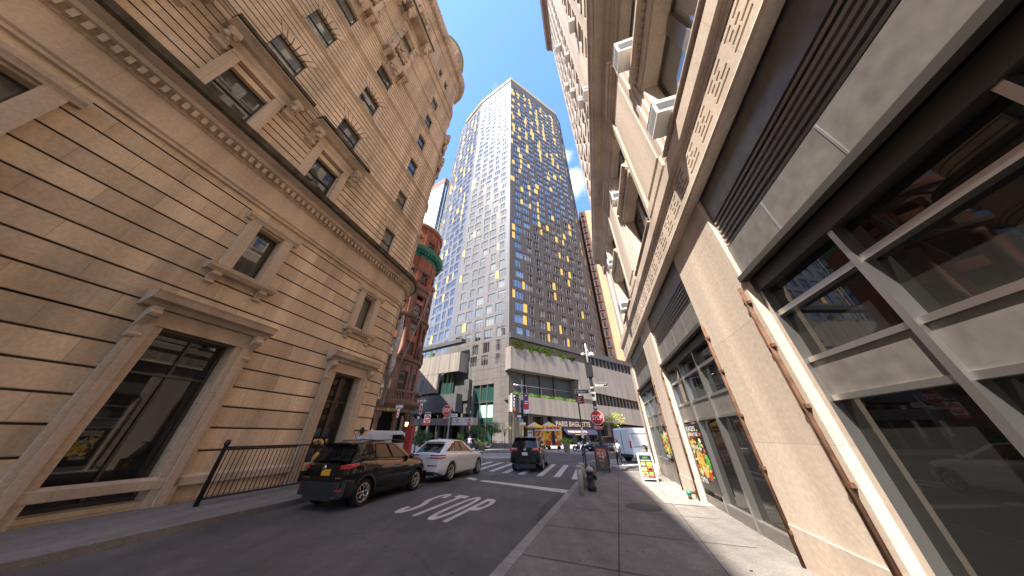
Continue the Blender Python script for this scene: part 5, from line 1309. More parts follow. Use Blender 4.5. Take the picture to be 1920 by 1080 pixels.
# ---- distant parked cars: the same build with simpler numbers
def ext_plain(c, t, body, plate):
    for sg in (1, -1):
        l = MB(); grid_into(l, endpatch(c, c.x0 - .02, sg * .85, sg * .5, .78, .9, -1, 5)); l.build('tail_lamp', 'lamp_red', t)
        h = MB(); grid_into(h, endpatch(c, c.x1 + .02, sg * .85, sg * .5, .66, .78, 1, 5)); h.build('headlight', 'lamp_clear', t)
    p = MB(); p.box(c.x1 + .07, c.x1 + .085, -.16, .16, .42, .55); p.build('licence_plate', 'plate_w', t)
    g_ = MB(); grid_into(g_, endpatch(c, c.x1 + .02, -.42, .42, .5, .72, 1, 5)); g_.build('grille', 'trim', t)
sed = Car(x0=-1.0, x1=3.6, wb=2.75, W=.91, rw=.33, rim=.68, sill=[(-1, .36), (-.5, .26), (.4, .22), (2.4, .22), (3.3, .25), (3.6, .34)], deck=[(-1, .92), (-.5, 1.0), (.3, 1.0), (2.0, .98), (2.6, .93), (3.2, .84), (3.6, .66)], plan=[(-1, .84), (-.6, .95), (0, 1), (2.75, 1), (3.3, .93), (3.6, .76)], sh=.85, crown=.03,
    gb=(-.55, 2.2), gr=(.2, 1.2), roof=[(.1, 1.38), (.7, 1.43), (1.3, 1.38)], rplan=[(0, .93), (.3, 1), (1, .95)], gw=(.80, .58), rcrown=.04, glass=[(.58, .88, .1, .9, .6, .84), (.2, .55, .1, .9, .3, .58)], rg=(.1, .9), doors=[(1.2, 2.1, 1.35), (.36, 1.17, .5)], hm='chrome', cm='trim', clad=.1, lip=.012, extra=[ext_plain])
build_car(sed, 'sedan', 'dark silver sedan facing the junction behind the green planter', 'car', (-6.6, 43.2), 118, 'car_silver')
build_car(blk, 'parked_car', 'black SUV parked beyond the lamp post in front of the bakery', 'car', (10.6, 36.2), 245, 'car_dark', None, 'plate_w') if False else None
suv = Car(**{**sed.__dict__, 'deck': [(-1, 1.06), (-.5, 1.1), (2.0, 1.08), (2.6, 1.03), (3.2, .95), (3.6, .74)], 'roof': [(-.6, 1.62), (.3, 1.68), (1.3, 1.6)], 'gb': (-.95, 2.3), 'gr': (-.6, 1.35)})
build_car(suv, 'parked_suv', 'dark grey SUV parked past the motorbikes in front of the bakery', 'car', (12.6, 37.4), 239, 'car_dark')
build_car(sed, 'grey_car', 'silver car half hidden behind the lamp post and the tree', 'car', (14.6, 32.4), 236, 'car_silver')
# ---- vans: slab sided bodies
def build_panelvan(name, label, pos, az, L, W, H, paint_, nose, high, win):
    t = thing(name, label, 'van', (pos[0], pos[1], 0), az)
    c = Car(x0=-1.1, x1=L - 1.1, wb=L - 2.2, W=W, rw=.35, rim=.6)
    side_ = [(-1.1, .38), (L - 1.2, .38), (L - 1.1, .55), (L - 1.12, .92)] + nose + [(-1.0, H), (-1.1, H - .12)]
    prof = [(1.0, .30), (1.0, .9), (.985, 1.2), (.93, H * .8), (.86, H - .1), (.74, H)]
    # cross section narrows upward: build as a loft of the side outline at several half-widths
    b = MB()
    lay = [(0.80, 1.0), (.93, .985), (.98, .96), (1.0, .93)]
    def wz(z): return W * (1.0 if z < 1.05 else 1.0 - .13 * ((z - 1.05) / (H - 1.05)) ** 1.3)
    n = len(side_); rows = []
    for q, sc_ in [(-1.0, .985), (-.97, 1.0), (-.5, 1.0), (.5, 1.0), (.97, 1.0), (1.0, .985)]:
        cx_ = L / 2 - 1.1; cz_ = H / 2; rows.append([b.pt((cx_ + (x - cx_) * sc_, q * wz(z), cz_ + (z - cz_) * sc_)) for x, z in side_])
    for r0, r1 in zip(rows, rows[1:]):
        for i in range(n): b.f.append([r0[i], r0[(i + 1) % n], r1[(i + 1) % n], r1[i]]); b.m.append(0); b.sm.append(False)
    b.f.append(rows[0]); b.f.append(rows[-1][::-1]); b.m += [0, 0]; b.sm += [False, False]
    b.build('body', paint_, t)
    for sg in (1, -1):
        for x0, x1, z0, z1 in high:
            s = MB(); s.prism([(x0, z0), (x1, z0), (x1, z1), (x0, z1)], sg * (wz((z0 + z1) / 2) - .0), sg * (wz((z0 + z1) / 2) + .018)); s.build('side_panel', paint_, t)
    r = MB()
    for sg in (1, -1):
        r.box(-1.05, L - 1.3, sg * (W - .01), sg * (W + .02), .42, .52)
        for z in (1.02, H - .42): r.box(-1.0, L * .62 - 1.1, sg * (wz(z) - .01), sg * (wz(z) + .012), z, z + .035)
    r.box(-1.22, -1.08, -W * .95, W * .95, .38, .56); r.build('rub_strip', 'trim', t)
    for sg in (1, -1):
        g_ = MB(); g_.prism(win, sg * (wz(win[0][1] + .2) - .02), sg * (wz(win[0][1] + .2) + .012)); g_.build('side_window', 'car_glass', t)
        l = MB(); l.box(-1.125, -1.10, sg * W * .78, sg * W * .93, .95, 1.45); l.build('tail_lamp', 'lamp_red', t)
        m_ = MB(); m_.ball((win[1][0] - .1, sg * (W + .12), win[0][1] + .1), (.06, .1, .13), 0, 8, 6); m_.build('mirror', 'trim', t)
    h = MB(); h.box(-1.125, -1.105, -.012, .012, .55, H - .25); h.box(-1.13, -1.105, -W * .8, -.06, 1.25, H - .35, 1); h.box(-1.13, -1.105, .06, W * .8, 1.25, H - .35, 1); h.box(-1.12, -1.10, -.2, .2, .6, .73, 2); h.build('rear_door', ['trim', paint_, 'plate_w'], t)
    hd = MB()
    for sg in (1, -1): hd.box(1.2, 1.42, sg * (W + .0), sg * (W + .035), 1.05, 1.1)
    hd.build('handle', 'trim', t)
    for x in (0, L - 2.2):
        for sg in (1, -1):
            w = MB(); w.T = Matrix.Translation((x, sg * (W - .10), .35)) @ (Matrix.Identity(4) if sg > 0 else Matrix.Rotation(math.pi, 4, 'Z'))
            w.lathe([(.22, -.11), (.33, -.11), (.35, -.06), (.35, .06), (.33, .11), (.22, .10)], (0, 0, 0), 24, 0, True, 'y'); w.lathe([(.40, .085), (.40, .095)], (0, 0, 0), 24, 2, False, 'y'); wo = w.build('wheel', ['tyre', 'alloy', 'under'], t)
            q = MB(); q.T = w.T; q.lathe([(.22, .10), (.2, .085), (.1, .09), (.08, .11), (.01, .11)], (0, 0, 0), 18, 0, True, 'y'); q.build('rim', 'steel', wo)
    return t
build_panelvan('cargo_van', 'white cargo van with blank sides crossing behind the parked white car', (-12.0, 22.9), 58, 5.6, .98, 2.15, 'van_white',
    [(3.9, 1.12), (3.2, 1.9), (2.8, 2.12)], [(-.9, .55, 1.15, 1.9), (.6, 1.9, 1.15, 1.9)], [(2.15, 1.28), (3.35, 1.28), (2.95, 1.86), (2.15, 1.86)])
build_panelvan('delivery_van', 'large white delivery van parked on the cross street beside the beige building', (9.9, 23.6), 71, 6.2, 1.02, 2.32, 'van_white',
    [(4.6, 1.2), (3.9, 2.1), (3.5, 2.3)], [(-.85, 1.0, 1.08, 1.86), (1.12, 2.7, 1.08, 1.86)], [(2.9, 1.3), (4.1, 1.3), (3.7, 2.0), (2.9, 2.0)])
# ------------------------------------------------------------------ street furniture
M['sign_red'] = plain('sign_red', (.52, .022, .03), .45); M['sign_white'] = plain('sign_white', (.80, .79, .77), .45); M['maroon'] = plain('maroon_sign', (.20, .012, .018), .5)
M['hyd'] = plain('black_hydrant', (.02, .02, .02), .5, var=.3, vs_=9); M['green_paint'] = plain('green_brass', (.04, .22, .15), .4, var=.3, vs_=12); M['red_paint'] = plain('red_call_box', (.33, .018, .02), .5, var=.25, vs_=5)
M['orange'] = plain('orange_sign', (.80, .25, .03), .5)
H0 = .138
def octagon(r): return [(r * math.cos(R_(22.5 + 45 * i)), r * math.sin(R_(22.5 + 45 * i))) for i in range(8)]
def disc(mb, pts, x0, z0, y0, y1, m): mb.prism([(x0 + a, z0 + b) for a, b in pts], y0, y1, m)
def stop_face(par, zc, y, tilt=0, r=.41):
    q = MB(); q.T = Matrix.Translation((0, y, zc)); disc(q, octagon(r), 0, 0, 0, .006, 0); disc(q, octagon(r * .935), 0, 0, .006, .009, 1)
    q.build('stop_plate', ['sign_white', 'sign_red'], par)
    q = MB(); q.T = Matrix.Translation((0, y, zc)); letters(q, 'STOP', lambda u, v: (r * .74 * (1 - 2 * u), .0115, r * .33 * (2 * v - 1)), 0, .02); q.build('lettering', 'sign_white', par)
    q = MB(); q.T = Matrix.Translation((0, y, zc - r - .12)); q.box(-.24, .24, 0, .006, -.075, .075, 0); q.box(-.225, .225, .006, .009, -.062, .062, 1); letters(q, 'ALL WAY', lambda u, v: (.19 * (1 - 2 * u), .0115, .04 * (2 * v - 1)), 0, .02); q.build('all_way_plate', ['sign_white', 'sign_red'], par)
# big lamp post with stop sign, Beaver St blade and a signal cabinet near the top; its y axis looks at the camera
bp = thing('lamp_post', 'tall black lamp post at the kerb with stop sign and dark box', 'lamp post', (5.12, 16.75, H0), 278)
q = MB(); q.lathe([(.17, 0), (.17, .25), (.13, .32), (.115, .9), (.10, 1.0), (.095, 4.7), (.085, 5.2)], (0, 0, 0), 12); q.build('pole', 'black', bp)
q = MB(); q.lathe([(.07, 5.2), (.06, 7.15), (.01, 7.2)], (0, 0, 0), 10); q.build('pole_top', 'steel', bp)
q = MB(); q.box(-.20, .20, -.17, .17, 4.92, 5.78); q.slab([(-.22, -.19), (.22, -.19), (.22, .19), (-.22, .19)], 5.78, 5.82); q.lathe([(.05, 4.75), (.12, 4.92)], (0, 0, 0), 10); q.build('cabinet', 'black', bp)
q = MB(); q.tube([(0, 0, 6.9), (-.1, .0, 6.7), (-.16, 0, 6.55)], .018, 6); q.lathe([(.02, 6.62), (.12, 6.56), (.22, 6.40), (.21, 6.35), (.02, 6.33)], (-.28, 0, -.05), 14); q.lathe([(.10, 6.3), (.1, 6.1), (.12, 6.3)], (.26, 0, .2), 10); q.build('lamp', 'white', bp)
q = MB()
for zz in (3.05, 3.6, 4.2): q.lathe([(.115, zz), (.125, zz + .02), (.125, zz + .1), (.115, zz + .12)], (0, 0, 0), 12)
q.box(-.16, .16, -.12, .12, 3.9, 4.02); q.box(-.1, .2, .08, .2, 3.5, 3.72); q.tube([(-.14, .1, 2.5), (-.15, .12, 3.3), (-.1, .14, 3.9)], .014, 5); q.build('bracket', 'steel', bp)
stop_face(bp, 2.58, .13)
def blade(par, txt, sup, x0, x1, z0, z1, y, name='street_name_blade'):
    q = MB(); q.box(x0, x1, y - .008, y + .008, z0, z1, 0); q.box(min(x0, x1) - .0, max(x0, x1) + .0, y - .01, y + .01, z1, z1 + .012, 1); q.box(min(x0, x1), max(x0, x1), y - .01, y + .01, z0 - .012, z0, 1)
    a, b = max(x0, x1), min(x0, x1); w = a - b; h = z1 - z0
    letters(q, txt, lambda u, v: (a - w * (.07 + .70 * u), y + .0105, z0 + h * (.2 + .6 * v)), 1, .02); letters(q, sup, lambda u, v: (a - w * (.81 + .11 * u), y + .0105, z0 + h * (.5 + .3 * v)), 1, .01)
    q.build(name, ['black', 'sign_white'], par)
blade(bp, 'Beaver', 'St', -.95, -.12, 4.33, 4.52, .10)
# thin pole with S William St and the maroon sign
tp = thing('street_name_pole', 'thin black pole with the S William St sign and a maroon notice below it', 'street sign', (3.45, 14.0, H0), 278)
q = MB(); q.lathe([(.08, 0), (.05, .06), (.038, .1), (.036, 3.72), (.0, 3.75)], (0, 0, 0), 10); q.build('pole', 'black', tp)
blade(tp, 'S William', 'St', .18, -.58, 3.56, 3.74, .05)
q = MB(); q.box(-.30, .06, .04, .05, 3.06, 3.44, 0)
for i, (tt, w_) in enumerate((('HISTORIC', .2), ('DISTRICT', .16), ('DOWNTOWN', .22))): letters(q, tt, lambda u, v, i=i, w_=w_: (.03 - w_ * u, .052, 3.33 - .1 * i + .045 * v), 1, .02)
q.build('maroon_plate', ['maroon', 'sign_white'], tp)
q = MB(); q.box(-.05, .05, .036, .045, 1.55, 2.0, 0); q.build('sticker', 'sign_white', tp)
# bollards and hydrant
for i, (x, y, lab) in enumerate(((2.30, 10.42, 'grey steel bollard nearest the camera at the kerb'), (2.62, 11.35, 'grey steel bollard standing just behind the hydrant'))):
    b = thing('bollard', lab, 'bollard', (x, y, H0), 90, 'bollards at the kerb')
    q = MB(); q.lathe([(.088, 0), (.088, .70), (.082, .71)], (0, 0, 0), 18); q.build('post', 'steel', b)
    q = MB(); q.lathe([(.10, .68), (.10, .75), (.085, .775), (.01, .785)], (0, 0, 0), 18); q.lathe([(.012, -.09), (.012, -.08)], (0, 0, .2), 8, 0, True, 'y'); q.build('cap', 'steel', b)
hy = thing('fire_hydrant', 'black fire hydrant with a silver bonnet between the bollards', 'hydrant', (2.80, 11.0, H0), 200)
q = MB(); q.lathe([(.15, 0), (.15, .05), (.17, .07), (.17, .13), (.13, .17), (.12, .5), (.14, .52), (.14, .56)], (0, 0, 0), 18); q.build('barrel', 'hyd', hy)
q = MB(); q.lathe([(.135, .56), (.12, .62), (.09, .67), (.03, .70), (.03, .75), (.0, .755)], (0, 0, 0), 18); q.build('bonnet', 'steel', hy)
for a in (0, 180, 90):
    q = MB(); q.T = Matrix.Rotation(R_(a), 4, 'Z'); q.lathe([(.055, .10), (.055, .17), (.075, .175), (.075, .21), (.02, .215), (.02, .24)], (0, 0, .38), 12, 0, True, 'x'); q.build('nozzle', 'hyd', hy)
# kick scooter chained behind the hydrant
ks = thing('kick_scooter', 'dark electric kick scooter chained to the sign pole behind the hydrant', 'scooter', (3.25, 12.9, H0), 215)
q = MB(); q.box(-.42, .42, -.08, .08, .12, .17); q.tube([(.42, 0, .15), (.52, 0, .22)], .04, 8); q.build('deck', 'black', ks)
q = MB(); q.tube([(.55, 0, .1), (.48, 0, .55), (.40, 0, 1.08)], .028, 8); q.build('stem', 'black', ks)
q = MB(); q.tube([(.40, -.24, 1.06), (.39, 0, 1.10), (.40, .24, 1.06)], .016, 6); q.ball((.42, 0, .98), (.05, .05, .07), 0, 8, 6); q.tube([(.40, .1, 1.05), (.5, .14, .8), (.5, .06, .5)], .006, 4); q.build('handlebar', 'trim', ks)
for x in (-.5, .56):
    w = MB(); w.lathe([(.06, -.03), (.10, -.032), (.115, 0), (.10, .032), (.06, .03)], (x, 0, .115), 18, 0, True, 'y'); w.build('wheel', 'tyre', ks)
q = MB(); q.tube([(.45, .02, .5), (.2, .2, .35), (-.1, .25, .3), (-.3, .12, .5), (.0, -.1, .62), (.4, -.05, .6)], .022, 6); q.build('chain', 'rust', ks)
# ---- A-board with a dark poster
def easel(name, label, cat, pos, az, w, h, lean, frame, face_mats, fn):
    t = thing(name, label, cat, (pos[0], pos[1], H0), az)
    for sg, nm in ((1, 'front_panel'), (-1, 'back_panel')):
        q = MB(); q.T = Matrix.Translation((0, sg * .28, 0)) @ Matrix.Rotation(sg * lean, 4, 'X')
        f = .05
        q.box(-w / 2, -w / 2 + f, -.02, .02, .02, h); q.box(w / 2 - f, w / 2, -.02, .02, .02, h); q.box(-w / 2 + f, w / 2 - f, -.02, .02, h - f, h); q.box(-w / 2 + f, w / 2 - f, -.02, .02, .08, .08 + f); q.box(-w / 2 + f, w / 2 - f, -.012, .004, .13, h - f, 1)
        if sg > 0:
            n = 8; q.prism([(-w / 2, h)] + [(-w / 2 * math.cos(math.pi * i / n), h + .045 * math.sin(math.pi * i / n)) for i in range(1, n)] + [(w / 2, h)], -.02, .02)
        po_ = q.build(nm, [frame, face_mats[0]], t)
        if sg > 0:
            q2 = MB(); q2.T = q.T; fn(q2, w, h); q2.build('poster', face_mats, po_)
    return t
M['ad_red'] = plain('ad_red', (.30, .05, .025), .5, var=.5, vs_=9); M['ad_brown'] = plain('ad_brown', (.12, .055, .03), .5, var=.4, vs_=6); M['ad_dark'] = plain('ad_dark', (.02, .015, .012), .5); M['ad_tan'] = plain('ad_tan', (.55, .38, .27), .5, var=.3, vs_=8)
def ad1(q, w, h):
    q.box(-w / 2 + .06, w / 2 - .06, .004, .006, h * .62, h - .06, 1); q.box(-w / 2 + .06, w / 2 - .06, .004, .006, .16, h * .62, 2)
    for i, (x, z, ww, hh) in enumerate(((-.2, .86, .05, .22), (-.08, .80, .09, .3), (.06, .82, .05, .26), (.14, .88, .1, .12), (-.16, 1.0, .12, .06), (.05, 1.04, .2, .05), (.0, .72, .3, .03))): q.box(x - ww / 2, x + ww / 2, .006, .008, z * h / 1.2 - hh / 2, z * h / 1.2 + hh / 2, 3)
    letters(q, 'RESTAURANT', lambda u, v: (.13 - .26 * u, .009, .50 + .03 * v), 4, .02); letters(q, 'BAR', lambda u, v: (.03 - .09 * u, .009, .28 + .025 * v), 4, .01)
    for k in range(7): q.box(-.22 + .07 * k, -.19 + .07 * k, .006, .008, .2, .26 + .04 * ((k * 3) % 4), 0)
easel('sandwich_board', 'dark sandwich board with a reddish brown poster by the lamp post', 'sandwich board', (4.82, 16.05), 283, .66, 1.16, R_(9), 'black', ['ad_dark', 'ad_red', 'ad_brown', 'ad_tan', 'sign_white'], ad1)
def ad2(q, w, h):
    q.box(-w / 2 + .06, w / 2 - .06, .004, .006, .14, h - .06, 4)
    letters(q, 'TASTY', lambda u, v: (.11 - .22 * u, .0085, h - .17 + .06 * v), 5, .03); letters(q, 'LUNCH SPECIAL', lambda u, v: (.2 - .40 * u, .0085, h - .27 + .05 * v), 6, .02); letters(q, 'DAILY FRESH', lambda u, v: (.2 - .40 * u, .0085, h - .35 + .04 * v), 7, .02)
    for r in range(3):
        for c_ in range(2):
            x = .01 + (c_ - 1) * .235 + .115; z = .18 + r * .175
            q.box(x - .10, x + .10, .006, .009, z, z + .15, (1, 3, 1, 2, 2, 1)[r * 2 + c_]); q.ball((x, .010, z + .07), (.075, .006, .05), (3, 2, 1, 0, 3, 2)[(r * 2 + c_ + 1) % 6], 9, 6, .3); q.box(x - .10, x + .10, .009, .011, z + .125, z + .15, 5)
easel('menu_board', 'white framed menu board with green food pictures outside the shop', 'sandwich board', (5.88, 13.2), 290, .60, .98, R_(10), 'white', ['poster_black', 'food_red', 'food_yellow', 'food_cream', 'poster_black', 'food_green', 'sign_white', 'food_yellow'], ad2)
# standpipe by the shop wall
sp = thing('standpipe', 'green capped brass standpipe low on the shop wall', 'standpipe', tuple(frame_mat(RO, RA) @ Vector((-1.62, 0.02, .30))), RA)
q = MB(); q.lathe([(.035, -.0), (.035, .16)], (0, 0, 0), 10, 0, True, 'y'); q.lathe([(.06, .0), (.06, .015)], (0, 0, 0), 12, 0, True, 'y'); q.build('pipe', 'rust', sp)
q = MB(); q.ball((0, .20, .0), (.075, .075, .075), 0, 12, 8); q.lathe([(.085, -.012), (.085, .012)], (0, .20, .0), 14, 0); q.build('cap', 'green_paint', sp)
q = MB(); q.lathe([(.05, -.14), (.055, -.06)], (0, .2, 0), 12); q.build('outlet', 'rust', sp)
# ---- far corner: lamp post with banner
lp2 = thing('banner_lamp_post', 'slim grey lamp post with a red and purple banner on the far corner', 'lamp post', (1.42, 37.6, .14), 275)
q = MB(); q.lathe([(.16, 0), (.14, .6), (.09, .8), (.075, 6.0), (.06, 8.6), (.0, 8.65)], (0, 0, 0), 10); q.build('pole', 'steel', lp2)
q = MB(); q.lathe([(.16, 3.6), (.16, 5.9)], (0, 0, 0), 10); q.box(-.2, .2, -.1, .1, 5.0, 5.5); q.build('cabinet', 'black', lp2)
q = MB(); q.tube([(0, 0, 7.4), (.25, 0, 7.8), (.6, 0, 7.9)], .03, 6); q.ball((.85, 0, 7.86), (.32, .16, .10), 0, 10, 6); q.build('lamp', 'white', lp2)
M['ban1'] = plain('banner_purple', (.13, .07, .14), .7); M['ban2'] = plain('banner_red', (.55, .05, .07), .7)
q = MB(); q.box(-.88, -.14, -.01, .01, 5.6, 6.75, 0); q.box(-.92, -.2, -.012, .012, 4.7, 5.6, 1); q.box(-.94, -.22, -.012, .012, 4.25, 4.7, 2)
for z, w_ in ((6.5, .3), (5.75, .5), (5.5, .45)): q.box(-.55 - w_ / 2, -.55 + w_ / 2, .012, .018, z - .05, z + .05, 2)
q.tube([(-.9, 0, 6.78), (0, 0, 6.78)], .02, 5, 3); q.tube([(-.9, 0, 4.22), (0, 0, 4.22)], .02, 5, 3); q.build('banner', ['ban1', 'ban2', 'sign_white', 'steel'], lp2)
q = MB(); q.box(-.42, .34, .08, .1, 2.9, 3.15, 0); q.box(-.4, .32, .08, .1, 2.66, 2.9, 1); q.box(-.16, .14, .08, .1, 1.5, 2.6, 1); q.box(-.05, .05, .1, .105, 1.7, 2.3, 0); q.box(.1, .7, .06, .08, 3.8, 4.02, 0); q.build('sign_plates', ['sign_white', 'orange'], lp2)
# kiosk poster behind it
ki = thing('information_kiosk', 'white poster panel standing beside the banner lamp post', 'kiosk', (2.55, 39.6, .14), 275)
q = MB(); q.box(-.42, .42, -.1, .1, 0, 2.4, 0); q.build('cabinet', 'concrete_d', ki); q = MB(); q.box(-.36, .36, .1, .112, .5, 2.3, 0); q.box(-.16, .12, .112, .118, .9, 1.5, 1); q.ball((.14, .118, 2.0), (.1, .01, .1), 2, 8, 5); q.box(-.2, .0, .112, .118, 1.9, 2.05, 3); q.build('poster', ['sign_white', 'ban1', 'sign_red', 'black'], ki)
# ---- left side: stop sign, one-way arrows, do-not-enter signs, call box
sL = thing('stop_sign', 'red stop sign on a thin post behind the white car', 'traffic sign', (-5.24, 22.0, 0), 284)
q = MB(); q.lathe([(.035, 0), (.035, 2.9)], (0, -.06, 0), 8); q.build('post', 'black', sL); stop_face(sL, 3.56 - .02, 0)
q = MB(); q.lathe([(.035, 2.9), (.035, 3.5)], (0, -.06, 0), 8); q.build('post_top', 'black', sL)
q = MB(); q.box(-.95, -.42, -.03, -.02, 3.05, 3.28, 0); letters(q, 'ROW', lambda u, v: (-.5 - .36 * u, -.018, 3.1 + .13 * v), 1, .02); q.build('street_name_blade', ['sign_white', 'black'], sL)
gp = thing('steel_pole', 'bare galvanised pole leaning beside the stop sign', 'pole', (-5.15, 22.9, 0), 90)
q = MB(); q.lathe([(.055, 0), (.05, 4.9), (.0, 4.92)], (0, 0, 0), 8); q.build('shaft', 'steel', gp); q = MB(); q.lathe([(.09, 0), (.09, .1), (.06, .14)], (0, 0, 0), 8); q.build('base', 'steel', gp)
def oneway(pos, zs, w, label, sub):
    t = thing('one_way_sign', label, 'traffic sign', (pos[0], pos[1], .14), 286)
    q = MB(); q.lathe([(.04, 0), (.035, zs + .1)], (0, -.07, 0), 8); q.build('post', 'black', t)
    h = w / 3; q = MB(); q.box(-w / 2, w / 2, 0, .006, zs - h / 2, zs + h / 2, 0); q.box(-w / 2 + .02, w / 2 - .02, .006, .008, zs - h / 2 + .02, zs + h / 2 - .02, 1)
    q.prism([(w * .42, zs - h * .22), (-w * .22, zs - h * .22), (-w * .22, zs - h * .36), (-w * .44, zs), (-w * .22, zs + h * .36), (-w * .22, zs + h * .22), (w * .42, zs + h * .22)], .008, .010, 0)
    letters(q, 'ONE WAY', lambda u, v: (w * .36 - w * .56 * u, .0115, zs - h * .12 + h * .24 * v), 1, .02); q.build('arrow_plate', ['sign_white', 'black'], t)
    q = MB(); q.box(-.12, .12, 0, .006, zs - h / 2 - .85, zs - h / 2 - .06, 0); q.box(-.08, .08, .006, .008, zs - h / 2 - .45, zs - h / 2 - .2, 1); q.box(-.08, .08, .006, .008, zs - h / 2 - .8, zs - h / 2 - .5, 1); q.build('notice_plate', ['sign_white', 'sign_red'], t)
oneway((-7.35, 22.0), 4.10, .92, 'one way arrow sign standing nearer the junction, right of the porch', 0)
oneway((-11.6, 28.0), 4.22, .92, 'one way arrow sign in front of the brownstone porch columns', 0)
def dne(pos, zc, label, az, sc_=1):
    t = thing('no_entry_sign', label, 'traffic sign', (pos[0], pos[1], .14), az)
    q = MB(); q.lathe([(.04, 0), (.035, zc + .5)], (0, -.07, 0), 8); q.build('post', 'black', t)
    s_ = .36 * sc_; q = MB(); q.box(-s_, s_, 0, .006, zc - s_, zc + s_, 0); q.lathe([(s_ * .92, .006), (s_ * .9, .009), (.01, .0095)], (0, 0, zc), 24, 1, False, 'y'); q.box(-s_ * .7, s_ * .7, .0095, .012, zc - s_ * .16, zc + s_ * .16, 0)
    letters(q, 'DO NOT', lambda u, v: (s_ * .45 * (1 - 2 * u), .0115, zc + s_ * .32 + s_ * .22 * v), 0, .02); letters(q, 'ENTER', lambda u, v: (s_ * .42 * (1 - 2 * u), .0115, zc - s_ * .58 + s_ * .22 * v), 0, .02); q.build('no_entry_plate', ['sign_white', 'sign_red'], t)
    q = MB(); q.box(-s_, s_, 0, .006, zc - s_ - .22, zc - s_ - .03, 0); q.build('lower_plate', 'sign_red', t)
    return t
d1 = dne((-8.55, 28.0), 3.12, 'red no entry sign under a dark plate in front of the dark entrance', 286, 1.0)
q = MB(); q.box(-.42, .42, -.002, .006, 3.52, 3.82, 0); letters(q, 'NO TURN', lambda u, v: (.3 - .6 * u, .008, 3.6 + .12 * v), 1, .02); q.build('upper_plate', ['black', 'sign_white'], d1)
dne((-5.85, 38.0), 3.3, 'red no entry sign beside the white canopy end', 276, .95)
cb = thing('call_box', 'tall red street call box standing behind the white car', 'call box', (-7.28, 20.3, .14), 280)
q = MB(); q.box(-.22, .22, -.2, .2, 0, 2.15, 0); q.box(-.25, .25, -.23, .23, 0, .12, 0); q.slab([(-.25, -.23), (.25, -.23), (.25, .23), (-.25, .23)], 2.15, 2.24, 0); q.build('cabinet', 'red_paint', cb)
q = MB(); q.box(-.16, .16, .2, .215, 1.3, 1.9); q.ball((0, .22, 1.1), (.05, .02, .05), 0, 8, 5); q.build('door', 'red_paint', cb)
# flagpole and rolled flag on the corner of the limestone building
fp = thing('flagpole', 'dark angled flagpole reaching out from the limestone corner', 'flagpole', tuple(lwarp(LCS + 1.2, .2, 11.9)), 90)
q = MB(); a = Vector((0, 0, 0)); b = Vector((-.15, 7.3, 6.6)); q.tube([a, b], [.09, .045], 8); q.ball(b, .1, 0, 8, 6); q.build('pole', 'rust', fp)
q = MB(); q.ball(a, (.2, .2, .25), 0, 8, 6); q.build('socket', 'rust', fp)
fl = thing('furled_flag', 'pale weathered banner hanging furled down the limestone corner', 'flag', tuple(lwarp(LCS + 1.15, .30, 9.3)), 90)
q = MB(); q.tube([(0, 0, 0), (.03, .05, -1.2), (-.02, .1, -2.4), (.04, .08, -3.4), (0, .05, -4.2)], [.10, .16, .14, .17, .10], 9); q.build('cloth', plain('weathered_cloth', (.42, .38, .36), .9, var=.35, vs_=4), fl)
q = MB(); q.box(-.10, .10, -.05, .1, -5.9, -4.2); q.build('sign_frame', 'granite', fl)
q = MB(); q.tube([(0, .1, -5.8), (.5, 2.2, 1.0), (.2, 4.2, 5.6)], .02, 5); q.tube([(.02, .1, .2), (.05, 3.0, 2.6)], .012, 4); q.build('halyard', 'steel', fl)
# iron railing in front of the limestone door
ra = thing('iron_railing', 'black iron railing with a gilt crest in front of the limestone doorway', 'railing', lp(.85, 1.15) + (.14,), LA + 0)
q = MB(); q.tube([(-2.6, 0, 1.35), (2.35, 0, 1.35)], .03, 6); q.tube([(-2.6, 0, .15), (2.35, 0, .15)], .03, 6); q.build('rails', 'black', ra)
q = MB()
for k in range(38): x = -2.6 + .13 * k; q.tube([(x, 0, .15), (x, 0, 1.35)], .012, 5)
for x in (-2.6, 2.35): q.lathe([(.06, 0), (.05, 1.4), (.08, 1.45), (.05, 1.55)], (x, 0, 0), 8)
q.build('bars', 'black', ra)
q = MB(); q.ball((.55, -.03, .85), (.17, .03, .24), 0, 12, 8); carve(q, .25, .85, -.02, 1.36, 1.5, 14, .06); carve(q, .3, .8, -.02, .38, .5, 10, .05); q.build('crest', plain('gilding', (.50, .32, .12), .45, metal=.5), ra)
# little street lantern by the porch
ln_ = thing('porch_lantern', 'small black lantern post glowing warmly beside the porch columns', 'lantern', (-10.15, 27.0, .14), 90)
q = MB(); q.lathe([(.09, 0), (.05, .3), (.04, 2.3), (.12, 2.4)], (0, 0, 0), 8); q.lathe([(.16, 2.75), (.05, 2.95), (.0, 3.0)], (0, 0, 0), 8); q.build('post', 'black', ln_)
q = MB(); q.lathe([(.10, 2.42), (.14, 2.74)], (0, 0, 0), 8); q.build('globe', plain('lamp_glow', (.9, .6, .3), .4, emit=(1, .55, .25), es=3), ln_)
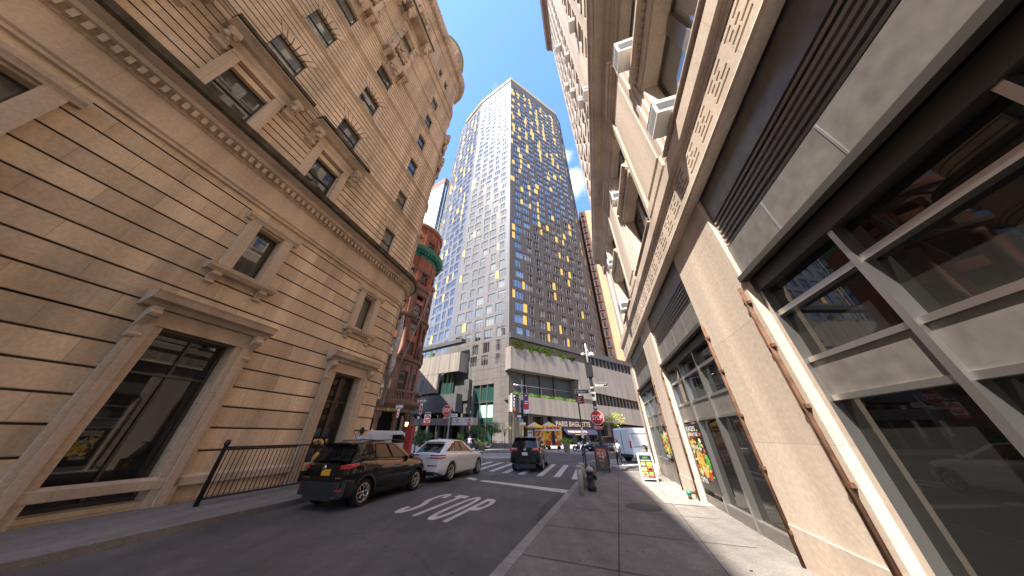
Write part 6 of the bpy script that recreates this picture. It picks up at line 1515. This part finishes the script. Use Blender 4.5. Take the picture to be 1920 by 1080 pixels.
# air conditioners: each sits on its sill, a thing of its own
RT = frame_mat(RO, RA)
def aircon(s_, z, w, d, h, label, open_=False):
    t = thing('air_conditioner', label, 'air conditioner', tuple(RT @ Vector((s_, 0, z))), RA, 'window air conditioners on the beige building')
    q = MB(); q.box(-w / 2, w / 2, -.3, d, 0, h); q.slab([(-w / 2 - .012, -.3), (w / 2 + .012, -.3), (w / 2 + .012, d + .012), (-w / 2 - .012, d + .012)], h, h + .02); q.build('case', 'white', t)
    q = MB()
    for k in range(11): x = -w / 2 + .05 + (w - .1) * k / 10; q.box(x - .012, x + .012, d, d + .008, .06, h * .82)
    for k in range(2): q.box(-w / 2 + .06 + k * w * .47, -w / 2 + .03 + (k + 1) * w * .45, .05, d - .05, h + .02, h + .026, 1)
    q.box(-w / 2 - .006, -w / 2, .05, d - .05, .08, h * .8); q.build('grille', ['concrete_d', 'steel'], t)
    return t
aircon(-8.98, 7.44, .56, .52, .42, 'white air conditioner at the low right corner of the big nearest window')
aircon(-8.95, 11.05, .52, .50, .60, 'white air conditioner on the upper tall window nearest the camera')
aircon(-3.72, 11.0, .48, .40, .46, 'small white air conditioner on the upper tall window of the next bay')
aircon(.55, 7.44, .60, .50, .44, 'white air conditioner hanging above the fretted belt beyond the second bay')
aircon(1.55, 11.02, .50, .40, .44, 'white air conditioner on the farthest tall upper window, near the corner')
for i, (k, j, lab) in enumerate(((1, 5, 'lowest small air conditioner above the deep cornice'), (2, 4, 'small air conditioner in the second row above the cornice'), (3, 6, 'small air conditioner in the third row above the cornice'), (4, 3, 'small air conditioner in the fourth row above the cornice'), (5, 4, 'small air conditioner in the fifth row above the cornice'), (6, 2, 'small air conditioner in the sixth row above the cornice'), (8, 3, 'small air conditioner in the eighth row above the cornice'), (10, 2, 'topmost small air conditioner on the beige building'))):
    aircon(4.4 - 1.72 * j - .49, 16.47 + 2.95 * k, .62, .42, .48, lab)
# food carts
def cart(pos, az, label, w, d):
    t = thing('food_cart', label, 'food cart', (pos[0], pos[1], .14), az, 'food carts by the bakery')
    q = MB(); q.box(-w / 2, w / 2, -d / 2, d / 2, .45, 2.35, 0); q.build('body', 'cart_yellow', t)
    q = MB(); q.box(-w / 2 - .03, w / 2 + .03, -d / 2 - .03, d / 2 + .03, 2.35, 2.75, 0)
    for k in range(4): x = -w / 2 + .1 + k * (w - .2) / 4; q.box(x, x + (w - .2) / 4 - .06, d / 2 + .03, d / 2 + .04, 2.42, 2.7, 1 + k % 2)
    q.build('sign_band', ['cart_yellow', 'sign_red', 'cart_blue'], t)
    q = MB(); q.box(-w / 2 - .1, w / 2 + .1, d / 2, d / 2 + .35, 2.2, 2.28, 0); q.box(-w / 2, w / 2, d / 2, d / 2 + .02, .5, 1.05, 1)
    rr = random.Random(int(w * 100))
    for k in range(22): x = rr.uniform(-w / 2 + .15, w / 2 - .15); z = rr.uniform(.65, 2.05); ww = rr.uniform(.08, .16); hh = rr.uniform(.08, .25); q.box(x - ww, x + ww, d / 2 + .02, d / 2 + .026 + .002 * k / 22, z - hh, z + hh, rr.choice((1, 2, 3, 4)))
    q.box(-.22, .22, d / 2 + .03, d / 2 + .04, .55, 2.2, 5) if w > 1.6 else None
    q.build('menu_panel', ['sign_white', 'food_red', 'cart_yellow', 'food_cream', 'orange', 'black'], t)
    for x in (-w * .32, w * .32):
        q = MB(); q.lathe([(.05, -.06), (.22, -.06), (.24, 0), (.22, .06), (.05, .06)], (x, d / 2 - .1, .24), 16, 0, True, 'y'); q.build('wheel', 'tyre', t)
    return t
M['cart_yellow'] = plain('cart_yellow', (.90, .46, .02), .45, var=.12, vs_=4); M['cart_blue'] = plain('cart_blue', (.06, .12, .42), .5)
cart((3.95, 39.6), 280, 'yellow food cart with a white menu front, left of the pair', 1.3, 1.3)
cart((5.85, 40.2), 284, 'orange yellow food cart with a black doorway, right of the pair', 2.1, 1.4)
def parasol(pos, z, r, label):
    t = thing('cart_umbrella', label, 'umbrella', (pos[0], pos[1], z), 95, 'umbrellas over the food carts')
    n = 8; rim = [(r * math.cos(2 * math.pi * i / n), r * math.sin(2 * math.pi * i / n)) for i in range(n)]
    q = MB()
    for i in range(n):
        a, b = rim[i], rim[(i + 1) % n]; m_ = 1 if i in (1, 5) else 0
        q.face([(0, 0, .55), (*a, 0), (*b, 0)], m_); q.face([(*a, 0), (*b, 0), (b[0] * 1.0, b[1] * 1.0, -.18), (a[0] * 1.0, a[1] * 1.0, -.18)], 0)
    q.build('canopy', ['cart_yellow', 'food_umb'], t); q = MB(); q.tube([(0, 0, -1.3), (0, 0, .6)], .025, 6); q.build('pole', 'steel', t)
M['food_umb'] = plain('umbrella_blue', (.35, .55, .70), .6)
parasol((3.1, 39.0), 2.85, 1.15, 'yellow and blue umbrella at the left food cart'); parasol((5.3, 40.6), 2.98, 1.1, 'yellow and blue umbrella at the right food cart')
# motorbikes / delivery bikes by the planter: one build, two places
def bike(pos, az, label):
    t = thing('motorbike', label, 'motorbike', (pos[0], pos[1], .14), az, 'motorbikes parked outside the bakery')
    for x in (-.65, .65):
        w = MB(); w.lathe([(.2, -.05), (.28, -.06), (.31, 0), (.28, .06), (.2, .05)], (x, 0, .31), 18, 0, True, 'y', False); w.lathe([(.2, .02), (.03, .05)], (x, 0, .31), 12, 1, True, 'y', False); w.build('wheel', ['tyre', 'alloy'], t)
    q = MB(); q.ball((.1, 0, .75), (.32, .16, .18), 0, 10, 7); q.ball((-.1, 0, .45), (.3, .18, .2), 1, 10, 7); q.tube([(.65, 0, .31), (.5, 0, .75), (.42, 0, 1.02)], .04, 6, 1); q.build('body', ['van_white', 'black'], t)
    q = MB(); q.ball((-.38, 0, .80), (.36, .15, .08), 0, 10, 6); q.build('seat', 'black', t); q = MB(); q.tube([(.36, -.34, 1.06), (.42, 0, 1.02), (.36, .34, 1.06)], .02, 6); q.ball((.55, 0, .9), (.09, .09, .1), 0, 8, 6); q.build('handlebar', 'chrome', t)
    return t
bike((8.1, 35.4), 62, 'pale motorbike parked closest to the planter'); bike((9.3, 36.1), 58, 'motorbike parked behind, beside the dark SUV')
# ------------------------------------------------------------------ plants
def leafmat(name, c, v=.45):
    m = plain(name, c, .55, .35, var=v, vs_=2.2)
    b = m.node_tree.nodes['Principled BSDF']; b.inputs['Subsurface Weight'].default_value = 0; b.inputs['Transmission Weight'].default_value = 0
    return m
M['leaf'] = leafmat('leaf_green', (.055, .13, .022)); M['leaf_d'] = leafmat('leaf_dark', (.02, .065, .014)); M['leaf_l'] = leafmat('leaf_lime', (.22, .34, .03)); M['leaf_y'] = leafmat('leaf_yellow', (.30, .23, .045)); M['bark'] = plain('bark', (.09, .065, .045), .9, .2, var=.3, vs_=8)
prng = random.Random(5)
def leaves(mb, c, r, n, size, m=0, m2=None, shell=.55, cone=False):
    """leaf blades in clumps spread through a crown"""
    cl = []
    for _ in range(max(4, n // 22)):
        while True:
            p = Vector((prng.uniform(-1, 1), prng.uniform(-1, 1), prng.uniform(-1, 1)))
            if shell * .5 < p.length < 1: break
        if cone: k = 1 - (p.z * .5 + .5) * .85; p = Vector((p.x * k, p.y * k, p.z))
        cl.append(p)
    for i in range(n):
        b = cl[prng.randrange(len(cl))]; p = b + Vector((prng.gauss(0, .16), prng.gauss(0, .16), prng.gauss(0, .14)))
        q = Vector((c[0] + p.x * r[0], c[1] + p.y * r[1], c[2] + p.z * r[2]))
        d = Vector((prng.gauss(0, 1), prng.gauss(0, 1), prng.gauss(.1, .7))).normalized(); u = d.orthogonal().normalized(); w_ = size * prng.uniform(.6, 1.3); l = w_ * prng.uniform(1.3, 2.2)
        mb.face([q - u * w_ * .5, q + d * l * .5 - u * w_ * .1, q + d * l, q + d * l * .5 + u * w_ * .6], m if (m2 is None or prng.random() < .6) else m2)
def planter(pos, label, pot_r, pot_h, crown, mats, n, size, cone=None):
    t = thing('planter', label, 'planter', (pos[0], pos[1], .14), 90)
    q = MB(); q.lathe([(pot_r * .72, 0), (pot_r * .95, pot_h * .9), (pot_r * 1.05, pot_h * .92), (pot_r * 1.05, pot_h), (pot_r * .9, pot_h), (pot_r * .85, pot_h * .93), (.01, pot_h * .93)], (0, 0, 0), 20); q.build('pot', 'pot_tan', t)
    q = MB()
    for c, r, k, a, b in crown: leaves(q, c, r, int(n * k), size, a, b)
    if cone: leaves(q, cone[0], cone[1], int(n * .9), size * .8, 0, 1, .3, True)
    q.build('foliage', mats, t); return t
M['pot_tan'] = plain('stoneware_pot', (.36, .29, .21), .8, .3, var=.2, vs_=5)
planter((6.32, 33.75), 'tan tub of bright lime leaves beside the food carts', .42, .85, [((0, 0, 1.05), (.62, .6, .36), 1, 0, 1)], ['leaf_l', 'leaf'], 420, .10)
planter((-3.75, 36.4), 'tub with a dark cone evergreen ringed by lime leaves', .5, .7, [((0, 0, .85), (.75, .7, .3), 1, 1, 1)], ['leaf_d', 'leaf_l'], 420, .11, ((0, 0, 1.7), (.42, .42, .95)))
def tree(pos, label, h, trunk, crown, mats, n, size, z0=.14, nm='small_tree', grp=None, limbs=5):
    t = thing(nm, label, 'tree', (pos[0], pos[1], z0), 90, grp)
    q = MB(); q.tube([(0, 0, 0), (.02, .02, h * .3), (-.03, .03, h * .62)], [trunk, trunk * .8, trunk * .5], 7)
    for k in range(limbs):
        a = 2 * math.pi * k / limbs + .4; rr = crown[0][1][0] * prng.uniform(.5, .85); z1 = h * prng.uniform(.35, .5)
        q.tube([(0, 0, z1), (rr * .4 * math.cos(a), rr * .4 * math.sin(a), h * .62), (rr * math.cos(a), rr * math.sin(a), h * prng.uniform(.72, .92))], [trunk * .5, trunk * .32, trunk * .12], 5)
    q.build('trunk', 'bark', t)
    q = MB()
    for c, r, k in crown: leaves(q, c, r, int(n * k), size, 0, 1)
    q.build('crown', mats, t); return t
tree((-5.9, 45.5), 'green leafy small tree left of the lobby glass', 3.3, .08, [((0, 0, 2.5), (1.15, 1.1, .8), 1)], ['leaf', 'leaf_d'], 560, .16)
tree((-3.2, 45.0), 'wider green small tree in front of the lobby glass', 3.5, .09, [((0, 0, 2.7), (1.35, 1.2, .85), 1), ((.6, 0, 2.3), (.8, .8, .5), .4)], ['leaf', 'leaf_d'], 620, .16)
tree((-1.1, 43.2), 'thin bare young tree with a few yellow leaves at the tower corner', 3.6, .05, [((0, 0, 2.6), (.9, .9, 1.0), 1)], ['leaf_y', 'leaf_l'], 130, .13, limbs=9)
tree((11.9, 33.0), 'sparse yellowing street tree behind the lamp post with the stop sign', 4.6, .08, [((0, 0, 3.3), (1.25, 1.1, 1.1), 1)], ['leaf_y', 'leaf_l'], 420, .15, limbs=7)
tree((-8.9, 28.3), 'dark green cone shrub by the dark entrance', 2.4, .06, [((0, 0, 1.3), (.85, .8, 1.1), 1)], ['leaf', 'leaf_d'], 620, .13, nm='cone_shrub')
planter((-6.9, 38.6), 'small tub of lime leaves beside the entrance canopy', .32, .75, [((0, 0, 1.35), (.5, .5, .6), 1, 0, 1)], ['leaf_l', 'leaf'], 280, .12)
hd = MB(); leaves(hd, (0, 0, .3), (2.2, .4, .32), 420, .10, 0, 1); ho = hd.build('low_hedge', ['leaf_d', 'leaf']); ho.location = (-2.6, 45.2, .5); tag(ho, 'low dark hedge in the granite bed at the foot of the tower', 'hedge')
bed = MB(); bed.box(-3.6, 2.6, -.7, .7, 0, .62); bo_ = bed.build('planting_bed', 'granite'); bo_.location = (-2.4, 45.2, .14); tag(bo_, 'long granite planting bed at the foot of the tower corner', 'planting bed')
# clipped balls along the balcony, made once and copied
bxp = thing('boxwood_ball', 'clipped green box ball in the row along the concrete balcony', 'plant', tuple(FX @ Vector((-.4, 1.5, 8.72))), 90, 'boxwood balls along the balcony')
q = MB(); leaves(q, (0, 0, .36), (.36, .36, .34), 170, .10, 0, 1, .8); q.build('foliage', ['leaf_l', 'leaf'], bxp)
q = MB(); q.lathe([(.16, -.06), (.2, .14), (.01, .14)], (0, 0, 0), 8); q.build('pot', 'granite', bxp)
for k in range(1, 23):
    c_ = copy_tree(bxp); c_.location = tuple(FX @ Vector((-.4 - .8 * k, 1.5, 8.74 - .018 * k))); c_.rotation_euler.z = k * 1.3
# loose plants growing over the upper terrace wall
for i, (s_, w_, h_, n, mm, lab) in enumerate(((1.3, 1.5, 1.5, 520, ('leaf_y', 'leaf'), 'big feathery plant at the corner of the upper terrace'), (5.0, .9, .9, 260, ('leaf_l', 'leaf'), 'lime plant second along the upper terrace wall'), (7.4, .7, 1.2, 240, ('leaf', 'leaf_l'), 'upright green plant third along the upper terrace wall'),
        (9.9, 1.1, 1.2, 330, ('leaf_l', 'leaf'), 'spreading lime plant in the middle of the upper terrace wall'), (14.3, .8, .8, 230, ('leaf_l', 'leaf'), 'last lime plant along the upper terrace wall'), (17.4, .8, .5, 150, ('bark', 'leaf_d'), 'dry brown plant near the ochre panel on the terrace'))):
    t = thing('terrace_plant', lab, 'plant', tuple(FX @ Vector((-s_, 1.75, 18.85 - .04 * s_))), 57.6 + 180, 'plants along the terrace wall')
    q = MB(); leaves(q, (0, 0, .5 * h_), (w_ * 1.45, .7, .75 * h_), int(n * 1.7), .20, 0, 1, .3); leaves(q, (.1, .4, -.2), (w_ * .9, .3, .4), n // 2, .16, 0, 1, .3)
    for k in range(6): a = prng.uniform(-1, 1); q.tube([(a * w_ * .3, 0, -.2), (a * w_ * .7, prng.uniform(-.2, .4), h_ * prng.uniform(.5, 1.1))], [.02, .006], 4, 1)
    q.build('foliage', list(mm), t)
for x, lab in ((22.3, 'leafy plant standing on the left terrace wall'), (25.4, 'small trailing plant on the left terrace wall')):
    t = thing('terrace_plant', lab, 'plant', tuple(FB @ Vector((x, 2.7, 19.4))), -57.8, 'plants along the terrace wall')
    big_ = x < 24; q = MB(); leaves(q, (0, .1, .55 if big_ else .1), (.75, .5, .9 if big_ else .35), 330 if big_ else 150, .16, 0, 1, .3); q.build('foliage', ['leaf_l', 'leaf'], t)

# ------------------------------------------------------------------ people: one skinned skeleton each, head and fingers joined into the same mesh
M['skin1'] = plain('skin_tan', (.38, .21, .14), .5, .4); M['skin2'] = plain('skin_dark', (.16, .085, .055), .5, .4); M['hair'] = plain('black_hair', (.012, .010, .009), .6, .3)
M['c_blue'] = plain('light_blue_cloth', (.28, .48, .66), .9, .2, var=.1, vs_=6); M['c_white'] = plain('white_cloth', (.66, .68, .70), .9, .2, var=.08, vs_=6); M['c_purple'] = plain('purple_cloth', (.22, .13, .26), .9, .2, var=.12, vs_=6); M['c_dark'] = plain('dark_trousers', (.03, .03, .036), .9, .2, var=.2, vs_=6); M['c_jean'] = plain('jeans', (.06, .085, .13), .9, .2, var=.2, vs_=6); M['shoe'] = plain('white_shoe', (.65, .63, .60), .6, .3); M['c_navy'] = plain('navy_cloth', (.04, .07, .15), .9, .2)
def person(label, pos, az, J, shirt, legs, skin, shoe, hz=1.0, look=0.0, nod=0.0, hair=1.0, sleeve=.55, z0=.138):
    """J: joints in metres for a 1.75 m figure, x = forward, y = left, z = up"""
    t = thing('person', label, 'person', (pos[0], pos[1], z0), az)
    S_ = hz / 1.75
    order = [('pelvis', None, .135), ('belly', 'pelvis', .125), ('chest', 'belly', .145), ('neck0', 'chest', .075), ('neck1', 'neck0', .052)]
    for s_ in 'LR':
        order += [('hip' + s_, 'pelvis', .098), ('knee' + s_, 'hip' + s_, .062), ('calf' + s_, 'knee' + s_, .058), ('ankle' + s_, 'calf' + s_, .042), ('ball' + s_, 'ankle' + s_, .045), ('toe' + s_, 'ball' + s_, .035)]
        order += [('sh' + s_, 'chest', .068), ('el' + s_, 'sh' + s_, .042), ('wr' + s_, 'el' + s_, .028), ('palm' + s_, 'wr' + s_, .033)]
    P = {k: Vector(v) for k, v in J.items()}
    for s_ in 'LR':
        P['calf' + s_] = P['knee' + s_].lerp(P['ankle' + s_], .35)
        f = P['toe' + s_] - P['ankle' + s_]; P['ball' + s_] = P['ankle' + s_] + f * .55 - Vector((0, 0, .015))
        d = (P['wr' + s_] - P['el' + s_]).normalized(); P['palm' + s_] = P['wr' + s_] + d * .07
    idx = {k: i for i, (k, _, _) in enumerate(order)}
    me = bpy.data.meshes.new('skeleton'); me.from_pydata([tuple(P[k]) for k, _, _ in order], [(idx[p], idx[k]) for k, p, _ in order if p], [])
    ob = bpy.data.objects.new('skeleton', me); COL.objects.link(ob)
    md = ob.modifiers.new('skin', 'SKIN'); md.use_smooth_shade = True
    sv = me.skin_vertices[0].data
    for i, (k, p, r) in enumerate(order):
        sv[i].radius = (r, r * (.78 if k in ('chest', 'belly', 'pelvis') else 1)) if k in ('chest', 'belly', 'pelvis') else (r, r)
        sv[i].use_root = (k == 'pelvis')
    sb = ob.modifiers.new('sub', 'SUBSURF'); sb.levels = 1; sb.render_levels = 1
    bpy.context.view_layer.update(); dg = bpy.context.evaluated_depsgraph_get(); sm = bpy.data.meshes.new_from_object(ob.evaluated_get(dg))
    bpy.data.objects.remove(ob)
    segs = [(P[p], P[k], k) for k, p, _ in order if p]
    def near(c):
        best = (9, '', 0)
        for a, b, k in segs:
            ab = b - a; u = max(0, min(1, (c - a).dot(ab) / max(ab.length_squared, 1e-9))); d = (c - a - ab * u).length
            if d < best[0]: best = (d, k, u)
        return best[1], best[2]
    q = MB(); base = [q.pt(v.co * S_) for v in sm.vertices]
    for p in sm.polygons:
        k, u = near(p.center); n_ = k[:-1]
        if n_ in ('hip', 'knee', 'calf') or (n_ == 'ankle' and u < .75): mi = 1
        elif n_ in ('ball', 'toe', 'ankle'): mi = 3
        elif n_ in ('wr', 'palm') or (n_ == 'el' and u > sleeve) or k == 'neck1': mi = 2
        elif k == 'belly' and u < .05: mi = 1
        else: mi = 0
        q.f.append([base[i] for i in p.vertices]); q.m.append(mi); q.sm.append(True)
    # head with brow, nose, chin and ears
    hc = P['neck1'] + Vector((.02, 0, .115)); Rz = Matrix.Rotation(look, 3, 'Z') @ Matrix.Rotation(nod, 3, 'Y'); nu, nv = 16, 12; rows = []
    for i in range(nv + 1):
        th = math.pi * i / nv; r_ = []
        for j in range(nu):
            ph = 2 * math.pi * j / nu; x = math.sin(th) * math.cos(ph); y = math.sin(th) * math.sin(ph); z = math.cos(th)
            v = Vector((x * .098, y * .076 * (1 - .22 * max(0, -z)), z * .122))
            fr_ = max(0, x) ** 6 * (1 - abs(y)) ** 2
            v.x += .026 * fr_ * math.exp(-((z + .12) / .16) ** 2)                       # nose
            v.x -= .008 * math.exp(-((z - .08) / .10) ** 2) * (1 if x > .6 and .18 < abs(y) < .55 else 0)   # eye sockets
            v.x += .010 * max(0, x) * math.exp(-((z + .72) / .2) ** 2)                  # chin
            r_.append(q.pt((hc + Rz @ v) * S_))
        rows.append(r_)
    for a, b in zip(rows, rows[1:]):
        for j in range(nu): q.f.append([a[j], a[(j + 1) % nu], b[(j + 1) % nu], b[j]]); q.m.append(2); q.sm.append(True)
    for sg in (1, -1):
        e = hc + Rz @ Vector((-.005, sg * .076, -.005)); q.ball(tuple(e * S_), (.018 * S_, .010 * S_, .03 * S_), 2, 8, 5)
        e = hc + Rz @ Vector((.084, sg * .03, .012)); q.ball(tuple(e * S_), .011 * S_, 4, 6, 4)
    e = hc + Rz @ Vector((.088, 0, -.058)); q.ball(tuple(e * S_), (.008 * S_, .022 * S_, .006 * S_), 5, 6, 4)
    # fingers
    for s_ in 'LR':
        d = (P['palm' + s_] - P['wr' + s_]).normalized(); sd = d.cross(Vector((1, 0, 0))); sd = sd.normalized() if sd.length > .1 else Vector((0, 1, 0)); fw = sd.cross(d).normalized()
        o = P['palm' + s_] + d * .015
        for k, ln in enumerate((.068, .078, .074, .056)):
            b_ = o + fw * (.024 - .016 * k); c1 = b_ + d * ln * .5 + sd * .006; c2 = b_ + d * ln + sd * (.022 + .004 * k); q.tube([tuple(b_ * S_), tuple(c1 * S_), tuple(c2 * S_)], [.009 * S_, .0085 * S_, .006 * S_], 6, 2)
        b_ = P['wr' + s_] + d * .035 + fw * .026; q.tube([tuple(b_ * S_), tuple((b_ + fw * .022 + d * .028) * S_), tuple((b_ + fw * .026 + d * .056 + sd * .01) * S_)], [.011 * S_, .010 * S_, .007 * S_], 6, 2)
    q.build('body', [shirt, legs, skin, shoe, 'black', 'lamp_red'], t)
    h = MB(); rows = []
    for i in range(8):
        th = math.pi * .60 * i / 7; r_ = []
        for j in range(16):
            ph = 2 * math.pi * j / 16; x = math.sin(th) * math.cos(ph); y = math.sin(th) * math.sin(ph); z = math.cos(th)
            if x > .35: z = max(z, .42); 
            v = Vector((x * .107 - .004, y * .085, z * .134 - (0.03 * hair if (x < -.2 and i == 7) else 0))); v *= 1 + .03 * math.sin(j * 5.1 + i * 2.3); r_.append(h.pt((hc + Rz @ v) * S_))
        rows.append(r_)
    for a, b in zip(rows, rows[1:]):
        for j in range(16): h.f.append([a[j], a[(j + 1) % 16], b[(j + 1) % 16], b[j]]); h.m.append(0); h.sm.append(True)
    if hair > 1.5:
        v = hc + Rz @ Vector((-.07, 0, -.10)); h.ball(tuple(v * S_), (.06 * S_, .085 * S_, .16 * S_), 0, 10, 7)
    h.build('hair', 'hair', t)
    return t, S_, P
def stance(**k):
    J = dict(pelvis=(0, 0, .95), belly=(.01, 0, 1.10), chest=(.0, 0, 1.33), neck0=(-.005, 0, 1.46), neck1=(.01, 0, 1.53))
    for s_, y in (('L', 1), ('R', -1)):
        J.update({'hip' + s_: (0, y * .095, .88), 'knee' + s_: (.02, y * .10, .49), 'ankle' + s_: (-.02, y * .10, .085), 'toe' + s_: (.17, y * .12, .035), 'sh' + s_: (0, y * .185, 1.40), 'el' + s_: (-.03, y * .235, 1.12), 'wr' + s_: (.06, y * .245, .88)})
    J.update(k); return J
person('person in a light blue shirt behind the black car, phone at the ear', (-6.55, 12.45), 300, stance(elR=(.10, -.30, 1.20), wrR=(.14, -.13, 1.50)), 'c_blue', 'c_dark', 'skin2', 'black', 1.94, look=-.5, z0=.14)
pw, S_, P_ = person('walking person in a white shirt with backpack straps and dark trousers near the white van', (6.42, 17.85), 8,
    stance(kneeL=(.20, .10, .52), ankleL=(.25, .11, .10), toeL=(.43, .12, .06), kneeR=(-.06, -.10, .50), ankleR=(-.33, -.10, .17), toeR=(-.20, -.11, .035), elL=(-.12, .25, 1.14), wrL=(-.04, .27, .90), elR=(.10, -.25, 1.14), wrR=(.22, -.20, .95)), 'c_white', 'c_dark', 'skin1', 'shoe', 1.46, look=.9)
q = MB(); q.T = Matrix.Scale(S_, 4)
for sg in (1, -1): q.tube([(-.12, sg * .10, 1.12), (-.05, sg * .13, 1.42), (.06, sg * .13, 1.44), (.125, sg * .12, 1.30), (.08, sg * .15, 1.10)], .018, 5)
q.ball((-.16, 0, 1.20), (.06, .09, .13), 0, 12, 8); q.build('backpack', plain('grey_pack', (.22, .27, .31), .9), pw)
person('person in a purple shirt and jeans half hidden behind the dark sandwich board', (5.78, 18.15), 190, stance(kneeL=(.12, .10, .50), ankleL=(.08, .10, .09), toeL=(.26, .11, .04)), 'c_purple', 'c_dark', 'skin1', 'shoe', 1.44, nod=.35)
person('distant person in a white top standing near the green planter', (-5.45, 37.2), 170, stance(), 'c_white', 'c_navy', 'skin1', 'black', 1.62, hair=2)
st_ = MB(); st_.box(-.35, .35, -.22, .22, 0, .42); so_ = st_.build('stone_step', 'beige_trim'); so_.location = (7.20, 15.55, .138); so_.rotation_euler.z = R_(90 - RA); tag(so_, 'low stone step against the shop wall behind the menu board', 'step')
person('dark haired person in blue sitting by the shop wall behind the menu board', (7.12, 15.55), 290,
    stance(pelvis=(0, 0, .52), belly=(.0, 0, .68), chest=(.03, 0, .90), neck0=(.03, 0, 1.03), neck1=(.05, 0, 1.10), hipL=(.06, .1, .49), hipR=(.06, -.1, .49), kneeL=(.42, .11, .50), kneeR=(.42, -.11, .50), ankleL=(.40, .11, .09), ankleR=(.40, -.11, .09), toeL=(.58, .12, .035), toeR=(.58, -.12, .035), shL=(.03, .18, .98), shR=(.03, -.18, .98), elL=(.05, .24, .72), elR=(.05, -.24, .72), wrL=(.27, .14, .60), wrR=(.27, -.14, .60)), 'c_jean', 'c_navy', 'skin1', 'black', 1.62, hair=2, nod=.2)
